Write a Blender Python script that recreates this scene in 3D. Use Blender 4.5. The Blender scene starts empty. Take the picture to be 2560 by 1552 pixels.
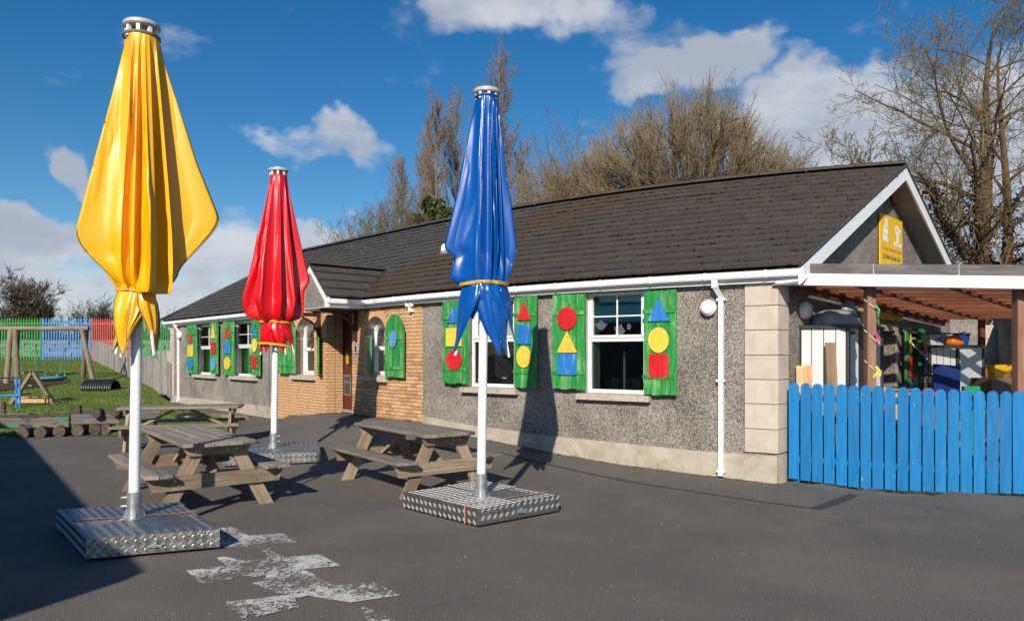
import bpy, bmesh, math, random
import numpy as np
from mathutils import Vector, Matrix
random.seed(7)
R = math.radians
SC = bpy.context.scene
COL = SC.collection
# ------------------------------------------------------------------ camera
F, HC, HY = 1850.0, 1.70, 885.0            # focal length in photo pixels, eye height, horizon row
cam = bpy.data.cameras.new('camera')
cam.sensor_fit = 'HORIZONTAL'; cam.sensor_width = 36.0
cam.lens = 36.0 * F / 2560.0
cam.shift_y = (HY - 776.0) / 2560.0
cam.clip_start = 0.05; cam.clip_end = 3000
camo = bpy.data.objects.new('camera', cam); COL.objects.link(camo)
camo.location = (0, 0, HC); camo.rotation_euler = (R(90), 0, 0)
SC.camera = camo
# ------------------------------------------------------------------ light
SUN_AZ, SUN_EL = R(9.8), R(29.6)          # the light travels to +Y, a little to +X
SUN_D = Vector((math.sin(SUN_AZ) * math.cos(SUN_EL), math.cos(SUN_AZ) * math.cos(SUN_EL), -math.sin(SUN_EL)))
sl = bpy.data.lights.new('sun', 'SUN'); sl.energy = 4.5; sl.angle = R(0.53); sl.color = (1.0, 0.92, 0.80)
so = bpy.data.objects.new('sun', sl); COL.objects.link(so)
so.rotation_euler = SUN_D.to_track_quat('-Z', 'Y').to_euler(); so.location = (-20, -40, 40)
SC.view_settings.view_transform = 'Standard'; SC.view_settings.look = 'None'
SC.view_settings.exposure = 0.33; SC.view_settings.gamma = 1.0
SC.view_settings.use_curve_mapping = False
SC.render.engine = 'CYCLES'
SC.cycles.max_bounces = 8; SC.cycles.transparent_max_bounces = 24
SC.cycles.use_adaptive_sampling = True; SC.cycles.use_denoising = True
# ------------------------------------------------------------------ pixel rays of the photograph
def un(px, py, z):
    Y = F * (z - HC) / (HY - py)
    return Vector(((px - 1280) / F * Y, Y, z))
def at(px, py, Y):
    return Vector(((px - 1280) / F * Y, Y, HC + (HY - py) / F * Y))
def zpy(py, Y): return HC + (HY - py) / F * Y
def direction(px, py): return Vector(((px - 1280) / F, 1, (HY - py) / F)).normalized()
# ------------------------------------------------------------------ sky
W = bpy.data.worlds.new('World'); SC.world = W; W.use_nodes = True
W.cycles.sampling_method = 'MANUAL'; W.cycles.sample_map_resolution = 512
nt = W.node_tree; nt.nodes.clear()
def wn(t, **k):
    n = nt.nodes.new(t)
    for a, b in k.items(): setattr(n, a, b)
    return n
def wl(a, b): nt.links.new(a, b)
sky = wn('ShaderNodeTexSky', sky_type='NISHITA', sun_disc=False)
sky.sun_elevation = SUN_EL; sky.sun_rotation = math.pi + SUN_AZ
sky.altitude = 60; sky.air_density = 1.0; sky.dust_density = 0.2; sky.ozone_density = 3.2
tc = wn('ShaderNodeTexCoord')
def wmath(op, a, b=None, clamp=False):
    n = wn('ShaderNodeMath', operation=op, use_clamp=clamp)
    for i, v in enumerate((a, b)):
        if v is None: continue
        if isinstance(v, (int, float)): n.inputs[i].default_value = v
        else: wl(v, n.inputs[i])
    return n.outputs[0]
def wmap(v, a, b, c, d, smooth=True):
    n = wn('ShaderNodeMapRange', interpolation_type='SMOOTHSTEP' if smooth else 'LINEAR')
    wl(v, n.inputs[0])
    for i, q in enumerate((a, b, c, d)): n.inputs[i + 1].default_value = q
    return n.outputs[0]
DIR = tc.outputs['Generated']
def wnoise(scale, detail, rough=0.55, off=(0, 0, 0), sc=(1, 1, 1)):
    m = wn('ShaderNodeMapping'); wl(DIR, m.inputs[0]); m.inputs['Location'].default_value = off; m.inputs['Scale'].default_value = sc
    n = wn('ShaderNodeTexNoise'); wl(m.outputs[0], n.inputs['Vector'])
    n.inputs['Scale'].default_value = scale; n.inputs['Detail'].default_value = detail; n.inputs['Roughness'].default_value = rough
    return n.outputs['Fac']
sep = wn('ShaderNodeSeparateXYZ'); wl(DIR, sep.inputs[0])
# billowing outline: the directions are pushed about before the banks are measured
wz = wn('ShaderNodeTexNoise'); wl(DIR, wz.inputs['Vector']); wz.inputs['Scale'].default_value = 7.0; wz.inputs['Detail'].default_value = 4; wz.inputs['Roughness'].default_value = 0.6
ws = wn('ShaderNodeVectorMath', operation='SUBTRACT'); wl(wz.outputs['Color'], ws.inputs[0]); ws.inputs[1].default_value = (0.5, 0.5, 0.5)
wk = wn('ShaderNodeVectorMath', operation='MULTIPLY_ADD'); wl(ws.outputs[0], wk.inputs[0]); wk.inputs[1].default_value = (0.20, 0.20, 0.14); wl(DIR, wk.inputs[2])
DIRW = wk.outputs[0]
big = wnoise(3.1, 3, 0.5, (4.2, 1.3, 0.4), (1, 1, 2.2))
fine = wnoise(8.0, 7, 0.6, (1.1, 0.2, 0.7), (1, 1, 1.9))
# banks of cumulus: photo pixel centre, half width, half height, weight
CLOUDS = [(1240, 20, 240, 85, 0.78), (1540, 60, 170, 70, 0.50), (1700, 165, 170, 62, 0.95), (2080, 270, 230, 110, 1.15), (2330, 370, 260, 160, 0.95), (2480, 560, 200, 110, 0.8), (1560, 400, 200, 110, 0.45),
          (188, 425, 55, 50, 0.85), (770, 375, 170, 55, 0.80), (70, 600, 190, 62, 1.05), (60, 690, 330, 90, 0.80), (360, 735, 330, 60, 0.75), (835, 580, 95, 48, 0.95),
          (590, 640, 150, 90, 0.75), (2230, 30, 90, 35, 0.30), (1060, 130, 150, 50, 0.30), (0, 830, 700, 50, 0.5), (1450, 300, 70, 40, 0.35)]
acc = wmath('MULTIPLY', wmath('SUBTRACT', big, 0.56), 2.2)
outside = wmap(sep.outputs[1], 0.55, 0.72, 1.0, 0.0)       # away from the view the sky keeps its own scattered cumulus
acc = wmath('MULTIPLY', acc, wmap(outside, 0, 1, 0.25, 1.0))
for (cx, cy, hw, hh, wgt) in CLOUDS:
    c = direction(cx, cy)
    right = Vector((c.y, -c.x, 0)).normalized(); up = right.cross(c)
    k = F / math.cos(math.atan2(abs(cx - 1280), F)) ** -1
    sx = F / hw; sy = F / hh
    def dotn(v, s):
        n = wn('ShaderNodeVectorMath', operation='DOT_PRODUCT'); wl(DIRW, n.inputs[0]); n.inputs[1].default_value = v * s
        return n.outputs['Value']
    a = dotn(right, sx); b = dotn(up, sy)
    d2 = wmath('ADD', wmath('POWER', wmath('ABSOLUTE', a), 2.0), wmath('POWER', wmath('ABSOLUTE', b), 2.0))
    front = wmap(sep.outputs[1], 0.2, 0.4, 0, 1)
    blob = wmath('MULTIPLY', wmath('MULTIPLY', wmap(d2, 0.0, 1.9, 1.0, 0.0), wgt), front)
    acc = wmath('MAXIMUM', acc, blob)
cov = wmath('ADD', acc, wmath('MULTIPLY', wmath('SUBTRACT', fine, 0.5), 1.9))
mask = wmap(cov, 0.22, 0.85, 0.0, 1.0)
mask = wmath('MULTIPLY', mask, 0.93)
# shade inside the cloud: thicker towards its lower side
shade_n = wnoise(5.0, 6, 0.6, (1.1, 0.2, 0.86), (1, 1, 1.9))
thick = wmap(wmath('ADD', wmath('MULTIPLY', shade_n, 0.9), wmath('MULTIPLY', cov, 0.12)), 0.36, 0.66, 0.0, 1.0)
cmix = wn('ShaderNodeMix', data_type='RGBA'); wl(thick, cmix.inputs[0])
cmix.inputs[6].default_value = (7.2, 7.45, 7.9, 1); cmix.inputs[7].default_value = (4.3, 4.8, 5.7, 1)
smix = wn('ShaderNodeMix', data_type='RGBA'); wl(mask, smix.inputs[0])
hs = wn('ShaderNodeHueSaturation'); hs.inputs['Saturation'].default_value = 1.36; hs.inputs['Value'].default_value = 1.0
wl(sky.outputs[0], hs.inputs['Color'])
wl(hs.outputs[0], smix.inputs[6]); wl(cmix.outputs[2], smix.inputs[7])
bg = wn('ShaderNodeBackground'); bg.inputs['Strength'].default_value = 0.077
wl(smix.outputs[2], bg.inputs['Color'])
wo = wn('ShaderNodeOutputWorld'); wl(bg.outputs[0], wo.inputs['Surface'])
# ------------------------------------------------------------------ materials
class Mat:
    def __init__(s, name, rough=0.6, spec=0.5, metal=0.0):
        s.m = bpy.data.materials.new(name); s.m.use_nodes = True; s.t = s.m.node_tree
        s.p = s.t.nodes['Principled BSDF']; s.out = s.t.nodes['Material Output']
        s.p.inputs['Roughness'].default_value = rough; s.p.inputs['Metallic'].default_value = metal
        s.p.inputs['Specular IOR Level'].default_value = spec
        s._c = None; s._r = None
    def n(s, t, **k):
        x = s.t.nodes.new(t)
        for a, b in k.items(): setattr(x, a, b)
        return x
    def l(s, a, b): s.t.links.new(a, b)
    def put(s, sock, v):
        if hasattr(v, 'is_output'): s.l(v, sock)
        elif isinstance(v, (tuple, list)) and len(v) == 3 and sock.type == 'RGBA': sock.default_value = (*v, 1)
        else: sock.default_value = v
    def coord(s, sc=(1, 1, 1), rnd=0.0, world=False):
        if s._c is None: s._c = s.n('ShaderNodeTexCoord')
        v = s._c.outputs['Object']
        if world: v = s.n('ShaderNodeNewGeometry').outputs['Position']
        mp = s.n('ShaderNodeMapping'); s.l(v, mp.inputs[0]); mp.inputs['Scale'].default_value = sc
        if rnd:
            k = s.n('ShaderNodeVectorMath', operation='SCALE'); k.inputs[0].default_value = (7.3, 3.1, 5.7)
            s.l(s.math('MULTIPLY', s.rand(), rnd), k.inputs['Scale']); s.l(k.outputs[0], mp.inputs['Location'])
        return mp.outputs[0]
    def rand(s):
        if s._r is None: s._r = s.n('ShaderNodeObjectInfo')
        return s._r.outputs['Random']
    def noise(s, vec, scale, detail=3, rough=0.55, dist=0.0, out='Fac'):
        x = s.n('ShaderNodeTexNoise'); s.l(vec, x.inputs['Vector'])
        x.inputs['Scale'].default_value = scale; x.inputs['Detail'].default_value = detail
        x.inputs['Roughness'].default_value = rough; x.inputs['Distortion'].default_value = dist
        return x.outputs[out]
    def voro(s, vec, scale, feature='F1', out='Distance', rnd=1.0):
        x = s.n('ShaderNodeTexVoronoi', feature=feature); s.l(vec, x.inputs['Vector'])
        x.inputs['Scale'].default_value = scale; x.inputs['Randomness'].default_value = rnd
        return x.outputs[out]
    def ramp(s, f, stops):
        x = s.n('ShaderNodeValToRGB'); s.l(f, x.inputs[0]); e = x.color_ramp.elements
        while len(e) < len(stops): e.new(0.5)
        for q, (p, c) in zip(e, stops):
            q.position = p; q.color = (*c, 1) if len(c) == 3 else c
        return x.outputs['Color']
    def rng(s, f, a, b, c=0.0, d=1.0):
        x = s.n('ShaderNodeMapRange', interpolation_type='SMOOTHSTEP'); s.put(x.inputs[0], f)
        for i, q in enumerate((a, b, c, d)): s.put(x.inputs[i + 1], q)
        return x.outputs[0]
    def math(s, op, a, b=0.0, clamp=False):
        x = s.n('ShaderNodeMath', operation=op, use_clamp=clamp); s.put(x.inputs[0], a); s.put(x.inputs[1], b)
        return x.outputs[0]
    def mix(s, f, a, b, mode='MIX'):
        x = s.n('ShaderNodeMix', data_type='RGBA', blend_type=mode); s.put(x.inputs[0], f); s.put(x.inputs[6], a); s.put(x.inputs[7], b)
        return x.outputs[2]
    def bump(s, h, strength=0.3, dist=0.01, chain=None):
        x = s.n('ShaderNodeBump'); s.l(h, x.inputs['Height']); x.inputs['Strength'].default_value = strength; x.inputs['Distance'].default_value = dist
        if chain is not None: s.l(chain, x.inputs['Normal'])
        s.l(x.outputs[0], s.p.inputs['Normal']); return x.outputs[0]
    def col(s, c): s.put(s.p.inputs['Base Color'], c)
    def rough(s, c): s.put(s.p.inputs['Roughness'], c)

MT = {}
def simple(name, c, rough=0.5, spec=0.5, metal=0.0, var=0.12, scale=6.0, bump=0.0, rnd=0.0, dirt=None):
    """paint, plastic or metal with slight unevenness, and dirt patches of its own shape"""
    m = Mat(name, rough, spec, metal); v = m.coord(rnd=9.0 if rnd else 0.0)
    f = m.noise(v, scale, 5, 0.6)
    lo = tuple(x * (1 - var) for x in c); hi = tuple(min(1, x * (1 + var)) for x in c)
    cc = m.ramp(f, [(0.3, lo), (0.7, hi)])
    if rnd:
        b = m.rng(m.rand(), 0, 1, 1 - rnd, 1 + rnd)
        h = m.n('ShaderNodeHueSaturation'); m.put(h.inputs['Color'], cc); m.put(h.inputs['Value'], b); cc = h.outputs[0]
    if dirt:
        dcol, amt, dsc = dirt
        g = m.noise(v, dsc, 8, 0.7)
        cc = m.mix(m.rng(g, 0.62 - amt * 0.3, 0.75 - amt * 0.3, 0, min(1, 0.5 + amt)), cc, dcol)
    m.col(cc)
    m.rough(m.rng(f, 0.3, 0.7, rough * 0.85, min(1, rough * 1.15)))
    if bump: m.bump(m.noise(v, scale * 6, 4), bump, 0.01)
    MT[name] = m.m; return m
def wood(name, lo, mid, hi, rough=0.75, grain=26, green=0.0, axis=0, rnd=0.22, crack=0.5):
    m = Mat(name, rough, 0.3)
    sc = [1.0, 1.0, 1.0]
    for i in range(3): sc[i] = 1.3 if i == axis else grain
    v = m.coord(tuple(sc), rnd=11.0)
    f = m.noise(v, 1.0, 6, 0.65, 0.6); f2 = m.noise(m.coord((1, 1, 1), rnd=5.0), 4.0, 4)
    c = m.ramp(f, [(0.28, lo), (0.5, mid), (0.72, hi)])
    c = m.mix(m.rng(f2, 0.45, 0.75, 0, 0.45), c, tuple(x * 0.62 for x in mid))
    g = m.noise(m.coord(tuple(q * (0.9 if i == axis else 2.4) for i, q in enumerate(sc)), rnd=3.0), 1.0, 3, 0.5)
    c = m.mix(m.rng(g, 0.63, 0.72, 0, crack), c, tuple(x * 0.28 for x in lo))
    if green:
        c = m.mix(m.rng(m.noise(m.coord((1, 1, 1), rnd=2.0), 9, 5), 0.5, 0.72, 0, green), c, (0.16, 0.15, 0.03))
    h = m.n('ShaderNodeHueSaturation'); m.put(h.inputs['Color'], c); m.put(h.inputs['Value'], m.rng(m.rand(), 0, 1, 1 - rnd, 1 + rnd))
    m.col(h.outputs[0]); m.bump(m.math('SUBTRACT', f, m.math('MULTIPLY', m.rng(g, 0.6, 0.72), 0.6)), 0.5, 0.006)
    MT[name] = m.m; return m
def paint_wood(name, c, worn, wear=0.5, under=(0.22, 0.17, 0.12), spots=0.0, pale=None):
    m = Mat(name, 0.5, 0.4)
    v = m.coord((9, 9, 1.3), rnd=9.0); f = m.noise(v, 1.0, 6, 0.7); big = m.noise(m.coord(rnd=4.0), 2.3, 4)
    fine = m.noise(m.coord((45, 45, 3.0), rnd=6.0), 1.0, 3)
    pale = pale or tuple(min(1, x * 1.25 + 0.03) for x in c)
    cc = m.ramp(fine, [(0.3, tuple(x * 0.82 for x in c)), (0.7, pale)])
    cc = m.mix(m.rng(m.math('ADD', f, m.math('MULTIPLY', big, 0.35)), 0.78 - wear * 0.2, 0.93 - wear * 0.2, 0, 0.75), cc, worn)
    s = m.noise(m.coord((22, 22, 6), rnd=8.0), 1.0, 5, 0.7)
    if spots: cc = m.mix(m.rng(s, 0.70 - spots * 0.1, 0.735 - spots * 0.1), cc, under)
    h = m.n('ShaderNodeHueSaturation'); m.put(h.inputs['Color'], cc); m.put(h.inputs['Value'], m.rng(m.rand(), 0, 1, 0.90, 1.08)); m.col(h.outputs[0]); m.bump(m.math('ADD', fine, s), 0.32, 0.005); m.rough(m.rng(f, 0.3, 0.7, 0.4, 0.65))
    MT[name] = m.m; return m

# --- tarmac
m = Mat('tarmac', 0.9, 0.25); v = m.coord()
sp = m.noise(v, 85, 4, 0.8); md = m.noise(v, 34, 6, 0.7); bg_ = m.noise(v, 0.55, 6, 0.62, 0.7); pt = m.noise(v, 1.7, 5, 0.6, 0.4)
c = m.ramp(bg_, [(0.30, (0.094, 0.085, 0.077)), (0.52, (0.120, 0.108, 0.096)), (0.75, (0.152, 0.135, 0.117))])
c = m.mix(m.rng(pt, 0.50, 0.72, 0, 0.5), c, (0.158, 0.138, 0.115))
c = m.mix(m.rng(m.noise(v, 0.9, 7, 0.7, 1.2), 0.60, 0.70, 0, 0.45), c, (0.095, 0.087, 0.081))
c = m.mix(m.rng(sp, 0.52, 0.66, 0, 0.75), c, (0.30, 0.275, 0.245)); c = m.mix(m.rng(sp, 0.48, 0.34, 0, 0.7), c, (0.042, 0.040, 0.037))
c = m.mix(m.rng(md, 0.58, 0.75, 0, 0.3), c, (0.085, 0.078, 0.072))
crk = m.voro(m.coord((0.33, 0.33, 0.33)), 1.0, 'DISTANCE_TO_EDGE'); wob = m.noise(v, 3.0, 5)
crack = m.math('MULTIPLY', m.rng(m.math('ADD', crk, m.math('MULTIPLY', m.math('SUBTRACT', wob, 0.5), 0.05)), 0.0, 0.006, 1, 0), m.rng(m.noise(v, 0.35, 3), 0.5, 0.6))
c = m.mix(m.math('MULTIPLY', crack, 0.3), c, (0.025, 0.024, 0.022))
lv = m.voro(v, 3.1); c = m.mix(m.math('MULTIPLY', m.rng(lv, 0.028, 0.016), 0.7), c, (0.42, 0.38, 0.33))
m.col(c); m.bump(m.math('ADD', m.math('MULTIPLY', sp, 0.7), md), 0.55, 0.006); MT['tarmac'] = m.m
simple('tarmac_patch', (0.052, 0.052, 0.055), 0.85, 0.3, var=0.3, scale=60, bump=0.4)
simple('soil', (0.075, 0.052, 0.036), 0.95, 0.1, var=0.4, scale=14, bump=0.6)
# --- worn white road paint: chipped away to nothing in places
m = Mat('worn_paint', 0.7, 0.3); v = m.coord()
a = m.noise(v, 26, 8, 0.72, 0.6); b = m.noise(v, 2.2, 3); g = m.noise(v, 90, 4, 0.7)
k = m.rng(m.math('ADD', m.math('ADD', m.math('MULTIPLY', a, 0.9), m.math('MULTIPLY', g, 0.35)), m.math('MULTIPLY', b, 0.55)), 0.872, 0.96)
m.col(m.mix(m.rng(g, 0.4, 0.7), (0.50, 0.48, 0.46), (0.68, 0.66, 0.64)))
tr = m.n('ShaderNodeBsdfTransparent'); mx = m.n('ShaderNodeMixShader'); m.l(k, mx.inputs[0]); m.l(tr.outputs[0], mx.inputs[1]); m.l(m.p.outputs[0], mx.inputs[2]); m.l(mx.outputs[0], m.out.inputs[0])
MT['worn_paint'] = m.m
# --- grass
m = Mat('lawn', 0.9, 0.2); v = m.coord()
a = m.noise(v, 0.5, 5); b = m.noise(v, 26, 4, 0.7)
c = m.ramp(b, [(0.3, (0.060, 0.098, 0.017)), (0.7, (0.135, 0.180, 0.034))]); c = m.mix(m.rng(a, 0.45, 0.75, 0, 0.5), c, (0.115, 0.115, 0.045))
m.col(c); m.bump(b, 0.8, 0.04); MT['lawn'] = m.m
m = Mat('grass_blade', 0.6, 0.3); v = m.coord(); a = m.noise(v, 0.7, 4); b = m.noise(v, 40, 2)
c = m.ramp(b, [(0.3, (0.075, 0.130, 0.018)), (0.7, (0.180, 0.245, 0.042))]); c = m.mix(m.rng(a, 0.5, 0.72, 0, 0.45), c, (0.12, 0.12, 0.04)); m.col(c); MT['grass_blade'] = m.m
simple('field', (0.07, 0.075, 0.035), 0.95, 0.1, var=0.4, scale=0.6)
# --- masonry
m = Mat('pebbledash', 0.9, 0.25); v = m.coord()
a = m.voro(v, 105, 'F1', 'Color'); sx = m.n('ShaderNodeSeparateColor'); m.l(a, sx.inputs[0])
fn = m.noise(v, 95, 4, 0.75); big = m.noise(v, 1.1, 6, 0.65)
val = m.math('ADD', m.math('MULTIPLY', sx.outputs[0], 0.62), m.math('MULTIPLY', fn, 0.38))
val = m.math('ADD', val, m.math('MULTIPLY', m.math('SUBTRACT', big, 0.5), 0.70))
c = m.ramp(val, [(0.15, (0.036, 0.033, 0.031)), (0.34, (0.120, 0.107, 0.096)), (0.54, (0.295, 0.262, 0.228)), (0.82, (0.53, 0.48, 0.42))])
c = m.mix(m.rng(m.noise(v, 2.4, 4), 0.64, 0.76, 0, 0.30), c, (0.42, 0.24, 0.21))
st_ = m.noise(m.coord((5, 5, 0.5)), 1.0, 4, 0.6); c = m.mix(m.rng(st_, 0.58, 0.74, 0, 0.25), c, (0.075, 0.068, 0.060))
m.col(c); m.bump(m.math('ADD', sx.outputs[0], fn), 0.85, 0.012); MT['pebbledash'] = m.m
m = Mat('plinth', 0.9, 0.25); v = m.coord(); a = m.noise(v, 5, 6, 0.6); b = m.noise(v, 1.4, 6, 0.7)
c = m.ramp(a, [(0.3, (0.37, 0.315, 0.25)), (0.7, (0.50, 0.44, 0.36))]); c = m.mix(m.rng(b, 0.5, 0.68, 0, 0.6), c, (0.27, 0.23, 0.15))
c = m.mix(m.rng(m.noise(v, 2.1, 5, 0.7), 0.56, 0.70, 0, 0.55), c, (0.20, 0.185, 0.09))
m.col(c); m.bump(m.noise(v, 60, 5), 0.35, 0.01); MT['plinth'] = m.m
m = Mat('quoin', 0.88, 0.25); v = m.coord(rnd=6.0); a = m.noise(v, 4, 6, 0.6); st = m.noise(m.coord((7, 7, 1.0), rnd=4.0), 1.0, 5)
c = m.ramp(a, [(0.3, (0.46, 0.39, 0.325)), (0.7, (0.57, 0.495, 0.42))]); c = m.mix(m.rng(st, 0.52, 0.72, 0, 0.4), c, (0.32, 0.27, 0.21))
c = m.mix(m.rng(m.noise(v, 2.6, 3), 0.62, 0.76, 0, 0.35), c, (0.52, 0.25, 0.20))
h = m.n('ShaderNodeHueSaturation'); m.put(h.inputs['Color'], c); m.put(h.inputs['Value'], m.rng(m.rand(), 0, 1, 0.93, 1.06)); m.col(h.outputs[0])
m.bump(m.noise(v, 70, 5), 0.25, 0.006); MT['quoin'] = m.m
simple('sill_concrete', (0.46, 0.41, 0.345), 0.9, 0.2, var=0.16, scale=7, bump=0.3, dirt=((0.15, 0.12, 0.09), 0.25, 9))
simple('mortar', (0.20, 0.165, 0.135), 0.95, 0.1, var=0.2, scale=20, bump=0.3)
m = Mat('brick', 0.85, 0.25); v = m.coord((1, 1, 1), rnd=20.0); f = m.noise(v, 16, 5, 0.65); sm = m.noise(v, 5.0, 3)
c = m.ramp(f, [(0.25, (0.48, 0.265, 0.13)), (0.55, (0.62, 0.37, 0.195)), (0.8, (0.72, 0.475, 0.285))])
c = m.mix(m.rng(sm, 0.52, 0.72, 0, 0.45), c, (0.42, 0.215, 0.11))
h = m.n('ShaderNodeHueSaturation'); m.put(h.inputs['Color'], c); m.put(h.inputs['Value'], m.rng(m.rand(), 0, 1, 0.74, 1.1)); m.put(h.inputs['Hue'], m.rng(m.rand(), 0, 1, 0.493, 0.505)); m.col(h.outputs[0])
m.bump(m.noise(v, 80, 4), 0.35, 0.005); MT['brick'] = m.m
m = Mat('tile', 0.75, 0.4); v = m.coord((1, 1, 1), rnd=30.0); f = m.noise(v, 7, 6, 0.65); st = m.noise(m.coord((26, 3, 3), rnd=7.0), 1.0, 4)
c = m.ramp(f, [(0.28, (0.036, 0.034, 0.033)), (0.72, (0.072, 0.067, 0.064))]); c = m.mix(m.rng(st, 0.5, 0.75, 0, 0.4), c, (0.098, 0.092, 0.086))
li = m.voro(v, 9.0); c = m.mix(m.math('MULTIPLY', m.rng(li, 0.15, 0.10), m.rng(m.noise(v, 3.0, 2), 0.50, 0.56)), c, (0.50, 0.48, 0.44))
mo = m.noise(v, 10, 6, 0.7); sy = m.n('ShaderNodeSeparateXYZ'); m.l(m._c.outputs['Object'], sy.inputs[0])
c = m.mix(m.rng(m.math('SUBTRACT', mo, m.math('MULTIPLY', sy.outputs[1], 1.0)), 0.66, 0.85, 0, 0.8), c, (0.062, 0.042, 0.024))
h = m.n('ShaderNodeHueSaturation'); m.put(h.inputs['Color'], c); m.put(h.inputs['Value'], m.rng(m.rand(), 0, 1, 0.90, 1.10)); m.col(h.outputs[0])
m.bump(f, 0.4, 0.01); MT['tile'] = m.m
simple('roof_moss', (0.052, 0.036, 0.020), 1.0, 0.05, var=0.5, scale=30, bump=0.5)
simple('lead', (0.055, 0.053, 0.053), 0.6, 0.4, var=0.3, scale=5)
simple('weed', (0.10, 0.13, 0.03), 0.8, 0.2, var=0.5, scale=25)
# --- joinery, plastics, metals
simple('white_upvc', (0.78, 0.78, 0.78), 0.35, 0.5, var=0.05, scale=3, dirt=((0.50, 0.49, 0.45), 0.12, 5))
simple('white_gutter', (0.80, 0.80, 0.81), 0.3, 0.5, var=0.05, scale=2, dirt=((0.46, 0.46, 0.42), 0.18, 3))
simple('pole_white', (0.80, 0.80, 0.80), 0.3, 0.5, var=0.04, scale=4, dirt=((0.55, 0.54, 0.5), 0.08, 6))
simple('lamp_white', (0.82, 0.82, 0.80), 0.35, 0.5, var=0.03)
simple('cap_white', (0.46, 0.45, 0.44), 0.4, 0.5, var=0.1, dirt=((0.35, 0.33, 0.3), 0.2, 8))
simple('dark_plastic', (0.022, 0.024, 0.030), 0.45, 0.5, var=0.2)
simple('black_plastic', (0.018, 0.019, 0.021), 0.38, 0.5, var=0.2)
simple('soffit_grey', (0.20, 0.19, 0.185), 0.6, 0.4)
simple('grey_plastic', (0.30, 0.31, 0.33), 0.45, 0.5)
simple('galvanised', (0.42, 0.44, 0.46), 0.42, 0.5, 0.75, var=0.2, scale=14)
simple('steel_bolt', (0.55, 0.55, 0.56), 0.35, 0.5, 0.9, var=0.1)
m = Mat('tread_plate', 0.34, 0.5, 0.92); v = m.coord(); a = m.noise(v, 5, 6, 0.65)
m.col(m.ramp(a, [(0.3, (0.28, 0.275, 0.27)), (0.7, (0.42, 0.41, 0.40))])); m.rough(m.rng(m.noise(v, 9, 5), 0.3, 0.7, 0.32, 0.52)); m.bump(m.noise(v, 150, 3), 0.08, 0.003); MT['tread_plate'] = m.m
m = Mat('tread_bar', 0.36, 0.5, 0.95); m.col((0.50, 0.49, 0.475)); MT['tread_bar'] = m.m
simple('brown_door', (0.085, 0.018, 0.013), 0.35, 0.5, var=0.15, scale=4)
simple('brown_timber', (0.060, 0.017, 0.012), 0.45, 0.5, var=0.25, scale=8)
simple('brown_board', (0.24, 0.075, 0.022), 0.6, 0.4, var=0.3, scale=5)
m = Mat('glass', 0.03, 0.5); g = m.n('ShaderNodeBsdfGlossy'); g.inputs['Roughness'].default_value = 0.02; g.inputs['Color'].default_value = (0.9, 0.92, 0.95, 1)
tr = m.n('ShaderNodeBsdfTransparent'); tr.inputs['Color'].default_value = (0.80, 0.84, 0.84, 1)
fr = m.n('ShaderNodeFresnel'); fr.inputs['IOR'].default_value = 1.6
mx = m.n('ShaderNodeMixShader'); m.l(m.math('ADD', m.math('MULTIPLY', fr.outputs[0], 1.0), 0.02, True), mx.inputs[0]); m.l(tr.outputs[0], mx.inputs[1]); m.l(g.outputs[0], mx.inputs[2]); m.l(mx.outputs[0], m.out.inputs[0]); MT['glass'] = m.m
m = Mat('clear_sheet', 0.1, 0.5); g = m.n('ShaderNodeBsdfGlossy'); g.inputs['Roughness'].default_value = 0.15
tr = m.n('ShaderNodeBsdfTransparent'); tr.inputs['Color'].default_value = (0.72, 0.73, 0.72, 1)
mx = m.n('ShaderNodeMixShader'); mx.inputs[0].default_value = 0.06; m.l(tr.outputs[0], mx.inputs[1]); m.l(g.outputs[0], mx.inputs[2]); m.l(mx.outputs[0], m.out.inputs[0]); MT['clear_sheet'] = m.m
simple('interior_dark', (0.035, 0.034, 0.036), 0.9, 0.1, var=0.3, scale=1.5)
simple('interior_pale', (0.30, 0.34, 0.37), 0.9, 0.1, var=0.1)
simple('blind_teal', (0.045, 0.26, 0.34), 0.8, 0.1, var=0.08)
simple('blind_yellow', (0.50, 0.36, 0.12), 0.8, 0.1, var=0.08)
simple('blind_red', (0.32, 0.09, 0.09), 0.8, 0.1, var=0.08)
simple('paper_white', (0.72, 0.74, 0.75), 0.7, 0.2, var=0.06)
# --- paints
paint_wood('green_paint', (0.008, 0.225, 0.035), (0.22, 0.44, 0.17), 0.62, (0.28, 0.36, 0.22), 0.35)
paint_wood('shape_red', (0.60, 0.010, 0.016), (0.62, 0.15, 0.13), 0.3, spots=0.0, pale=(0.66, 0.02, 0.03))
paint_wood('shape_yellow', (0.80, 0.56, 0.050), (0.80, 0.65, 0.20), 0.3, pale=(0.86, 0.62, 0.09))
paint_wood('shape_blue', (0.012, 0.17, 0.52), (0.22, 0.42, 0.65), 0.45, pale=(0.03, 0.21, 0.56))
paint_wood('shape_pale_blue', (0.09, 0.29, 0.62), (0.28, 0.48, 0.72), 0.45, pale=(0.12, 0.33, 0.66))
paint_wood('fence_blue', (0.000, 0.155, 0.41), (0.008, 0.190, 0.45), 0.3, (0.42, 0.34, 0.26), 0.28, pale=(0.0, 0.185, 0.47))
simple('pal_green', (0.035, 0.34, 0.075), 0.4, 0.5, var=0.15, rnd=0.06)
simple('pal_blue', (0.075, 0.30, 0.68), 0.4, 0.5, var=0.15, rnd=0.06)
simple('pal_red', (0.60, 0.105, 0.075), 0.4, 0.5, var=0.15, rnd=0.06)
simple('play_blue', (0.01, 0.22, 0.60), 0.4, 0.5)
simple('rope_teal', (0.05, 0.20, 0.24), 0.7, 0.3)
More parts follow.
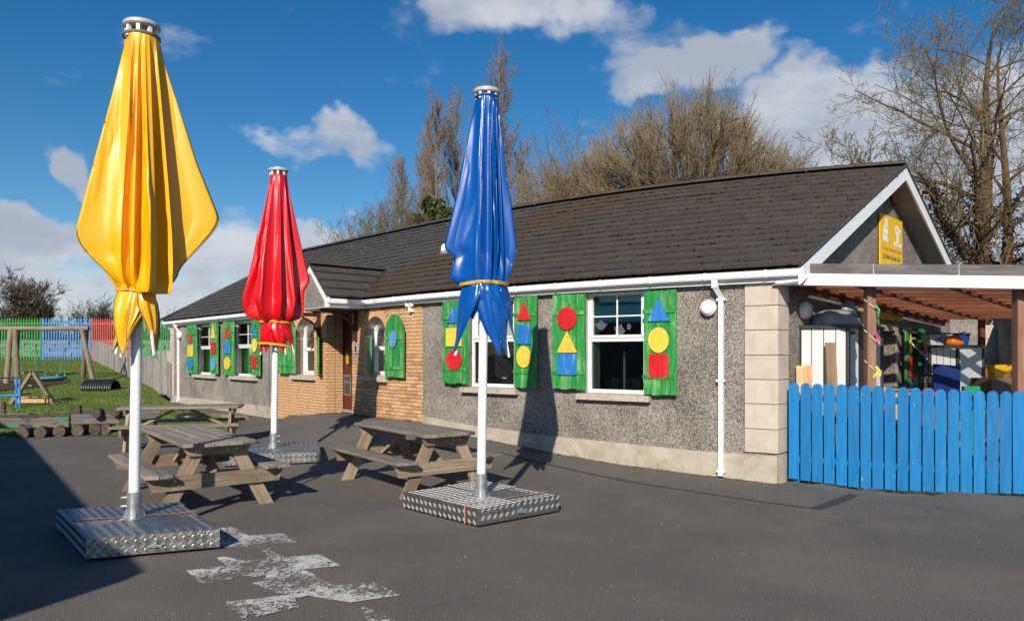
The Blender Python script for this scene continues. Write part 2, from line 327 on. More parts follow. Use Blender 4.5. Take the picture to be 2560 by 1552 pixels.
# --- pvc fabrics
def fabric(name, c, dark, rough=0.30):
    m = Mat(name, rough, 0.5); v = m.coord(); f = m.noise(v, 1.6, 4); dz = m.noise(m.coord((9, 9, 1.2)), 1.0, 6, 0.7)
    cc = m.ramp(f, [(0.3, tuple(x * 0.93 for x in c)), (0.7, c)])
    cc = m.mix(m.rng(dz, 0.62, 0.8, 0, 0.08), cc, dark); m.col(cc)
    m.p.inputs['Coat Weight'].default_value = 0.35; m.p.inputs['Coat Roughness'].default_value = 0.16
    w1 = m.noise(m.coord((7, 7, 2.2)), 1.0, 4, 0.5, 0.4); w2 = m.noise(v, 60, 2)
    b1 = m.bump(w1, 0.10, 0.03); m.bump(w2, 0.05, 0.003, b1)
    m.rough(m.rng(dz, 0.3, 0.8, rough * 0.9, rough * 1.3)); MT[name] = m.m
fabric('fabric_yellow', (0.88, 0.425, 0.001), (0.62, 0.27, 0.01), 0.36)
fabric('fabric_red', (0.62, 0.0025, 0.008), (0.36, 0.005, 0.008), 0.30)
fabric('fabric_blue', (0.000, 0.075, 0.34), (0.002, 0.04, 0.22), 0.26)
simple('piping_grey', (0.22, 0.19, 0.11), 0.7, 0.3)
simple('strap_yellow', (0.62, 0.36, 0.03), 0.55, 0.3)
simple('strap_orange', (0.60, 0.24, 0.11), 0.65, 0.3)
simple('print_black', (0.02, 0.02, 0.025), 0.6, 0.3)
simple('print_brown', (0.45, 0.20, 0.08), 0.6, 0.3)
simple('print_white', (0.72, 0.72, 0.75), 0.6, 0.3)
simple('print_blue', (0.10, 0.22, 0.55), 0.6, 0.3)
simple('sign_yellow', (0.78, 0.47, 0.012), 0.45, 0.4, var=0.05)
simple('alarm_red', (0.48, 0.06, 0.06), 0.4, 0.5)
# --- timbers
wood('bench_top', (0.125, 0.108, 0.093), (0.220, 0.190, 0.160), (0.34, 0.30, 0.255), 0.78, 26, 0.18)
wood('bench_frame', (0.155, 0.108, 0.072), (0.285, 0.212, 0.148), (0.42, 0.33, 0.24), 0.75, 22, 0.2)
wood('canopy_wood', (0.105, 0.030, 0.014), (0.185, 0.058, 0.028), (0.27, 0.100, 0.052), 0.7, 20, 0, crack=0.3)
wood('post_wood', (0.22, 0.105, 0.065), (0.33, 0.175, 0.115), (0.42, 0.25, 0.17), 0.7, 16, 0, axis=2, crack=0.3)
wood('grey_beam', (0.060, 0.056, 0.055), (0.105, 0.097, 0.094), (0.19, 0.178, 0.172), 0.75, 18)
wood('log_wood', (0.125, 0.090, 0.062), (0.215, 0.160, 0.110), (0.31, 0.245, 0.175), 0.8, 12, 0.15, axis=2)
wood('dark_log', (0.040, 0.032, 0.026), (0.082, 0.066, 0.052), (0.15, 0.125, 0.10), 0.85, 12, 0.2, axis=2)
wood('grey_board', (0.17, 0.155, 0.145), (0.30, 0.275, 0.26), (0.42, 0.39, 0.37), 0.8, 18, 0.05, axis=2)
wood('new_pine', (0.40, 0.21, 0.085), (0.56, 0.33, 0.15), (0.66, 0.43, 0.22), 0.6, 14, 0, axis=2, crack=0.25)
wood('decking', (0.165, 0.105, 0.062), (0.26, 0.175, 0.110), (0.36, 0.255, 0.17), 0.7, 18, 0, axis=2)
def peeled(name, paint1, paint2):
    m = Mat(name, 0.75, 0.3); v = m.coord((2.2, 9, 14), rnd=4.0); f = m.noise(m.coord((1.3, 14, 26), rnd=3.0), 1.0, 6); a = m.noise(v, 1.0, 5, 0.7); b = m.noise(m.coord((3, 8, 11), rnd=9.0), 1.0, 5, 0.7)
    c = m.ramp(f, [(0.3, (0.075, 0.058, 0.045)), (0.7, (0.215, 0.175, 0.135))])
    c = m.mix(m.rng(a, 0.52, 0.58), c, paint1); c = m.mix(m.rng(b, 0.55, 0.60), c, paint2); m.col(c); m.bump(f, 0.4, 0.006); MT[name] = m.m
peeled('peeled_green', (0.02, 0.22, 0.12), (0.025, 0.03, 0.055)); peeled('peeled_blue', (0.06, 0.16, 0.28), (0.20, 0.20, 0.19))
# --- clutter
simple('shed_panel', (0.58, 0.59, 0.60), 0.45, 0.5, var=0.05, scale=3, dirt=((0.42, 0.42, 0.4), 0.1, 5))
simple('bag_grey', (0.34, 0.35, 0.36), 0.32, 0.5, var=0.2, scale=5, bump=0.5)
simple('net_green', (0.006, 0.10, 0.065), 0.7, 0.3, var=0.4)
simple('cardboard', (0.185, 0.125, 0.085), 0.85, 0.2, var=0.12)
simple('cardboard_pale', (0.48, 0.30, 0.16), 0.85, 0.2, var=0.12)
simple('panel_teal', (0.028, 0.050, 0.056), 0.3, 0.5)
simple('grit', (0.17, 0.14, 0.11), 0.9, 0.2, var=0.6, scale=3.0)
simple('board_blue', (0.004, 0.022, 0.15), 0.5, 0.4, var=0.2)
simple('bin_blue', (0.006, 0.06, 0.34), 0.4, 0.5)
simple('box_white', (0.50, 0.52, 0.56), 0.4, 0.5)
simple('bag_orange', (0.72, 0.15, 0.012), 0.45, 0.4, var=0.25, scale=6, bump=0.4)
simple('toy_yellow', (0.78, 0.42, 0.012), 0.3, 0.5)
simple('toy_green', (0.01, 0.24, 0.11), 0.4, 0.5)
simple('toy_pink', (0.55, 0.05, 0.12), 0.5, 0.4)
simple('toy_yellow_plastic', (0.8, 0.62, 0.02), 0.4, 0.5)
simple('ribbon_green', (0.12, 0.50, 0.22), 0.6, 0.3)
simple('steel_tube', (0.45, 0.46, 0.48), 0.3, 0.5, 0.85, var=0.1)
simple('outbuilding_wall', (0.40, 0.37, 0.33), 0.9, 0.2, var=0.15, scale=2)
simple('dry_stone', (0.21, 0.20, 0.185), 0.95, 0.2, var=0.45, scale=6, bump=0.8)
# --- trees
def bark(name, lo, hi):
    m = Mat(name, 0.9, 0.15); v = m.coord((9, 9, 2.0)); f = m.noise(v, 1.0, 5, 0.7); b = m.noise(m.coord(), 0.9, 3)
    c = m.ramp(f, [(0.3, lo), (0.7, hi)]); c = m.mix(m.rng(b, 0.5, 0.7, 0, 0.35), c, tuple(0.5 * (x + y) * k for x, y, k in zip(lo, hi, (0.9, 1.0, 0.7)))); m.col(c); m.bump(f, 0.6, 0.03); MT[name] = m.m
bark('bark_brown', (0.070, 0.045, 0.028), (0.155, 0.105, 0.068)); bark('bark_grey', (0.10, 0.085, 0.065), (0.24, 0.21, 0.165))
bark('twig_willow', (0.165, 0.125, 0.075), (0.35, 0.275, 0.175)); bark('twig_poplar', (0.150, 0.105, 0.068), (0.31, 0.225, 0.155))
bark('twig_oak', (0.115, 0.090, 0.042), (0.26, 0.205, 0.105)); bark('twig_dark', (0.048, 0.034, 0.026), (0.11, 0.082, 0.062))
def leafmat(name, lo, hi):
    m = Mat(name, 0.5, 0.4); f = m.noise(m.coord(), 3.0, 3); m.col(m.ramp(f, [(0.3, lo), (0.7, hi)])); MT[name] = m.m
leafmat('ivy_leaf', (0.014, 0.024, 0.008), (0.040, 0.052, 0.018)); leafmat('ivy_brown', (0.040, 0.024, 0.012), (0.105, 0.066, 0.034)); leafmat('shrub_leaf', (0.020, 0.036, 0.008), (0.07, 0.09, 0.022))
# ------------------------------------------------------------------ geometry helpers
class MB:
    def __init__(s): s.v = []; s.f = []
    def add(s, vs, fs):
        o = len(s.v); s.v += [tuple(p) for p in vs]; s.f += [tuple(i + o for i in f) for f in fs]; return s
    def box(s, c, sz, rot=None):
        hx, hy, hz = sz[0] / 2, sz[1] / 2, sz[2] / 2; c = Vector(c)
        vs = [Vector((x, y, z)) for z in (-hz, hz) for x, y in ((-hx, -hy), (hx, -hy), (hx, hy), (-hx, hy))]
        if rot is not None: vs = [rot @ p for p in vs]
        return s.add([p + c for p in vs], [(3, 2, 1, 0), (4, 5, 6, 7), (0, 1, 5, 4), (1, 2, 6, 5), (2, 3, 7, 6), (3, 0, 4, 7)])
    def hexa(s, p):                        # eight corners: four below, four above, anticlockwise
        return s.add(p, [(3, 2, 1, 0), (4, 5, 6, 7), (0, 1, 5, 4), (1, 2, 6, 5), (2, 3, 7, 6), (3, 0, 4, 7)])
    def tube(s, pts, r, n=8, cap=True, up=Vector((0, 0, 1))):
        pts = [Vector(p) for p in pts]; rs = r if isinstance(r, (list, tuple)) else [r] * len(pts)
        o = len(s.v); k = len(pts)
        for i, p in enumerate(pts):
            d = (pts[min(i + 1, k - 1)] - pts[max(i - 1, 0)]).normalized()
            a = d.cross(up)
            if a.length < 1e-3: a = d.cross(Vector((1, 0, 0)))
            a.normalize(); b = d.cross(a)
            for j in range(n):
                t = 2 * math.pi * j / n; s.v.append(tuple(p + rs[i] * (a * math.cos(t) + b * math.sin(t))))
        for i in range(k - 1):
            for j in range(n):
                j2 = (j + 1) % n; s.f.append((o + i * n + j, o + i * n + j2, o + (i + 1) * n + j2, o + (i + 1) * n + j))
        if cap:
            s.f.append(tuple(o + j for j in range(n))[::-1]); s.f.append(tuple(o + (k - 1) * n + j for j in range(n)))
        return s
    def lathe(s, c, prof, n=24, M=None):
        c = Vector(c); o = len(s.v)
        for (r, z) in prof:
            for j in range(n):
                t = 2 * math.pi * j / n; p = Vector((r * math.cos(t), r * math.sin(t), z))
                if M is not None: p = M @ p
                s.v.append(tuple(c + p))
        for i in range(len(prof) - 1):
            for j in range(n):
                j2 = (j + 1) % n; s.f.append((o + i * n + j, o + i * n + j2, o + (i + 1) * n + j2, o + (i + 1) * n + j))
        s.f.append(tuple(o + j for j in range(n))[::-1]); s.f.append(tuple(o + (len(prof) - 1) * n + j for j in range(n)))
        return s
    def prism(s, poly, fn, d0, d1):        # poly in (u, v); fn(u, v, d) gives the point
        n = len(poly); o = len(s.v)
        for d in (d0, d1):
            for (u, v) in poly: s.v.append(tuple(fn(u, v, d)))
        s.f.append(tuple(o + i for i in range(n))[::-1]); s.f.append(tuple(o + n + i for i in range(n)))
        for i in range(n):
            j = (i + 1) % n; s.f.append((o + i, o + j, o + n + j, o + n + i))
        return s
    def grid(s, rows, closed=False):       # rows of points
        o = len(s.v); nr, nc = len(rows), len(rows[0])
        for r in rows: s.v += [tuple(p) for p in r]
        for i in range(nr - 1):
            for j in range(nc if closed else nc - 1):
                j2 = (j + 1) % nc; s.f.append((o + i * nc + j, o + i * nc + j2, o + (i + 1) * nc + j2, o + (i + 1) * nc + j))
        return s
    def mesh(s, name, org=(0, 0, 0), smooth=False, fix=True):
        me = bpy.data.meshes.new(name); o = Vector(org)
        me.from_pydata([(p[0] - o.x, p[1] - o.y, p[2] - o.z) for p in s.v], [], s.f); me.update()
        if fix and len(s.f) < 60000:
            b = bmesh.new(); b.from_mesh(me); bmesh.ops.recalc_face_normals(b, faces=b.faces); b.to_mesh(me); b.free()
        if smooth:
            me.polygons.foreach_set('use_smooth', [True] * len(me.polygons))
            if smooth is not True: me.set_sharp_from_angle(angle=R(smooth))
        return me
    def build(s, name, mat, parent=None, smooth=False, fix=True):
        return link(name, s.mesh(name, ORG.get(parent, (0, 0, 0)) if parent else (0, 0, 0), smooth, fix), mat, parent)
ORG = {}                                    # world origin of every thing, inherited by its parts
def link(name, me, mat, parent=None):
    if mat and not me.materials: me.materials.append(MT[mat])
    o = bpy.data.objects.new(name, me); COL.objects.link(o)
    if parent is not None: o.parent = parent; ORG[o] = ORG.get(parent, Vector((0, 0, 0)))
    return o
def tag(o, label, cat, group=None):
    o['label'] = label; o['category'] = cat
    if group: o['group'] = group
    return o
def thing(name, label, cat, loc=(0, 0, 0), group=None, rz=0.0):
    o = bpy.data.objects.new(name, None); COL.objects.link(o); o.location = loc; o.rotation_euler = (0, 0, rz); o.empty_display_size = 0.2
    ORG[o] = Vector(loc) if rz == 0 else Vector((0, 0, 0))
    return tag(o, label, cat, group)
def struct(name, mb, mat, smooth=False):
    o = mb.build(name, mat, None, smooth); o['kind'] = 'structure'; return o
def single(name, mb, mat, label, cat, loc, group=None, smooth=False):
    me = mb.mesh(name, loc, smooth); o = link(name, me, mat); o.location = loc; return tag(o, label, cat, group)
PC = {}
def piece(name, parent, mat, size, M, bevel=0.0, key=None):
    """a bevelled board, brick or block of its own; M places it in the frame of its thing (world minus origin)"""
    k = (key or 'b', mat, tuple(round(x, 3) for x in size), bevel)
    if k not in PC:
        b = bmesh.new(); bmesh.ops.create_cube(b, size=1.0); bmesh.ops.scale(b, vec=size, verts=b.verts)
        if bevel: bmesh.ops.bevel(b, geom=list(b.edges), offset=bevel, segments=1, affect='EDGES')
        me = bpy.data.meshes.new(name); b.to_mesh(me); b.free(); PC[k] = me
    o = link(name, PC[k], mat, parent); o.matrix_local = M; return o
def frame(p, ex, ez=None, ey=None):
    """matrix with x along ex and z close to ez"""
    x = Vector(ex).normalized()
    if ey is not None: y = Vector(ey); y = (y - x * x.dot(y)).normalized(); z = x.cross(y)
    else:
        z = Vector(ez or (0, 0, 1)); z = (z - x * x.dot(z)).normalized(); y = z.cross(x)
    return Matrix(((x.x, y.x, z.x, p[0]), (x.y, y.y, z.y, p[1]), (x.z, y.z, z.z, p[2]), (0, 0, 0, 1)))
def beam(name, parent, mat, p0, p1, w, h, up=(0, 0, 1), bevel=0.004):
    p0 = Vector(p0); p1 = Vector(p1); L = (p1 - p0).length; o = ORG.get(parent, Vector((0, 0, 0)))
    return piece(name, parent, mat, (L, w, h), frame((p0 + p1) / 2 - o, p1 - p0, up), bevel)
def copy_tree(o, parent=None):
    c = o.copy(); COL.objects.link(c); c.parent = parent; ORG[c] = ORG.get(o, Vector((0, 0, 0)))
    for ch in o.children: copy_tree(ch, c)
    return c
# ------------------------------------------------------------------ the line of the long front (gutter line), gently bent in plan
GX0, GY0, GL, GS1, GA1, GA2 = -11.694, 25.269, 22.2, 13.368, -0.8554, -0.5142
_n = 600; _s = np.linspace(-2.0, GL + 1.5, _n); _a = np.where(_s < GS1, GA1, GA1 + (GA2 - GA1) * np.clip((_s - GS1) / (GL - GS1), 0, 1))
_ds = _s[1] - _s[0]
_X = np.concatenate([[0], np.cumsum(np.cos(_a[:-1]) * _ds)]); _Y = np.concatenate([[0], np.cumsum(np.sin(_a[:-1]) * _ds)])
_X += GX0 - np.interp(0, _s, _X); _Y += GY0 - np.interp(0, _s, _Y)
OVH = 0.20                                  # the gutter front stands this far before the wall
def tang(s): a = float(np.interp(s, _s, _a)); return Vector((math.cos(a), math.sin(a), 0))
def outn(s): t = tang(s); return Vector((t.y, -t.x, 0))           # out of the wall, to the yard
def fp(s, d, z):
    n = outn(s); k = d - OVH
    return Vector((float(np.interp(s, _s, _X)) + n.x * k, float(np.interp(s, _s, _Y)) + n.y * k, z))
def sof(px, d=0.0):
    """place along the front that a photo column shows, on a line d before the wall"""
    n = np.stack([np.sin(_a), -np.cos(_a)], 1); X = _X + n[:, 0] * (d - OVH); Y = _Y + n[:, 1] * (d - OVH)
    return float(np.interp(px, 1280 + F * X / Y, _s))
def zof(px, py, d=0.0):
    s = sof(px, d); return zpy(py, fp(s, d, 0).y)
S_CORNER = sof(1940); S_LEFT = sof(428)
# height of the wall's foot along the front, read from the photograph
_FOOT = [(400, 1003), (447, 1006), (560, 1026), (690, 1047), (760, 1040), (820, 1031), (880, 1034), (950, 1044), (1055, 1056), (1180, 1090), (1290, 1112), (1382, 1131), (1560, 1161), (1800, 1191), (1940, 1208), (2100, 1226)]
_fs = [sof(p[0]) for p in _FOOT]; _fz = [zof(*p) for p in _FOOT]
def foot(s): return float(np.interp(s, _fs, _fz))
def sd_of(x, y):
    d2 = (_X - x) ** 2 + (_Y - y) ** 2; i = int(d2.argmin()); s = float(_s[i]); n = outn(s)
    return s, (x - _X[i]) * n.x + (y - _Y[i]) * n.y + OVH
def lawn_z(Y): return 0.022 * max(0, min(Y, 25.5) - 16) + 0.071 * max(0, min(Y, 43) - 25.5) + 0.02 * max(0, min(Y, 60) - 43)
def ground_z(x, y):
    s, d = sd_of(x, y)
    if d > -0.3 and -1.5 < s < GL + 1.4:
        k = max(0.0, 1 - max(d, 0) / 2.6); k = k * k * (3 - 2 * k); return foot(s) * k
    return 0.0
# tarmac: one sheet to the horizon, finer near the building
def axis_samples(lo, hi, a, b, fine, coarse):
    v = list(np.arange(a, b + 1e-6, fine)); x = a
    while x > lo: x -= coarse; coarse *= 1.5; v.insert(0, x)
    x = b; coarse = 2.0
    while x < hi: x += coarse; coarse *= 1.5; v.append(x)
    return v
xs = axis_samples(-900, 900, -14, 9, 0.25, 2.0); ys = axis_samples(-900, 1500, 1.5, 27, 0.25, 2.0)
m_ = MB(); m_.grid([[(x, y, ground_z(x, y)) for x in xs] for y in ys]); struct('playground_tarmac', m_, 'tarmac', True)
# lawn: bank rising to the back fence, left of the long building
LX0, LX1 = -60.0, None
def lawn_right(y):                           # right edge of the lawn
    if y < 25.6: return np.interp(y, [15.2, 16.4, 18.0, 22.2, 25.6], [-6.2, -6.0, -6.6, -9.9, -12.2])
    return np.interp(y, [25.6, 43, 60], [-12.2, -22.5, -33])
m_ = MB(); rows = []
for y in np.arange(15.35, 60, 0.4):
    xr = float(lawn_right(y)) + (9 if y > 43 else 0.4 if y > 25.8 else 0); rows.append([(LX0 + (xr - LX0) * t, y, lawn_z(y) + 0.012 + 0.03 * math.sin(y * 1.7 + t * 9) * min(1, (y - 15.3) * 0.5)) for t in np.linspace(0, 1, 60) ** 0.6])
m_.grid(rows); struct('lawn', m_, 'lawn', True)
m_ = MB(); m_.grid([[(x, y, 1.28 + 0.02 * math.sin(x) + (0.004 * (y - 44))) for x in np.linspace(-160, 160, 40)] for y in np.linspace(44.5, 320, 30)]); struct('far_field', m_, 'field', True)
# bare soil under the swing
m_ = MB(); rows = []
for rr in (0.0, 0.4, 0.75, 1.0):
    rows.append([(-19.6 + 1.75 * rr * math.cos(t) * (1 + 0.12 * math.sin(3 * t)), 29.0 + 2.0 * rr * math.sin(t), lawn_z(29.0 + 2.0 * rr * math.sin(t)) + 0.052) for t in np.linspace(0, 2 * math.pi, 30)])
m_.grid(rows); struct('soil_patch', m_, 'soil', True)
# short grass blades
rng = np.random.default_rng(3); nb = 60000
yy = 15.6 + (43 - 15.6) * rng.random(nb) ** 1.25; xr = np.array([float(lawn_right(y)) for y in yy]); xl = -0.70 * yy - 1.0
xx = xl + (xr - 0.1 - xl) * rng.random(nb); keep = xx < xr
keep &= ((xx + 19.6) / 1.7) ** 2 + ((yy - 29.0) / 1.9) ** 2 > 0.9 * rng.random(nb)
xx = xx[keep]; yy = yy[keep]; zz = np.array([lawn_z(y) for y in yy]) + 0.01; k = len(xx)
h = 0.020 + 0.030 * rng.random(k); an = rng.random(k) * 6.283; w = 0.010 + 0.014 * rng.random(k); lx = rng.normal(size=k) * 0.02; ly = rng.normal(size=k) * 0.02
V = np.empty((k, 3, 3)); V[:, 0] = np.stack([xx - w * np.cos(an), yy - w * np.sin(an), zz], 1); V[:, 1] = np.stack([xx + w * np.cos(an), yy + w * np.sin(an), zz], 1); V[:, 2] = np.stack([xx + lx, yy + ly, zz + h], 1)
me = bpy.data.meshes.new('grass'); me.from_pydata(V.reshape(-1, 3).tolist(), [], np.arange(3 * k).reshape(-1, 3).tolist())
g = link('grass', me, 'grass_blade'); g['kind'] = 'stuff'; g['label'] = 'short green grass covering the bank behind the tables'; g['category'] = 'grass'
# worn white hopscotch-like marking, read off the ground
def gp(px, py, z=0.004): p = un(px, py, 0.0); return (p.x, p.y, z)
MARK = [[(550, 148), (680, 140), (830, 222), (800, 322), (575, 330)], [(830, 222), (1100, 200), (1160, 207), (1275, 280), (1000, 312), (800, 322)], [(900, 325), (1000, 318), (1130, 410), (1040, 425)],
        [(520, 425), (600, 418), (900, 480), (1000, 590), (860, 612), (690, 560)], [(245, 550), (620, 505), (700, 570), (670, 628), (380, 670)], [(950, 445), (1490, 400), (1690, 505), (1330, 540), (1000, 565)],
        [(860, 670), (1250, 590), (1430, 590), (1620, 695), (1420, 790), (1100, 762)], [(1470, 700), (2000, 665), (2120, 720), (2245, 780), (1780, 850), (1430, 795)], [(600, 850), (1240, 775), (1300, 802), (820, 872), (850, 935), (800, 985), (870, 1040), (770, 1000)],
        [(1880, 890), (1990, 925), (2180, 1015), (2260, 1060), (1960, 1060), (1890, 960)], [(600, 480), (960, 450), (1040, 560), (900, 612), (700, 600)], [(1000, 560), (1330, 540), (1440, 592), (1250, 605), (980, 640)], [(1030, 420), (1150, 412), (1160, 450), (960, 452)], [(1090, 755), (1430, 780), (1300, 812), (1230, 780)], [(620, 850), (1250, 790), (1300, 900), (900, 990)]]
MARK = [[(400 + x / 3.733, 1280 + y / 3.733) for x, y in q] for q in MARK]
m_ = MB()
for i_, q in enumerate(MARK): m_.add([gp(*p, z=0.004 + 0.0007 * i_) for p in q], [tuple(range(len(q)))])
o = m_.build('painted_marking', 'worn_paint'); o['kind'] = 'structure'
b = bmesh.new(); b.from_mesh(o.data); bmesh.ops.triangulate(b, faces=b.faces); b.to_mesh(o.data); b.free()
# darker seam of newer tarmac before the wall and the fence
def strip(pts, w):
    m_ = MB(); pts = [Vector(p) for p in pts]; L = []; Q = []
    for i, p in enumerate(pts):
        d = (pts[min(i + 1, len(pts) - 1)] - pts[max(i - 1, 0)]); n = Vector((-d.y, d.x, 0)).normalized() * w / 2 * random.uniform(0.8, 1.2); L.append(p - n); Q.append(p + n)
    return m_.grid([L, Q])
sp = [un(px, py, 0.0) for px, py in ((1250, 1150), (1420, 1178), (1600, 1208), (1760, 1230), (1900, 1250), (2040, 1267))]
sp2 = []
for a, b in zip(sp, sp[1:]): sp2 += [a.lerp(b, t) for t in (0, .25, .5, .75)]
sp2 = [Vector((p.x, p.y, ground_z(p.x, p.y) + 0.006)) for p in sp2 + [sp[-1]]]
struct('tarmac_seam', strip(sp2, 0.045), 'tarmac_patch')
sp = [un(2040, 1267, 0), un(2085, 1246, 0), un(2135, 1222, 0)]
struct('tarmac_repair', strip([Vector((p.x, p.y, ground_z(p.x, p.y) + 0.007)) for p in sp], 0.13), 'tarmac_patch')

# grit, crumbs of moss and dead leaf blown over the yard
rg_ = random.Random(31); gm = MB()
for i in range(2600):
    if i % 3:
        y = 3.6 + 11 * rg_.random() ** 1.4; x = rg_.uniform(-0.72, 0.72) * y
    else:
        s_ = rg_.uniform(9.5, 21.7); q = fp(s_, 0.06 + abs(rg_.gauss(0, .35)), 0); x, y = q.x, q.y
    z = ground_z(x, y); r_ = rg_.uniform(.004, .011); a_ = rg_.uniform(0, 6.28); k_ = rg_.uniform(.6, 1.8)
    P_ = [(x + r_ * k_ * math.cos(a_ + t), y + r_ * math.sin(a_ + t), z + .001) for t in (0, 2.1, 4.2)]; gm.add(P_ + [(x, y, z + r_ * rg_.uniform(.3, .9))], [(0, 1, 3), (1, 2, 3), (2, 0, 3)])
o = gm.build('grit', 'grit', None, fix=False); o['kind'] = 'stuff'; o['label'] = 'grit and leaf crumbs scattered over the tarmac'; o['category'] = 'grit'
# ------------------------------------------------------------------ the long low building
ZG = HC + 1.12                               # top of the gutter
ZW = ZG - 0.155                              # top of the wall, at the soffit
ORB = fp(12.0, 0, 0)
bld = thing('nursery_building', 'long single storey pebbledash building with dark tiled roof and green shutters', 'building', ORB)
def L_(p): return Vector(p) - ORB
def srange(a, b, step=0.4):
    n = max(1, int(math.ceil((b - a) / step))); return [a + (b - a) * i / n for i in range(n + 1)]
def ribbon(s0, s1, prof, step=0.4):
    """closed section (d, z) swept along the front"""
    m = MB(); ss = srange(s0, s1, step); rows = [[fp(s, d, z) for d, z in prof] for s in ss]
    m.grid(rows, True); n = len(prof); m.f.append(tuple(range(n))); m.f.append(tuple((len(ss) - 1) * n + i for i in range(n))); return m
def slab(s0, s1, z0, z1, d0, d1, step=0.4): return ribbon(s0, s1, [(d0, z0), (d1, z0), (d1, z1), (d0, z1)], step)
def col_wall(s0, s1, zb, zt, holes, dfront, dback):
    """wall face with openings; holes are (sa, sb, za, zfun) where zfun(s) is the head of the opening"""
    m = MB(); cuts = set(srange(s0, s1, 0.35))
    for h in holes: cuts |= set(srange(h[0], h[1], (h[1] - h[0]) / 14))
    cuts = sorted(c for c in cuts if s0 - 1e-6 <= c <= s1 + 1e-6); cc = [cuts[0]]
    for c in cuts[1:]:
        if c - cc[-1] > 1e-4: cc.append(c)
    for a, b in zip(cc, cc[1:]):
        mid = (a + b) / 2; ba, bb = (zb(a), zb(b)) if callable(zb) else (zb, zb); ta, tb = zt, zt
        H = [h for h in holes if h[0] < mid < h[1]]
        spans = [((ba, bb), (ta, tb))]
        for h in H:
            spans = [((ba, bb), (h[2], h[2])), ((h[3](a), h[3](b)), (ta, tb))]
        for lo, hi in spans:
            p = [fp(a, dfront, lo[0]), fp(b, dfront, lo[1]), fp(b, dfront, hi[1]), fp(a, dfront, hi[0])]
            m.add(p, [(0, 1, 2, 3)])
        for h in H:                        # reveals
            z0, za, zb_ = h[2], h[3](a), h[3](b)
            m.add([fp(a, dfront, za), fp(b, dfront, zb_), fp(b, dback, zb_), fp(a, dback, za)], [(0, 1, 2, 3)])
            m.add([fp(a, dfront, z0), fp(b, dfront, z0), fp(b, dback, z0), fp(a, dback, z0)], [(0, 1, 2, 3)])
    for h in holes:
        for s in (h[0], h[1]):
            m.add([fp(s, dfront, h[2]), fp(s, dback, h[2]), fp(s, dback, h[3](s)), fp(s, dfront, h[3](s))], [(0, 1, 2, 3)])
    return m
# openings, from photo columns and rows: left, right, sill row, head row (at the left side)
def opening(pl, pr, pt, pb, d=0.0):
    sa, sb = sof(pl, d), sof(pr, d); sm = (sa + sb) / 2; Ym = fp(sm, 0, 0).y; pm = 0.5 * (pl + pr)
    return sa, sb, zpy(pb, Ym), zpy(pt, Ym)
WIN = {'w1': opening(490, 540, 809, 936), 'w2': opening(583, 641, 799, 940), 'w3': opening(1171, 1286, 740, 968), 'w4': opening(1463, 1612, 722, 984)}
ARC = {'a1': opening(739, 785, 795, 938), 'a2': opening(913, 965, 792, 941)}
S_BL, S_BR = sof(692), sof(1057)             # brick part
S_D0, S_D1 = sof(817), sof(880)              # door recess
pz = []
for k in ('w1', 'w2'):
    sa, sb, z0, z1 = WIN[k]; pz.append((sa, sb, z0, lambda s, z=z1: z))
col_wall(S_LEFT + 0.02, S_BL, lambda s: foot(s) - 0.3, ZW, pz, 0.0, -0.16).build('wall', 'pebbledash', bld)
pz = []
for k in ('w3', 'w4'):
    sa, sb, z0, z1 = WIN[k]; pz.append((sa, sb, z0, lambda s, z=z1: z))
col_wall(S_BR, S_CORNER, lambda s: foot(s) - 0.3, ZW, pz, 0.0, -0.16).build('wall', 'pebbledash', bld)
# plinth
PLT = [(447, 991), (560, 1003), (690, 1019), (1057, 1040), (1180, 1063), (1400, 1091), (1720, 1124), (1940, 1140)]
_ps = [sof(p[0]) for p in PLT]; _pz = [zof(*p) for p in PLT]
def plint(s): return float(np.interp(s, _ps, _pz))
for a, b in ((S_LEFT + 0.02, S_BL), (S_BR, S_CORNER + 0.03)):
    m = MB(); rows = []
    for s in srange(a, b, 0.3): rows.append([fp(s, 0.0, foot(s) - 0.3), fp(s, 0.03, foot(s) - 0.3), fp(s, 0.03, plint(s) - 0.012), fp(s, 0.0, plint(s))])
    m.grid(rows, True); m.f.append((0, 1, 2, 3)); k = len(rows) * 4; m.f.append((k - 4, k - 3, k - 2, k - 1)); m.build('plinth', 'plinth', bld)
# ---- gable wall at the right end
E_END = fp(sof(1997, OVH), OVH, 0)           # verge at the eave
C0 = fp(S_CORNER, 0, 0)
RPX = [(765, 628), (1008, 576), (1116, 557), (1286, 523), (1499, 492.5), (1709, 464.5), (2118, 424.6), (2262, 415)]
ZR = HC + 3.3
RP = np.array([un(x, y, ZR)[:2] for x, y in RPX]); _ru = np.concatenate([[0], np.cumsum(np.hypot(*np.diff(RP, axis=0).T))]); _RL = float(_ru[-1])
_cx = np.polyfit(_ru, RP[:, 0], 3); _cy = np.polyfit(_ru, RP[:, 1], 3)
def ridge(u): return Vector((float(np.polyval(_cx, u)), float(np.polyval(_cy, u)), ZR))
R_END = ridge(_RL)
GD = Vector((R_END.x - E_END.x, R_END.y - E_END.y, 0)); HALF = GD.length; GD.normalize(); GN = Vector((GD.y, -GD.x, 0))
def gw(u, d, z): p = C0 + GD * u + GN * d; return Vector((p.x, p.y, z))
def ghit(px, py, d=0.0):
    """u, z on the gable wall (d before it) that a photo pixel shows"""
    r = Vector(((px - 1280) / F, 1, 0)); o = C0 + GN * d
    # o + GD*u = r*Y
    det = GD.x * (-r.y) - (-r.x) * GD.y; u = ((-o.x) * (-r.y) - (-r.x) * (-o.y)) / det; Y = (o + GD * u).y
    return u, zpy(py, Y)
UAP = HALF; UEND = 2 * HALF - 0.15
def gz_top(u): return ZW + (ZR - 0.10 - ZW) * (1 - abs(u - UAP) / UAP)
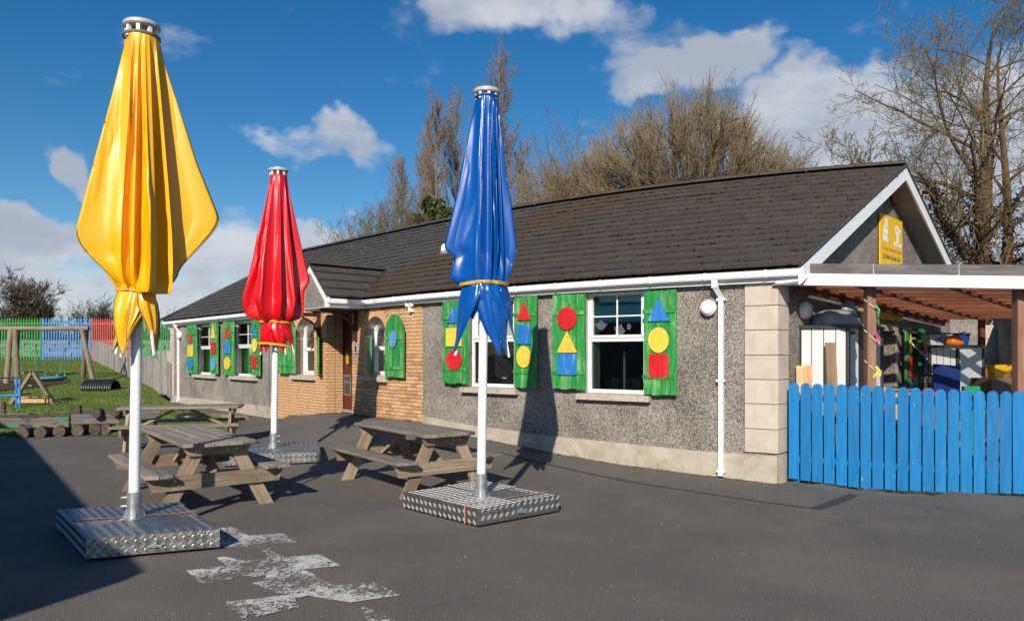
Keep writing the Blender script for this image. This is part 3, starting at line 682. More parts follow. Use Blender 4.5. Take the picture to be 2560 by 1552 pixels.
gd_l, _ = ghit(2199, 760); gd_r, _ = ghit(2238, 760); gw_l, _ = ghit(2277, 800); gw_r, _ = ghit(2302, 800)
def gcol(holes):
    m = MB(); cuts = sorted(set([0.02, UAP, UEND] + [h[0] for h in holes] + [h[1] for h in holes] + srange(0.02, UEND, 0.8)))
    for a, b in zip(cuts, cuts[1:]):
        if b - a < 1e-4: continue
        H = [h for h in holes if h[0] < (a + b) / 2 < h[1]]; sp = [(-0.35, None)]
        if H: sp = [(-0.35, H[0][2]), (H[0][3], None)]
        for lo, hi in sp:
            ha, hb = (gz_top(a), gz_top(b)) if hi is None else (hi, hi)
            m.add([gw(a, 0, lo), gw(b, 0, lo), gw(b, 0, hb), gw(a, 0, ha)], [(0, 1, 2, 3)])
        for h in H:
            m.add([gw(a, 0, h[3]), gw(b, 0, h[3]), gw(b, -0.25, h[3]), gw(a, -0.25, h[3])], [(0, 1, 2, 3)])
            m.add([gw(a, 0, h[2]), gw(b, 0, h[2]), gw(b, -0.25, h[2]), gw(a, -0.25, h[2])], [(0, 1, 2, 3)])
    for h in holes:
        for s in (h[0], h[1]): m.add([gw(s, 0, h[2]), gw(s, -0.25, h[2]), gw(s, -0.25, h[3]), gw(s, 0, h[3])], [(0, 1, 2, 3)])
    return m
GH = [(gd_l + 0.1, gd_r, 0.0, 2.12), (gw_l, gw_r, 0.85, 2.12)]
gcol(GH).build('gable_wall', 'pebbledash', bld)
# rest of the shell: back and left walls
FARC = gw(UEND, 0, 0); BL0 = fp(S_LEFT, 0, 0); BLB = BL0 - outn(S_LEFT) * 5.9
m = MB()
for a, b in ((FARC, BLB), (BLB, BL0)):
    m.add([(a.x, a.y, -0.3), (b.x, b.y, -0.3), (b.x, b.y, ZW), (a.x, a.y, ZW)], [(0, 1, 2, 3)])
m.build('rear_wall', 'pebbledash', bld)
# quoins: the corner blocks
def quoin_stack(name, zs, w_front, w_side, corner):
    for a, b in zip(zs, zs[1:]):
        m = MB(); z0, z1 = a + 0.004, b - 0.004
        if corner == 'R':
            poly = [fp(S_CORNER - w_front, -0.02, 0), fp(S_CORNER - w_front, 0.035, 0), C0 + outn(S_CORNER) * 0.035 + GN * 0.035, gw(w_side, 0.035, 0), gw(w_side, -0.02, 0), C0 - outn(S_CORNER) * 0.02 - GN * 0.02]
        else:
            n = outn(S_LEFT); t = tang(S_LEFT); poly = [BL0 + t * w_front - n * 0.02, BL0 + t * w_front + n * 0.03, BL0 + n * 0.03 - t * 0.03, BL0 - n * w_side - t * 0.03, BL0 - n * w_side + t * 0.02, BL0 + t * 0.02 - n * 0.02]
        m.prism([(p.x, p.y) for p in poly], lambda u, v, d: (u, v, d), z0, z1); o = m.build(name, 'quoin', bld)
        b_ = bmesh.new(); b_.from_mesh(o.data); bmesh.ops.bevel(b_, geom=list(b_.edges), offset=0.005, segments=1, affect='EDGES'); b_.to_mesh(o.data); b_.free()
zc = [zpy(640 + q / 2.41, C0.y) for q in (1190, 1045, 893, 745, 597, 445, 297)] + [ZW]
quoin_stack('quoin_block', zc, S_CORNER - sof(1863), 0.33, 'R')
zl = list(np.linspace(0.25, ZW, 9)); quoin_stack('quoin_block', zl, 0.32, 0.35, 'L')
# corner plinth return on the gable side
m = MB(); m.prism([tuple(p[:2]) for p in (C0 - GN * 0.02, C0 + GN * 0.036 + outn(S_CORNER) * 0.036, gw(0.36, 0.036, 0), gw(0.36, -0.02, 0))], lambda u, v, d: (u, v, d), -0.35, plint(S_CORNER) + 0.02); m.build('plinth', 'plinth', bld)
# ---- windows
def window(key, op, blind, arch=False, pale=True):
    sa, sb, z0, z1 = op; sm = (sa + sb) / 2; w = sb - sa; fd = -0.085
    wnd = MB(); fw = 0.055 if w < 0.9 else 0.06
    slab(sa, sb, z0, z0 + fw, fd - 0.05, fd).build  # noqa
    W0 = slab(sa, sa + fw, z0, z1, fd - 0.05, fd); o = None
    parts = [(sa, sa + fw, z0, z1), (sb - fw, sb, z0, z1), (sa + fw, sb - fw, z0, z0 + fw), (sa + fw, sb - fw, z1 - fw, z1), (sa + fw, sb - fw, z0 + (z1 - z0) * 0.50, z0 + (z1 - z0) * 0.50 + fw * 1.1)]
    fr = MB()
    for (a, b, c, d) in parts:
        k = slab(a, b, c, d, fd - 0.05, fd, 1.0); fr.add(k.v, k.f)
    zmid = z0 + (z1 - z0) * 0.50 + fw * 1.1
    # opening light: its own slightly proud frame in the upper half
    for (a, b, c, d) in ((sa + fw - 0.012, sa + fw + 0.03, zmid, z1 - fw), (sb - fw - 0.03, sb - fw + 0.012, zmid, z1 - fw), (sa + fw + 0.03, sb - fw - 0.03, zmid - 0.006, zmid + 0.034), (sa + fw + 0.03, sb - fw - 0.03, z1 - fw - 0.034, z1 - fw + 0.006)):
        k = slab(a, b, c, d, fd - 0.03, fd + 0.016, 1.0); fr.add(k.v, k.f)
    o = fr.build('window', 'white_upvc', bld)
    for (a, b, c, d) in ((sa + fw, sb - fw, z0 + fw, zmid - fw), (sa + fw, sb - fw, zmid, z1 - fw)):
        MB().add([fp(a, fd - 0.03, c), fp(b, fd - 0.03, c), fp(b, fd - 0.03, d), fp(a, fd - 0.03, d)], [(0, 1, 2, 3)]).build('pane', 'glass', o)
    slab(sm - 0.010, sm + 0.010, zmid + 0.02, z1 - fw - 0.02, fd - 0.028, fd - 0.012, 1).build('glazing_bar', 'white_upvc', o)
    zb = zmid + (z1 - fw - zmid) * 0.48
    slab(sa + fw, sb - fw, zb - 0.010, zb + 0.010, fd - 0.027, fd - 0.013, 1).build('glazing_bar', 'white_upvc', o)
    # room behind
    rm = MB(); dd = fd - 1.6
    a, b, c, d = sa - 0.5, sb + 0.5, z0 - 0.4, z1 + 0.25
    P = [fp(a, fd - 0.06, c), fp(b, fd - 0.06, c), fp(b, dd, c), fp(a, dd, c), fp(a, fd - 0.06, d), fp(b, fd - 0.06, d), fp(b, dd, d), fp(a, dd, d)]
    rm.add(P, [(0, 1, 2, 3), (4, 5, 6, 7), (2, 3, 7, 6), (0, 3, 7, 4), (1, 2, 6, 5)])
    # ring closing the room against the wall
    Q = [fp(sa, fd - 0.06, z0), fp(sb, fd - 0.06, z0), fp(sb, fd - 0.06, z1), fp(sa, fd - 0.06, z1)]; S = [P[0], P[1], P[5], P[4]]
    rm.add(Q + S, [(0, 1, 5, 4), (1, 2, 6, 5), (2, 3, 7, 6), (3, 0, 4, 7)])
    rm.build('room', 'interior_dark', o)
    if pale:
        slab(sa + fw * 0.4, sa + fw + 0.02, z0 + 0.02, z1 - 0.02, fd - 0.24, fd - 0.062, 1).build('inner_reveal', 'interior_pale', o)
    if blind: slab(sa + fw * 0.5, sb - fw * 0.5, zb + (zmid - zb) * 0.28, z1 - 0.02, fd - 0.14, fd - 0.13, 1).build('blind', blind, o)
    return o
wobj = {}
for k, bl in (('w1', 'blind_yellow'), ('w2', 'blind_red'), ('w3', None), ('w4', 'blind_teal')): wobj[k] = window(k, WIN[k], bl)
# concrete band round the two near windows and plain reveals at the far ones
for k in ('w1', 'w2', 'w3', 'w4'):
    sa, sb, z0, z1 = WIN[k]; bw = 0.05 if k in ('w1', 'w2') else 0.10
    slab(sa - bw, sa + 0.002, z0, ZW - 0.005, -0.155, 0.012, 1).build('window_surround', 'sill_concrete', bld)
    slab(sb - 0.002, sb + bw, z0, ZW - 0.005, -0.155, 0.012, 1).build('window_surround', 'sill_concrete', bld)
    slab(sa + 0.002, sb - 0.002, z1, ZW - 0.004, -0.155, 0.010, 0.4).build('lintel', 'sill_concrete', bld)
    m = ribbon(sa - 0.11, sb + 0.11, [(-0.15, z0 - 0.10), (0.11, z0 - 0.10), (0.11, z0 - 0.012), (-0.15, z0 + 0.012)], 0.3); m.build('sill', 'sill_concrete', bld)
# things seen through the glass
sa, sb, z0, z1 = WIN['w4']
for i, (u, v, w, h) in enumerate(((0.18, 0.66, 0.20, 0.13), (0.50, 0.60, 0.17, 0.20), (0.66, 0.64, 0.07, 0.10))):
    poly = [(math.cos(t) * w / 2 * (1 + 0.25 * math.sin(5 * t + i)), math.sin(t) * h / 2 * (1 + 0.3 * math.cos(4 * t + i * 2))) for t in np.linspace(0, 6.283, 18)[:-1]]
    s0 = sa + (sb - sa) * u; zz_ = z0 + (z1 - z0) * v
    MB().prism(poly, lambda a, b, d: fp(s0 + a, -0.18 + d, zz_ + b), 0, 0.003).build('paper_cutout', 'paper_white', wobj['w4'])
m = MB(); m.lathe(fp(sa + (sb - sa) * 0.42, -0.5, z0 - 0.1), [(0.02, 0), (0.02, 0.75)], 8); m.build('curtain_pole', 'grey_plastic', wobj['w4'])
sa, sb, z0, z1 = WIN['w3']
m = MB(); m.lathe(fp(sa + (sb - sa) * 0.70, -0.30, z0 + 0.02), [(0.15, 0), (0.18, 0.13), (0.19, 0.14), (0.19, 0.155), (0.16, 0.15)], 20); m.build('plastic_basin', 'grey_plastic', wobj['w3'], 40)
for k, u in (('w1', 0.35), ('w2', 0.40), ('w2', 0.6)):
    sa, sb, z0, z1 = WIN[k]; poly = [(math.cos(t) * 0.09 * (1 + 0.3 * math.sin(6 * t)), math.sin(t) * 0.13) for t in np.linspace(0, 6.283, 16)[:-1]]; s0 = sa + (sb - sa) * u; zz_ = z0 + (z1 - z0) * 0.27
    MB().prism(poly, lambda a, b, d: fp(s0 + a, -0.19 + d, zz_ + b), 0, 0.003).build('paper_cutout', 'paper_white', wobj[k])
# ---- brick part with two arched windows and a recessed door
CO = 0.072                                   # course height
BZ0 = 0.0
def arch_fun(op):
    sa, sb, z0, z1 = op; r = (sb - sa) / 2; sm = (sa + sb) / 2; spring = z1 - r * 1.0
    return spring, (lambda s: spring + math.sqrt(max(0.0, r * r - (s - sm) ** 2)))
def brick_panel(s0, s1, op):
    spring, zf = arch_fun(op); h = [(op[0], op[1], op[2], zf)]
    return col_wall(s0, s1, -0.1, ZW, h, -0.012, -0.20)
bw_ = MB()
for (a, b, k) in ((S_BL, S_D0, 'a1'), (S_D1, S_BR, 'a2')):
    q = brick_panel(a, b, ARC[k]); bw_.add(q.v, q.f)
DREC = -0.42
for s in (S_D0, S_D1): bw_.add([fp(s, -0.012, -0.1), fp(s, DREC - 0.1, -0.1), fp(s, DREC - 0.1, ZW), fp(s, -0.012, ZW)], [(0, 1, 2, 3)])
brw = bw_.build('brick_wall', 'mortar', bld)
BR = []                                      # brick placements (pos, ex, outward, length)
BL_, BH_ = 0.218, CO - 0.010
def lay(s0, s1, op):
    spring, zf = arch_fun(op); sm = (op[0] + op[1]) / 2; r = (op[1] - op[0]) / 2; AR = r + 0.215
    n = int(math.ceil((ZW + 0.1) / CO))
    for c in range(n):
        z = -0.1 + (c + 0.5) * CO
        if z + CO / 2 > ZW + 0.02: break
        segs = [(s0, s1)]
        if op[2] < z < spring + AR:
            if z < spring: lo, hi = op[0], op[1]
            else:
                q = math.sqrt(max(0, AR * AR - (z - CO / 2 - spring) ** 2)); lo, hi = sm - q, sm + q
            segs = [(s0, lo), (hi, s1)]
        off = 0.0 if c % 2 == 0 else 0.114
        for a, b in segs:
            x = s0 - 0.228 + off
            while x < b:
                u, v = max(a, x) + 0.005, min(b, x + 0.228) - 0.005
                if v - u > 0.03: BR.append((fp((u + v) / 2, -0.042, z), tang((u + v) / 2), v - u, CO - 0.010, 0.09))
                x += 0.228
    # voussoirs
    nv = 17
    for i in range(nv):
        t = math.pi * (i + 0.5) / nv; rr = r + 0.108; p = fp(sm + rr * math.cos(t), -0.040, spring + rr * math.sin(t)); tg = tang(sm)
        rad = tg * math.cos(t) + Vector((0, 0, 1)) * math.sin(t); BR.append((p, rad, 0.205, math.pi * rr / nv - 0.008, 0.092))
lay(S_D1, S_BR, ARC['a2']); n_right = len(BR); lay(S_BL, S_D0, ARC['a1'])
# returns of the door recess
for c in range(int((ZW + 0.1) / CO)):
    z = -0.1 + (c + 0.5) * CO
    for a, b in ((0.0, 0.20), (0.21, 0.40)):
        BR.append((fp(S_D0 - 0.034, -a - (b - a) / 2 - 0.006, z), -outn(S_D0), (b - a) - 0.01 if c % 2 else (b - a) - 0.012, CO - 0.010, 0.09))
rest = MB()
for i, (p, ex, l, h_, dep) in enumerate(BR):
    M = frame(p - ORB, ex, (0, 0, 1)) if abs(ex.z) < 0.999 else frame(p - ORB, ex, ey=outn(9.0))
    if abs(ex.z) > 0.02: M = frame(p - ORB, ex, ey=-outn(9.0))
    if i < 300:
        l = round(l / 0.02) * 0.02 if abs(l - 0.218) > 0.004 else 0.218
        piece('brick', brw, 'brick', (l, dep, h_), M, 0.004)
    else: rest.box((0, 0, 0), (l, dep, h_)); k = rest.v[-8:]; rest.v[-8:] = [tuple((M @ Vector(q)) + ORB) for q in k]
o = rest.build('brick_courses', 'brick', brw); o['kind'] = 'stuff'
# arched windows: white frame, glass, room
for k in ('a1', 'a2'):
    sa, sb, z0, z1 = ARC[k]; spring, zf = arch_fun(ARC[k]); sm = (sa + sb) / 2; r = (sb - sa) / 2; fd = -0.20; fw = 0.055
    # smooth pale render lining the head of the arch
    outer = [(sa, z0)] + [(sm - r * math.cos(t), spring + r * math.sin(t)) for t in np.linspace(0, math.pi, 17)] + [(sb, z0)]
    ri = r - fw; inner = [(sa + fw, z0 + fw)] + [(sm - ri * math.cos(t), spring + ri * math.sin(t)) for t in np.linspace(0, math.pi, 17)] + [(sb - fw, z0 + fw)]
    m = MB(); n = len(outer)
    V_ = [fp(u, fd, v) for u, v in outer] + [fp(u, fd, v) for u, v in inner] + [fp(u, fd - 0.05, v) for u, v in outer] + [fp(u, fd - 0.05, v) for u, v in inner]
    m.add(V_, [(i, (i + 1) % n, n + (i + 1) % n, n + i) for i in range(n)] + [(n + i, n + (i + 1) % n, 3 * n + (i + 1) % n, 3 * n + i) for i in range(n)])
    zt = z0 + (spring - z0) * 0.72; q = slab(sa + fw, sb - fw, zt - 0.04, zt + 0.04, fd - 0.05, fd + 0.004, 1); m.add(q.v, q.f)
    q = slab(sa + fw, sb - fw, z0 + fw, z0 + fw + 0.05, fd - 0.04, fd + 0.012, 1); m.add(q.v, q.f)
    for a in (sa + fw, sb - fw - 0.04): q = slab(a, a + 0.04, z0 + fw, zt - 0.04, fd - 0.04, fd + 0.012, 1); m.add(q.v, q.f)
    w = m.build('arched_window', 'white_upvc', bld)
    MB().add([fp(u, fd - 0.03, v) for u, v in inner], [tuple(range(n))]).build('pane', 'glass', w)
    rm = MB(); dd = fd - 1.2; a, b, c, d = sa - 0.3, sb + 0.3, z0 - 0.2, z1 + 0.1
    P = [fp(a, fd - 0.06, c), fp(b, fd - 0.06, c), fp(b, dd, c), fp(a, dd, c), fp(a, fd - 0.06, d), fp(b, fd - 0.06, d), fp(b, dd, d), fp(a, dd, d)]
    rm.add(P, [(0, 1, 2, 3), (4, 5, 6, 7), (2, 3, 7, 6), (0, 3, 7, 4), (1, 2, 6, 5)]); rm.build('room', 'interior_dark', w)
    m = MB(); rows = [[fp(sm - rr * math.cos(t), dq, spring + rr * math.sin(t)) for t in np.linspace(0.0, math.pi, 17)] for rr, dq in ((r - 0.004, -0.02), (r - 0.004, -0.20))]
    m.grid(rows); m.build('arch_lining', 'sill_concrete', bld, True)
    MB().prism([(math.cos(t) * 0.12, math.sin(t) * 0.17) for t in np.linspace(0, 6.283, 20)[:-1]], lambda a, b, d: fp(sm + 0.03 + a, fd - 0.16 + d, spring - 0.05 + b), 0, 0.004).build('paper_cutout', 'interior_pale', w)
    slab(sm - 0.13, sm + 0.0, z0 + (spring - z0) * 0.80, z0 + (spring - z0) * 0.86, fd - 0.028, fd - 0.025, 1).build('sticker', 'alarm_red', w)
    m = ribbon(sa - 0.13, sb + 0.10, [(-0.19, z0 - 0.10), (0.10, z0 - 0.10), (0.10, z0 - 0.012), (-0.19, z0 + 0.012)], 0.3); m.build('sill', 'sill_concrete', bld)
# ---- door
dz0 = foot(sof(850)) + 0.01; dz1 = dz0 + 2.06; ds0, ds1 = S_D0 + 0.005, S_D1 + 0.55
sdl = sof(846, DREC)
m = MB()
for (a, b, c, d) in ((S_D0 + 0.002, sdl, dz0, ZW), (sdl, ds1, dz1, ZW)): q = slab(a, b, c, d, DREC - 0.06, DREC + 0.03, 1); m.add(q.v, q.f)
m.build('door_frame', 'brown_door', bld)
slab(sof(836, DREC), sof(842, DREC), dz0 + 0.09, dz1 - 0.02, DREC + 0.03, DREC + 0.045, 1).build('door_guard_strip', 'white_upvc', bld)
dr = slab(sdl, ds1, dz0 + 0.01, dz1, DREC - 0.05, DREC - 0.01, 1).build('door', 'brown_door', bld)
nb_ = 9
for i in range(nb_):
    a = sdl + 0.015 + (ds1 - sdl - 0.03) * i / nb_; slab(a, a + (ds1 - sdl - 0.03) / nb_ - 0.008, dz0 + 0.1, dz1 - 0.05, DREC - 0.01, DREC - 0.004, 1).build('door_board', 'brown_door', dr)
slab(S_D0, ds1, dz0 - 0.03, dz0 + 0.03, DREC - 0.05, DREC + 0.07, 1).build('threshold', 'bench_frame', bld)
def dpx(px, py, d): s = sof(px, d); return s, zpy(py, fp(s, d, 0).y)
s_, z_ = dpx(872, 893, DREC)
rows = []
for k in (1.0, 0.84): rows.append([fp(s_ + 0.17 * k * math.cos(t), DREC + (0.012 if k == 1 else 0.006), z_ + 0.215 * k * math.sin(t)) for t in np.linspace(0, 6.283, 29)[:-1]])
MB().grid(rows, True).build('porthole_ring', 'brown_timber', dr, True)
MB().add([fp(s_ + 0.15 * math.cos(t), DREC + 0.002, z_ + 0.19 * math.sin(t)) for t in np.linspace(0, 6.283, 29)[:-1]], [tuple(range(28))]).build('porthole_glass', 'black_plastic', dr)
s2, z2 = dpx(868, 895, DREC + 0.004)
slab(s2 - 0.055, s2 + 0.055, z2 - 0.13, z2 + 0.11, DREC + 0.004, DREC + 0.007, 1).build('warning_notice', 'sign_yellow', dr)
MB().prism([(-0.045, 0), (0.045, 0), (0, 0.085)], lambda a, b, d: fp(s2 + a, d, z2 + 0.01 + b), DREC + 0.007, DREC + 0.009).build('warning_triangle', 'print_black', dr)
MB().prism([(-0.033, 0.008), (0.033, 0.008), (0, 0.070)], lambda a, b, d: fp(s2 + a, d, z2 + 0.01 + b), DREC + 0.009, DREC + 0.010).build('warning_field', 'sign_yellow', dr)
MB().prism([(-0.012, 0.012), (0.008, 0.030), (-0.002, 0.031), (0.012, 0.055), (-0.010, 0.034), (0.0, 0.032)], lambda a, b, d: fp(s2 + a, d, z2 + 0.01 + b), DREC + 0.010, DREC + 0.011).build('warning_bolt', 'print_black', dr)
for i in range(3): slab(s2 - 0.04, s2 + 0.04 - 0.02 * i, z2 - 0.03 - i * 0.03, z2 - 0.016 - i * 0.03, DREC + 0.007, DREC + 0.009, 1).build('notice_line', 'print_black', dr)
s3, z3 = dpx(868, 960, DREC)
slab(s3 - 0.15, s3 + 0.16, z3 - 0.25, z3 + 0.21, DREC - 0.004, DREC + 0.006, 1).build('lower_panel_frame', 'bench_frame', dr)
slab(s3 - 0.13, s3 + 0.15, z3 - 0.23, z3 + 0.19, DREC + 0.006, DREC + 0.009, 1).build('lower_panel', 'panel_teal', dr)
# ---- text helper: letters as thin solid shapes on a plane
def text(name, body, size, fn, mat, parent, d=0.002):
    cu = bpy.data.curves.new(name, 'FONT'); cu.body = body; cu.size = size; cu.resolution_u = 2; cu.extrude = 0.0
    to = bpy.data.objects.new(name, cu); COL.objects.link(to)
    dg = bpy.context.evaluated_depsgraph_get(); dg.update(); me = bpy.data.meshes.new_from_object(to.evaluated_get(dg)); bpy.data.objects.remove(to); bpy.data.curves.remove(cu)
    vs = [Vector(v.co) for v in me.vertices]; fs = [tuple(p.vertices) for p in me.polygons]; bpy.data.meshes.remove(me)
    m = MB(); m.add([fn(v.x, v.y, d) for v in vs], fs); return m.build(name, mat, parent)
text('welcome_lettering', 'WELC', 0.095, lambda u, v, d: fp(s3 - 0.11 + u, DREC + 0.009 + d, z3 + 0.02 + v), 'grey_plastic', dr)
# ---- timber brackets of the porch
def bracket(s):
    def b(u, z, w=0.07): return fp(s, u, z)
    m = MB(); zt = ZW - 0.01
    for (u0, z0_, u1, z1_) in ((0.0, zt - 0.62, 0.075, zt), (0.075, zt - 0.085, 0.86, zt)):
        q = MB().prism([(u0, z0_), (u1, z0_), (u1, z1_), (u0, z1_)], lambda u, v, d: fp(s + d, u, v), -0.035, 0.035); m.add(q.v, q.f)
    o = m.build('porch_bracket', 'brown_timber', bld)
    arc = [(0.075 + 0.62 * (1 - math.cos(t)), zt - 0.085 - 0.46 * (1 - math.sin(t))) for t in np.linspace(0, math.pi / 2, 9)]; arc2 = [(u - 0.0 + 0.07 * math.cos(t) * 0 - 0.055 * 0, v - 0.0) for (u, v), t in zip(arc, np.linspace(0, 1.57, 9))]
    inn = [(0.075 + 0.52 * (1 - math.cos(t)) , zt - 0.085 - 0.36 * (1 - math.sin(t))) for t in np.linspace(0, math.pi / 2, 9)]
    MB().prism(arc + inn[::-1], lambda u, v, d: fp(s + d, u, v), -0.03, 0.03).build('brace', 'brown_timber', o)
    MB().prism([(0.0, zt - 0.68), (0.05, zt - 0.68), (0.07, zt - 0.62), (0.0, zt - 0.62)], lambda u, v, d: fp(s + d, u, v), -0.03, 0.03).build('bracket_foot', 'brown_timber', o)
bracket(sof(888, 0.04)); bracket(sof(797, 0.04))
# ---- shutters
def shutter(pl, pr, ptl, pbl, seq, d=0.10, boards=4, archtop=False):
    """boards, two battens, three painted shapes; columns and rows as in the photograph (rows at the left edge)"""
    sa, sb = sof(pl, d + 0.02), sof(pr, d + 0.02); Y = fp((sa + sb) / 2, d, 0).y; z1, z0 = zpy(ptl, Y), zpy(pbl, Y); w = sb - sa; h = z1 - z0
    root = slab(sa + 0.004, sb - 0.004, z0 + 0.012, z1 - (0.30 if archtop else 0.012), d - 0.012, d - 0.002, 1).build('shutter', 'green_paint', bld)
    for i in range(boards):
        a, b = sa + w * i / boards + 0.0035, sa + w * (i + 1) / boards - 0.0035; zz1 = z1 + random.uniform(-0.01, 0.008); zz0 = z0 + random.uniform(-0.012, 0.008)
        if archtop:
            r = w / 2; sm = (sa + sb) / 2; zc = z1 - r * 1.25
            poly = [(a, zz0), (b, zz0)] + [(s, zc + 1.25 * math.sqrt(max(0, r * r - (s - sm) ** 2))) for s in np.linspace(b, a, 6)]
            MB().prism(poly, lambda u, v, q: fp(u, q, v), d - 0.002, d + 0.016 + random.uniform(0, 0.003)).build('board', 'green_paint', root)
        else: slab(a, b, zz0, zz1, d - 0.002, d + 0.016 + random.uniform(0, 0.004), 1).build('board', 'green_paint', root)
    for f in ((0.14, 0.62) if archtop else (0.17, 0.80)):
        zz = z0 + h * f; slab(sa - 0.012, sb - 0.018, zz - 0.028, zz + 0.028, d + 0.020, d + 0.036, 1).build('batten', 'green_paint', root)
    if archtop:
        sm = (sa + sb) / 2; zz = z0 + h * 0.60
        MB().prism([(sm - 0.01 + 0.125 * math.cos(t), zz + 0.17 * math.sin(t)) for t in np.linspace(0, 6.283, 25)[:-1]], lambda u, v, q: fp(u, q, v), d + 0.036, d + 0.050).build('painted_shape', 'shape_pale_blue', root)
        return
    sm = (sa + sb) / 2 - 0.02 * w
    for (kind, colr, f0, f1, wf) in seq:
        b, t = z0 + h * f0, z0 + h * f1; hw = w * wf / 2; mid = (b + t) / 2; rr = (t - b) / 2
        if kind == 't': poly = [(sm - hw, b), (sm + hw, b), (sm, t)]
        elif kind == 's': poly = [(sm - hw, b), (sm + hw, b), (sm + hw * 1.02, t), (sm - hw * 0.98, t)]
        else: poly = [(sm + hw * math.cos(q), mid + rr * math.sin(q)) for q in np.linspace(0, 6.283, 29)[:-1]]
        MB().prism(poly, lambda u, v, q: fp(u, q, v), d + 0.037, d + 0.049).build('painted_shape', 'shape_' + colr, root)
        slab(sm - 0.012, sm + 0.012, t, t + h * 0.03, d + 0.020, d + 0.034, 1).build('spacer_lath', 'green_paint', root)
T3 = lambda a, b, c: [(a[0], a[1], 0.70, 0.92, 0.72 if a[0] != 's' else 0.62), (b[0], b[1], 0.42, 0.645, 0.62 if b[0] == 's' else 0.66), (c[0], c[1], 0.13, 0.385, 0.62 if c[0] == 's' else 0.70)]
shutter(466, 490, 812, 932, [('t', 'red', 0.64, 0.87, 0.50), ('s', 'yellow', 0.34, 0.58, 0.60), ('c', 'blue', 0.07, 0.31, 0.58)])
shutter(526, 543.5, 807, 935, [('t', 'yellow', 0.70, 0.98, 0.55), ('s', 'red', 0.40, 0.63, 0.58), ('c', 'pale_blue', 0.07, 0.32, 0.62)], 0.10, 3)
shutter(557, 583.5, 804, 937, [('t', 'red', 0.70, 0.93, 0.55), ('s', 'blue', 0.40, 0.62, 0.60), ('c', 'yellow', 0.10, 0.34, 0.62)])
shutter(628, 648.5, 799, 939, [('t', 'blue', 0.70, 0.94, 0.55), ('c', 'yellow', 0.42, 0.66, 0.60), ('s', 'red', 0.13, 0.36, 0.62)], 0.10, 3)
shutter(1106, 1171, 753, 958, [('t', 'blue', 0.735, 0.95, 0.55), ('s', 'yellow', 0.45, 0.675, 0.60), ('c', 'red', 0.165, 0.40, 0.62)])
shutter(1285, 1341, 741, 968, [('t', 'red', 0.74, 0.955, 0.62), ('s', 'blue', 0.475, 0.69, 0.60), ('c', 'yellow', 0.215, 0.455, 0.64)])
shutter(1381, 1462, 736, 972, [('c', 'red', 0.625, 0.865, 0.60), ('t', 'yellow', 0.385, 0.615, 0.62), ('s', 'blue', 0.15, 0.375, 0.58)])
shutter(1609, 1691, 726, 986, [('t', 'blue', 0.705, 0.925, 0.68), ('c', 'yellow', 0.40, 0.645, 0.62), ('s', 'red', 0.165, 0.39, 0.60)])
shutter(962, 1008.5, 786, 942, None, 0.09, 4, True); shutter(694, 736, 790, 933, None, 0.09, 4, True)
for px, pt_, pb_ in ((909, 839, 940), (778, 843, 935)):          # the other leaf of each pair stands open, edge on
    s0 = sof(px, 0.2); Y = fp(s0, 0.2, 0).y; z1, z0 = zpy(pt_, Y), zpy(pb_, Y); e = direction(px, 885); u = Vector((e.x, e.y, 0)).normalized(); b0 = fp(s0, 0.03, 0); b1 = b0 - u * 0.34; n_ = Vector((u.y, -u.x, 0)) * 0.022
    MB().hexa([(*(b0 + n_).xy, z0), (*(b0 - n_).xy, z0), (*(b1 - n_).xy, z0), (*(b1 + n_).xy, z0), (*(b0 + n_).xy, z1 - 0.0), (*(b0 - n_).xy, z1), (*(b1 - n_).xy, z1), (*(b1 + n_).xy, z1)]).build('shutter', 'green_paint', bld)
# ------------------------------------------------------------------ roof
A0 = sof(404, OVH); A1 = sof(1997, OVH); AH = 4.45     # eave run and foot of the hip
ZE = ZG + 0.045
def eave(a): return fp(a, OVH - 0.02, ZE)
def rdg(a): return ridge((a - AH) / (A1 - AH) * _RL)
def roof_pt(a, v, up=0.0):
    p = eave(a).lerp(rdg(a), v)
    if up:
        n = (eave(a + 0.1) - eave(a)).cross(rdg(a) - eave(a)).normalized(); p = p + n * up
    return p
NR = 17
roofo = MB().grid([[roof_pt(a, v, -0.03) for v in np.linspace(0, 1, 5)] for a in srange(A0, A1, 0.5) if a >= AH] ).build('roof', 'lead', bld)
m = MB(); m.add([roof_pt(A0, 0, -0.03), roof_pt(AH, 0, -0.03), roof_pt(AH, 1, -0.03)], [(0, 1, 2)])
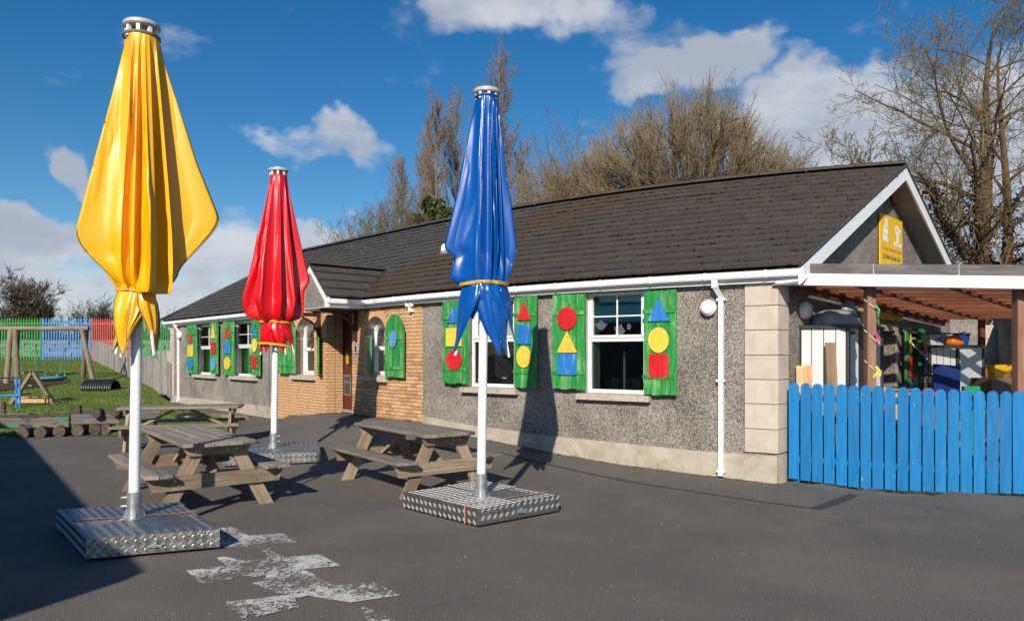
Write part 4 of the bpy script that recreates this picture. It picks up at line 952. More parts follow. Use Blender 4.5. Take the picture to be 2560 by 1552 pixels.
# back slope and hip end
bk = []
for a in srange(AH, A1, 1.0):
    p = rdg(a); e = eave(a); q = p + (p - e); bk.append([Vector((q.x, q.y, ZE)), p + Vector((0, 0, -0.03))])
m.grid(bk); q = bk[0][0]; m.add([eave(A0) + Vector((0, 0, -0.03)), q, rdg(AH) + Vector((0, 0, -0.03))], [(0, 1, 2)]); m.build('rear_slope', 'tile', roofo)
TW = 0.335; tiles = []
for k in range(NR):
    v0, v1 = k / NR, (k + 1) / NR; off = 0.0 if k % 2 else TW / 2; a = A0 - off
    while a < A1:
        u0, u1 = a + 0.003, a + TW - 0.003; lim = A0 + (AH - A0) * (v0 + v1) / 2
        if u1 > lim + 0.05 and u0 < A1 - 0.04:
            u0 = max(u0, lim - 0.05); u1 = min(u1, A1); mid = (u0 + u1) / 2
            p0 = roof_pt(mid, v0); p1 = roof_pt(mid, v1); t = roof_pt(u1, (v0 + v1) / 2) - roof_pt(u0, (v0 + v1) / 2); L = (p1 - p0).length
            ey = (p1 - p0).normalized(); ex = t.normalized(); n = ex.cross(ey)
            tilt = random.gauss(0, 0.0025)
            c = (p0 + p1) / 2 + n * (0.010 + random.uniform(-0.003, 0.004)); ey2 = (ey * L - n * (0.036 + tilt)).normalized()
            tiles.append((k, c, ex, ey2, t.length, L + 0.035, p0.y))
        a += TW
tiles.sort(key=lambda t: t[6]); TM = None
bm_ = bmesh.new(); bmesh.ops.create_cube(bm_, size=1.0); bmesh.ops.scale(bm_, vec=(1, 1, 0.032), verts=bm_.verts)
TM = bpy.data.meshes.new('tile'); bm_.to_mesh(TM); bm_.free(); TM.materials.append(MT['tile'])
rest = MB()
for i, (k, c, ex, ey, w_, l_, _) in enumerate(tiles):
    n = ex.cross(ey).normalized(); ey = n.cross(ex)
    Mx = Matrix(((ex.x * w_, ey.x * l_, n.x, c.x), (ex.y * w_, ey.y * l_, n.y, c.y), (ex.z * w_, ey.z * l_, n.z, c.z), (0, 0, 0, 1)))
    if i < 300:
        o = link('tile', TM, None, roofo); Mx.translation = c - ORB; o.matrix_local = Mx
    else: rest.add([Mx @ Vector(v.co) for v in TM.vertices], [tuple(p.vertices) for p in TM.polygons])
o = rest.build('tile_courses', 'tile', roofo, fix=False); o['kind'] = 'stuff'
# moss and dead leaves caught at the tile edges
ms = MB(); rr = random.Random(5)
def clump(p, ex, n, r, h):
    ey = n.cross(ex); pts = []
    for j in range(5): t = 2 * math.pi * j / 5; pts.append(p + ex * math.cos(t) * r * rr.uniform(.7, 1.6) + ey * math.sin(t) * r * 0.55)
    pts.append(p + n * h); ms.add(pts, [(j, (j + 1) % 5, 5) for j in range(5)])
for i, (k, c, ex, ey, w_, l_, _) in enumerate(tiles):
    n = ex.cross(ey).normalized(); dens = 2.2 + 3.5 * max(0, math.sin(c.x * 1.3 + k * 0.7)) + (3 if k > NR - 4 else 0)
    for _ in range(int(rr.random() * dens)):
        clump(c - ey * (l_ / 2 + 0.004) + ex * rr.uniform(-w_ / 2, w_ / 2) + n * 0.0, ex, n, rr.uniform(0.012, 0.04), rr.uniform(0.012, 0.03))
o = ms.build('moss', 'roof_moss', roofo, fix=False); o['kind'] = 'stuff'
# ridge and hip tiles
def half_tiles(pts, name):
    for a, b in zip(pts, pts[1:]):
        d = (b - a); L = d.length; d.normalize(); side = d.cross(Vector((0, 0, 1))).normalized(); up = side.cross(d); m = MB(); rows = []
        for q in (0, L - 0.008):
            rows.append([a + d * q + side * 0.125 * math.cos(t) + up * (0.085 * math.sin(t) - 0.02) for t in np.linspace(0.1, math.pi - 0.1, 7)])
        m.grid(rows); n = 7; m.f.append(tuple(range(n))); m.f.append(tuple(n + i for i in range(n))); m.build(name, 'tile', roofo)
nrt = 44; half_tiles([rdg(AH + (A1 - AH) * i / nrt) + Vector((0, 0, 0.03)) for i in range(nrt + 1)], 'ridge_tile')
nh = 14; half_tiles([eave(A0).lerp(rdg(AH), i / nh) + Vector((0, 0, 0.03)) for i in range(nh + 1)], 'hip_tile')
# fascia, gutter, clips, downpipes
S_PR0, S_PR1 = sof(745, OVH), sof(905, OVH)
for a, b in ((A0 + 0.03, S_PR0), (S_PR1, A1 - 0.06)):
    ribbon(a, b, [(0.0, ZW), (0.105, ZW), (0.105, ZG - 0.005), (0.0, ZG - 0.005)]).build('fascia', 'white_upvc', bld)
    gt = ribbon(a - 0.02, b + 0.05, [(0.107, ZG - 0.095), (0.185, ZG - 0.095), (0.20, ZG - 0.075), (0.20, ZG), (0.186, ZG), (0.186, ZG - 0.07), (0.12, ZG - 0.083), (0.107, ZG - 0.01)]).build('gutter', 'white_gutter', bld)
    s = a + 0.35
    while s < b:
        ribbon(s, s + 0.03, [(0.107, ZG - 0.10), (0.19, ZG - 0.10), (0.206, ZG - 0.08), (0.206, ZG + 0.006), (0.196, ZG + 0.006), (0.196, ZG - 0.07), (0.12, ZG - 0.09), (0.107, ZG - 0.09)], 1).build('gutter_clip', 'white_gutter', gt); s += 0.82
def downpipe(px, pb):
    s = sof(px, 0.06); zb = foot(s) + 0.03; p = lambda d, z, ds=0.0: fp(s + ds, d, z)
    pts = [p(0.15, ZG - 0.09, -0.06), p(0.15, ZG - 0.19, -0.06), p(0.055, ZG - 0.33), p(0.055, zb + 0.05), p(0.075, zb)]
    m = MB(); t = tang(s); n = outn(s); o_ = len(m.v); hw = 0.034
    for q in pts: m.v += [tuple(q + t * a * hw + n * b * hw) for a, b in ((-1, -1), (1, -1), (1, 1), (-1, 1))]
    for i in range(len(pts) - 1):
        for j in range(4): j2 = (j + 1) % 4; m.f.append((i * 4 + j, i * 4 + j2, i * 4 + 4 + j2, i * 4 + 4 + j))
    m.f.append((0, 1, 2, 3)); k = 4 * len(pts) - 4; m.f.append((k, k + 1, k + 2, k + 3)); dp = m.build('downpipe', 'white_gutter', bld)
    for z in (zb + 0.06, zb + (ZG - zb) * 0.47, ZG - 0.36): slab(s - 0.060, s + 0.060, z - 0.016, z + 0.016, 0.0, 0.097, 1).build('pipe_clip', 'white_gutter', dp)
    slab(s - 0.10, s - 0.02, ZG - 0.20, ZG - 0.09, 0.108, 0.188, 1).build('outlet', 'white_gutter', dp)
downpipe(1803, 1190); downpipe(445, 985)
# thin grey service pipe beside the brick part
s_ = sof(671, 0.03); MB().tube([fp(s_, 0.03, foot(s_)), fp(s_, 0.03, ZW)], 0.014, 8).build('service_pipe', 'galvanised', bld)
s_, = (sof(643, 0.03),); slab(s_ - 0.11, s_ + 0.11, foot(s_) + 0.16, foot(s_) + 0.30, 0.028, 0.036, 1).build('air_brick', 'grey_plastic', bld)
# verge: barge boards, boxed eave end, soffit of the gable overhang
VE = eave(A1); VR = rdg(A1); VF = Vector((2 * VR.x - VE.x, 2 * VR.y - VE.y, ZE)); dn = Vector((0, 0, 1))
def barge(a, b):
    m = MB(); o = GN * 0.012
    m.hexa([a - dn * 0.25 - GN * 0.02, a - dn * 0.25 + o, b - dn * 0.25 + o, b - dn * 0.25 - GN * 0.02, a - dn * 0.035 - GN * 0.02, a - dn * 0.035 + o, b - dn * 0.035 + o, b - dn * 0.035 - GN * 0.02]); m.build('bargeboard', 'white_upvc', bld)
barge(VE + GD * 0.02, VR); barge(VR, VF)
OH = (VE - C0).dot(GN)
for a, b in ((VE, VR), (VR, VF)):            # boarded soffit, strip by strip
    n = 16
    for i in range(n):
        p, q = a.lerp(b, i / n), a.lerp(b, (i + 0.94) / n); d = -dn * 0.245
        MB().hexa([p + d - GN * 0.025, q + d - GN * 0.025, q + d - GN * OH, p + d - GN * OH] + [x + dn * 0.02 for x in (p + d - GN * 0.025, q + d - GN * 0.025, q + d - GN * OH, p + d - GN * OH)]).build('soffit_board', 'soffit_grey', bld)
# verge mortar and undercloak
m = MB(); m.tube([VE + dn * 0.0, VE.lerp(VR, .33) , VE.lerp(VR, .66), VR], 0.035, 6); m.tube([VR, VF], 0.035, 6); m.build('verge_mortar', 'lead', roofo)
# boxed end at the eave
p0 = fp(A1 - 0.06, 0, 0); p1 = fp(A1 - 0.06, 0.105, 0); m = MB()
q0 = p0 + GN * 0.10; q1 = p1 + GN * 0.10; z0, z1 = ZW - 0.02, ZG + 0.03
q2 = gw(0.10, OH - 0.02, 0); q3 = gw(0.10, 0.02, 0)
m.prism([tuple(p.xy) for p in (p0 - tang(A1) * 0.25, p1 - tang(A1) * 0.25, q1, q2, q3)], lambda u, v, d: (u, v, d), z0, z1); m.build('eave_box_end', 'white_upvc', bld)
# ---- porch roof: a small gable standing out over the door
TG = tang(9.0); NO = outn(9.0); PB = fp(S_PR1, OVH, ZG)     # right eave of the porch at the main gutter
PRJ, PHW, PRISE = 0.80, 0.80, 0.72
PCn = PB - TG * PHW                                         # middle of the porch on the gutter line
def pp(u, d, z): q = PCn + TG * u + NO * d; return Vector((q.x, q.y, z))
ZP = ZG + 0.04
prf = MB()
for sgn in (1, -1):
    prf.add([pp(sgn * PHW, PRJ, ZP - 0.02), pp(0, PRJ, ZP + PRISE - 0.02), pp(0, -1.4, ZP + PRISE - 0.02), pp(sgn * PHW, -0.1, ZP - 0.02)], [(0, 1, 2, 3)])
porch = prf.build('porch_roof', 'lead', bld)
rows_n = 4
for sgn in (1, -1):
    for k in range(rows_n):
        v0, v1 = k / rows_n, (k + 1) / rows_n; x = PRJ + (0.0 if k % 2 else 0.0)
        back = -(0.15 + 1.05 * v1)
        while x > back:
            x0 = max(back, x - TW); p0 = pp(sgn * PHW * (1 - v0), (x + x0) / 2, ZP + PRISE * v0); p1 = pp(sgn * PHW * (1 - v1), (x + x0) / 2, ZP + PRISE * v1)
            ey = (p1 - p0); l_ = ey.length; ey.normalize(); ex = NO * (-sgn); n = ex.cross(ey)
            if n.z < 0: n = -n; ex = -ex
            ey2 = (ey * l_ - n * 0.032).normalized(); c = (p0 + p1) / 2 + n * 0.012
            o = link('tile', TM, None, porch); ex = ey2.cross(n).normalized(); n = ex.cross(ey2)
            o.matrix_local = Matrix(((ex.x * (x - x0 - 0.006), ey2.x * (l_ + 0.03), n.x, c.x - ORB.x), (ex.y * (x - x0 - 0.006), ey2.y * (l_ + 0.03), n.y, c.y - ORB.y), (ex.z * (x - x0 - 0.006), ey2.z * (l_ + 0.03), n.z, c.z - ORB.z), (0, 0, 0, 1)))
            x -= TW
pts = [pp(0, PRJ + 0.01 - 0.45 * i, ZP + PRISE + 0.02) for i in range(6)]
for a, b in zip(pts, pts[1:]):
    d = (b - a); L = d.length; d.normalize(); rows = [[a + d * q + TG * 0.12 * math.cos(t) + dn * (0.085 * math.sin(t) - 0.02) for t in np.linspace(0.1, math.pi - 0.1, 7)] for q in (0, L - 0.008)]
    m = MB().grid(rows); m.f.append(tuple(range(7))); m.f.append(tuple(7 + i for i in range(7))); m.build('ridge_tile', 'tile', porch)
# porch gable face, barge boards, side gutter, soffit
m = MB(); m.prism([(-PHW + 0.04, ZW), (PHW - 0.04, ZW), (PHW - 0.04, ZG - 0.06), (0, ZP + PRISE - 0.10), (-PHW + 0.04, ZG - 0.06)], lambda u, v, d: pp(u, d, v), PRJ - 0.12, PRJ - 0.06); m.build('porch_gable', 'pebbledash', bld)
for sgn in (1, -1):
    MB().prism([(sgn * (PHW + 0.02), ZW - 0.02), (sgn * (PHW + 0.02), ZP - 0.02), (0, ZP + PRISE - 0.02), (0, ZP + PRISE - 0.17), (sgn * (PHW - 0.13), ZW + 0.10), (sgn * (PHW - 0.13), ZW - 0.02)], lambda u, v, d: pp(u, d, v), PRJ - 0.058, PRJ - 0.02).build('bargeboard', 'white_upvc', bld)
    MB().prism([(PRJ - 0.06, ZW), (-0.10, ZW), (-0.10, ZG - 0.01), (PRJ - 0.06, ZG - 0.01)], lambda u, v, d: pp(sgn * (PHW - 0.02 - d), u, v), 0.0, 0.04).build('fascia', 'white_upvc', bld)
    MB().prism([(PRJ - 0.01, ZG - 0.09), (-0.02 if sgn > 0 else -0.1, ZG - 0.09), (-0.02 if sgn > 0 else -0.1, ZG), (PRJ - 0.01, ZG)], lambda u, v, d: pp(sgn * (PHW - 0.018 + d), u, v), 0.0, 0.085).build('gutter', 'white_gutter', bld)
MB().prism([(-PHW, -0.15), (PHW, -0.15), (PHW, PRJ - 0.06), (-PHW, PRJ - 0.06)], lambda u, v, d: pp(u, v, d), ZW - 0.012, ZW - 0.002).build('porch_soffit', 'white_upvc', bld)
# valley lead between porch and main roof
a = pp(PHW, -0.03, ZP + 0.05); b = pp(0.0, -1.06, ZP + PRISE + 0.05); strip([a + dn * 0.0, a.lerp(b, .5) + dn * 0.015, b], 0.10).build('valley', 'roof_moss', porch)
# roof vent, hidden half by the blue parasol
pv = None
rv = at(1112, 626, 1)
best = None
for a in np.linspace(9, 16, 71):
    for v in np.linspace(0.1, 0.6, 51):
        p = roof_pt(a, v); e = (1280 + F * p.x / p.y - 1112) ** 2 + (HY - F * (p.z - HC) / p.y - 628) ** 2
        if best is None or e < best[0]: best = (e, p, a, v)
p = best[1]; m = MB(); m.lathe(p + Vector((0, 0, 0.02)), [(0.10, -0.05), (0.10, 0.03), (0.085, 0.10), (0.04, 0.13)], 10); m.box(p + Vector((0.0, -0.05, 0.0)), (0.34, 0.22, 0.03), frame((0, 0, 0), tang(best[2]), ey=rdg(best[2]) - eave(best[2])).to_3x3()); m.build('roof_vent', 'paper_white', roofo)
# ---- gable door, gable window
MB().prism([(GH[0][0], 0), (GH[0][1], 0), (GH[0][1], 2.12), (GH[0][0], 2.12)], lambda u, v, d: gw(u, d, v), -0.25, -0.20).build('side_door', 'brown_timber', bld)
for u0, u1 in ((GH[0][0] - 0.12, GH[0][0]), (GH[0][1], GH[0][1] + 0.12)): MB().prism([(u0, -0.1), (u1, -0.1), (u1, 2.24), (u0, 2.24)], lambda u, v, d: gw(u, d, v), -0.02, 0.015).build('door_surround', 'sill_concrete', bld)
MB().prism([(GH[0][0], 2.12), (GH[0][1], 2.12), (GH[0][1], 2.24), (GH[0][0], 2.24)], lambda u, v, d: gw(u, d, v), -0.02, 0.014).build('door_surround', 'sill_concrete', bld)
u0, u1, z0, z1 = GH[1]
for a, b, c, d_ in ((u0, u0 + .06, z0, z1), (u1 - .06, u1, z0, z1), (u0 + .06, u1 - .06, z0, z0 + .06), (u0 + .06, u1 - .06, z1 - .06, z1), (u0 + .06, u1 - .06, 1.48, 1.54)): MB().prism([(a, c), (b, c), (b, d_), (a, d_)], lambda u, v, d: gw(u, d, v), -0.22, -0.16).build('window_frame', 'white_upvc', bld)
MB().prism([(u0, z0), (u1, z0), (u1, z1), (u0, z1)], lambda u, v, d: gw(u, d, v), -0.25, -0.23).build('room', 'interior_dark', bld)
MB().add([gw(u0 + .06, -.19, z0 + .06), gw(u1 - .06, -.19, z0 + .06), gw(u1 - .06, -.19, z1 - .06), gw(u0 + .06, -.19, z1 - .06)], [(0, 1, 2, 3)]).build('pane', 'glass', bld)
# open top light of that window, tilted out
m = MB(); q = lambda u, k: gw(u, -0.15 + 0.55 * k, z1 - 0.06 - 0.62 * k * 1.0)
for a, b in ((u0 + .06, u0 + .11), (u1 - .11, u1 - .06)): m.add([q(a, 0), q(b, 0), q(b, 1), q(a, 1)] + [x + GN * 0.03 for x in (q(a, 0), q(b, 0), q(b, 1), q(a, 1))], [(0, 1, 2, 3), (4, 5, 6, 7), (0, 1, 5, 4), (1, 2, 6, 5), (2, 3, 7, 6), (3, 0, 4, 7)])
for k0, k1 in ((0, 0.09), (0.91, 1.0), (0.48, 0.52)): m.add([q(u0 + .11, k0), q(u1 - .11, k0), q(u1 - .11, k1), q(u0 + .11, k1)] + [x + GN * 0.03 for x in (q(u0 + .11, k0), q(u1 - .11, k0), q(u1 - .11, k1), q(u0 + .11, k1))], [(0, 1, 2, 3), (4, 5, 6, 7), (0, 1, 5, 4), (1, 2, 6, 5), (2, 3, 7, 6), (3, 0, 4, 7)])
sw = m.build('open_sash', 'white_upvc', bld); MB().add([q(u0 + .1, .05) + GN * .015, q(u1 - .1, .05) + GN * .015, q(u1 - .1, .95) + GN * .015, q(u0 + .1, .95) + GN * .015], [(0, 1, 2, 3)]).build('pane', 'glass', sw)
MB().prism([(u0 - .1, z0 - .1), (u1 + .1, z0 - .1), (u1 + .1, z0), (u0 - .1, z0)], lambda u, v, d: gw(u, d, v), -.15, .1).build('sill', 'sill_concrete', bld)
def gshutter(u0, u1, z0, z1, seq, d=0.10):
    root = MB().prism([(u0, z0), (u1, z0), (u1, z1), (u0, z1)], lambda u, v, q: gw(u, q, v), d - 0.02, d).build('shutter', 'green_paint', bld); n = 3
    for i in range(n):
        a, b = u0 + (u1 - u0) * i / n + .004, u0 + (u1 - u0) * (i + 1) / n - .004; MB().prism([(a, z0), (b, z0), (b, z1 + .01), (a, z1 + .01)], lambda u, v, q: gw(u, q, v), d, d + 0.018).build('board', 'green_paint', root)
    for f in (.15, .85): zz = z0 + (z1 - z0) * f; MB().prism([(u0, zz - .03), (u1, zz - .03), (u1, zz + .03), (u0, zz + .03)], lambda u, v, q: gw(u, q, v), d + .018, d + .04).build('batten', 'green_paint', root)
    um = (u0 + u1) / 2; hw = (u1 - u0) * .33
    for (k, cl, f0, f1) in seq:
        b, t = z0 + (z1 - z0) * f0, z0 + (z1 - z0) * f1
        poly = [(um - hw, b), (um + hw, b), (um, t)] if k == 't' else [(um - hw, b), (um + hw, b), (um + hw, t), (um - hw, t)] if k == 's' else [(um + hw * math.cos(q), (b + t) / 2 + (t - b) / 2 * math.sin(q)) for q in np.linspace(0, 6.283, 21)[:-1]]
        MB().prism(poly, lambda u, v, q: gw(u, q, v), d + .04, d + .055).build('painted_shape', 'shape_' + cl, root)
gs0, _ = ghit(2262, 800, .1); gs1, _ = ghit(2272, 800, .1)
gshutter(gs0, gs1, 0.62, 2.18, [('t', 'yellow', .72, .95), ('s', 'red', .42, .66), ('s', 'blue', .12, .36)], 0.12)
gs0, _ = ghit(2296, 800, .1); gs1, _ = ghit(2312, 800, .1)
gshutter(gs0, gs1, 0.62, 2.18, [('c', 'red', .68, .93), ('s', 'blue', .42, .64), ('c', 'yellow', .12, .36)], 0.12)
gs0, _ = ghit(2186, 800, .1); gs1, _ = ghit(2194, 800, .1)
gshutter(gs0, gs1, 0.9, 2.3, [('s', 'red', .42, .8)], 0.12)
# ------------------------------------------------------------------ small things fixed to the building
def wall_lamp(px, py, r, label, where='front'):
    s, z = (sof(px), zof(px, py)) if where == 'front' else ghit(px, py)
    p = fp(s, 0, z) if where == 'front' else gw(s, 0, z); n = outn(s) if where == 'front' else GN
    M = frame((0, 0, 0), (0, 0, 1), ey=Vector((0, 0, 1)).cross(n) * -1).to_3x3() if False else Matrix((Vector((0, 0, 1)).cross(n), Vector((0, 0, 1)), n)).transposed()
    t = thing('wall_lamp', label, 'lamp', p, 'round white bulkhead lamps on the building')
    MB().lathe(p, [(r * 0.9, 0), (r, 0.02), (r, 0.075), (r * 0.93, 0.09)], 28, M).build('lamp_rim', 'white_upvc', t, 30)
    MB().lathe(p, [(r * 0.88, 0.085), (r * 0.80, 0.11), (r * 0.5, 0.125), (r * 0.1, 0.13)], 28, M).build('diffuser', 'lamp_white', t, True)
wall_lamp(1774, 770, 0.115, 'round white bulkhead lamp left of the near corner downpipe')
wall_lamp(2005, 776, 0.125, 'round white bulkhead lamp on the gable wall above the pale shed', 'gable')
wall_lamp(452, 838, 0.13, 'round white bulkhead lamp beside the far left downpipe')
# security light with junction box and cable
s_, z_ = sof(1033), zof(1033, 766); p = fp(s_, 0, z_); t = thing('security_light', 'white twin security light with cable on the brick wall', 'lamp', p); n = outn(s_); tg = tang(s_)
MB().box(p + n * 0.05 - Vector((0, 0, 0.06)), (0.09, 0.08, 0.10), frame((0, 0, 0), tg).to_3x3()).build('sensor_box', 'white_upvc', t)
for sg in (-1, 1): MB().box(p + n * 0.09 + tg * sg * 0.05 + Vector((0, 0, 0.035)), (0.095, 0.06, 0.075), frame((0, 0, 0), tg + n * sg * 0.35, Vector((0, 0, 1)) + n * 0.3).to_3x3()).build('lamp_head', 'white_upvc', t)
s2_, z2_ = sof(1001), zof(1001, 794); p2 = fp(s2_, 0, z2_); MB().box(p2 + n * 0.03, (0.11, 0.06, 0.10), frame((0, 0, 0), tg).to_3x3()).build('junction_box', 'grey_plastic', t)
MB().tube([p2 + n * .03 + tg * .055, p2 + n * .015 + tg * .12, fp(s_, .015, z2_), fp(s_, .015, z2_ + .04), p - Vector((0, 0, .1)) + n * .03], 0.007, 6).build('cable', 'white_upvc', t)
s_, z_ = sof(893), zof(893, 872); p = fp(s_, 0, z_); t = thing('door_intercom', 'grey door entry intercom beside the brown door', 'intercom', p)
MB().box(p + outn(s_) * .02, (0.10, 0.04, 0.21), frame((0, 0, 0), tang(s_)).to_3x3()).build('housing', 'grey_plastic', t); MB().box(p + outn(s_) * .042, (0.055, 0.006, 0.13), frame((0, 0, 0), tang(s_)).to_3x3()).build('screen', 'black_plastic', t)
# camera dome under the left eave
s_, z_ = sof(450), zof(450, 815); p = fp(s_, 0.06, z_); t = thing('security_camera', 'small white dome camera under the left end of the eave', 'camera', p)
MB().lathe(p, [(0.055, 0.05), (0.055, 0.0), (0.04, -0.01)], 14).build('housing', 'white_upvc', t, 30); MB().lathe(p - Vector((0, 0, .01)), [(0.04, 0.0), (0.035, -0.03), (0.012, -0.05)], 14).build('dome', 'black_plastic', t, True)
# alarm box under the gable peak
u_, z_ = ghit(2232, 490); p = gw(u_, 0, z_); t = thing('alarm_box', 'dull red alarm bell box under the gable peak', 'alarm', p)
MB().lathe(p, [(0.16, 0.0), (0.16, 0.05), (0.13, 0.08), (0.02, 0.085)], 8, Matrix((GD, Vector((0, 0, 1)), GN)).transposed()).build('cover', 'alarm_red', t); MB().lathe(p, [(0.20, -0.0), (0.20, 0.03)], 8, Matrix((GD, Vector((0, 0, 1)), GN)).transposed()).build('back_plate', 'black_plastic', t)
# yellow sign on the gable
ul, zt_ = ghit(2201, 525, 0.05); ur, zt2 = ghit(2256, 561, 0.05); zb_ = ZW - 0.35; zt_ = (zt_ + zt2) / 2
p = gw((ul + ur) / 2, 0.05, zb_); t = thing('gable_sign', 'yellow sign board with white drawings on the gable wall', 'sign', p); w_ = ur - ul
MB().prism([(ul, zb_), (ur, zb_), (ur, zt_), (ul, zt_)], lambda u, v, d: gw(u, d, v), 0.025, 0.05).build('board', 'sign_yellow', t)
Hs = zt_ - ghit(2215, 652, 0.05)[1]
def sg(u, v, d): return gw(ul + u * w_, 0.05 + d, zt_ - v * Hs * 0.70)
def blob(poly, mat, name='drawing', d=0.004): MB().prism(poly, lambda u, v, q: sg(u, v, q), 0.0, d).build(name, mat, t)
for (x0, y0, x1, y1) in ((0.12, .62, .22, .82), (.225, .64, .315, .84), (.14, .42, .24, .61), (.245, .43, .32, .63), (.17, .30, .23, .41)): blob([(x0, y0), (x1, y0 + .02), (x1, y1), (x0, y1 - .01)], 'print_white', 'drawing_of_blocks')
blob([(.25 + .055 * math.cos(q), .33 + .09 * math.sin(q)) for q in np.linspace(0, 6.283, 17)[:-1]], 'print_white'); blob([(.27 + .045 * math.cos(q), .17 + .075 * math.sin(q)) for q in np.linspace(0, 6.283, 17)[:-1]], 'print_white')
blob([(.70, .36), (.80, .36), (.83, .62), (.81, .78), (.72, .78), (.73, .6)], 'print_white'); blob([(.68, .34), (.72, .36), (.68, .50), (.64, .30), (.66, .28)], 'print_white'); blob([(.80, .38), (.90, .28), (.92, .32), (.83, .5)], 'print_white'); blob([(.755 + .07 * math.cos(q), .27 + .06 * math.sin(q)) for q in np.linspace(0, 6.283, 17)[:-1]], 'print_white')
blob([(.62, .72), (.64, .72), (.66, .80), (.90, .80), (.92, .76), (.94, .76), (.94, .88), (.62, .88)], 'print_white')
text('sign_lettering', 'Two Valley Community Playgroup', w_ * 0.068, lambda u, v, d: gw(ul + w_ * .04 + u * 0.96, .05 + d, zt_ - Hs * .76 + v), 'print_brown', t, 0.004)
text('sign_lettering', 'LCII After Schools Club', w_ * 0.100, lambda u, v, d: gw(ul + w_ * .10 + u * 0.80, .05 + d, zt_ - Hs * .95 + v), 'print_black', t, 0.004)
# ------------------------------------------------------------------ parasols, closed and strapped
def resample(pts, n):
    P = np.array(pts, float); d = np.concatenate([[0], np.cumsum(np.hypot(*np.diff(P, axis=0).T))]); t = np.linspace(0, d[-1], n)
    return np.stack([np.interp(t, d, P[:, 0]), np.interp(t, d, P[:, 1])], 1)
def smooth1(a, k=2):
    for _ in range(k):
        b = a.copy(); b[1:-1] = (a[:-2] + 2 * a[1:-1] + a[2:]) / 4; a = b
    return a
def tread_face(m_plate, m_bar, o, eu, ev, n, lu, lv, pitch=0.072):
    """five-bar tread pattern on a flat sheet: o corner, eu/ev edge directions, n outward"""
    nu, nv = int(lu / pitch), int(lv / pitch)
    for i in range(nu * 2):
        for j in range(nv * 2):
            if (i + j) % 2: continue
            cu, cv = (i + 0.5) * lu / (2 * nu), (j + 0.5) * lv / (2 * nv); s = 1 if j % 2 else -1
            a = (eu + ev * s).normalized(); b = (eu * -s + ev).normalized() if s > 0 else (eu + ev).normalized()
            c = o + eu * cu + ev * cv
            for q in (-1.5, -.5, .5, 1.5):
                L = 0.034 - abs(q) * 0.007; p = c + b * q * 0.0058; w = b * 0.0021; e = a * L; h = n * 0.0032
                m_bar.add([p - e - w, p + e - w, p + e + w, p - e + w, p - e * 0.75 + h, p + e * 0.75 + h], [(0, 1, 5, 4), (2, 3, 4, 5), (1, 2, 5), (3, 0, 4)])
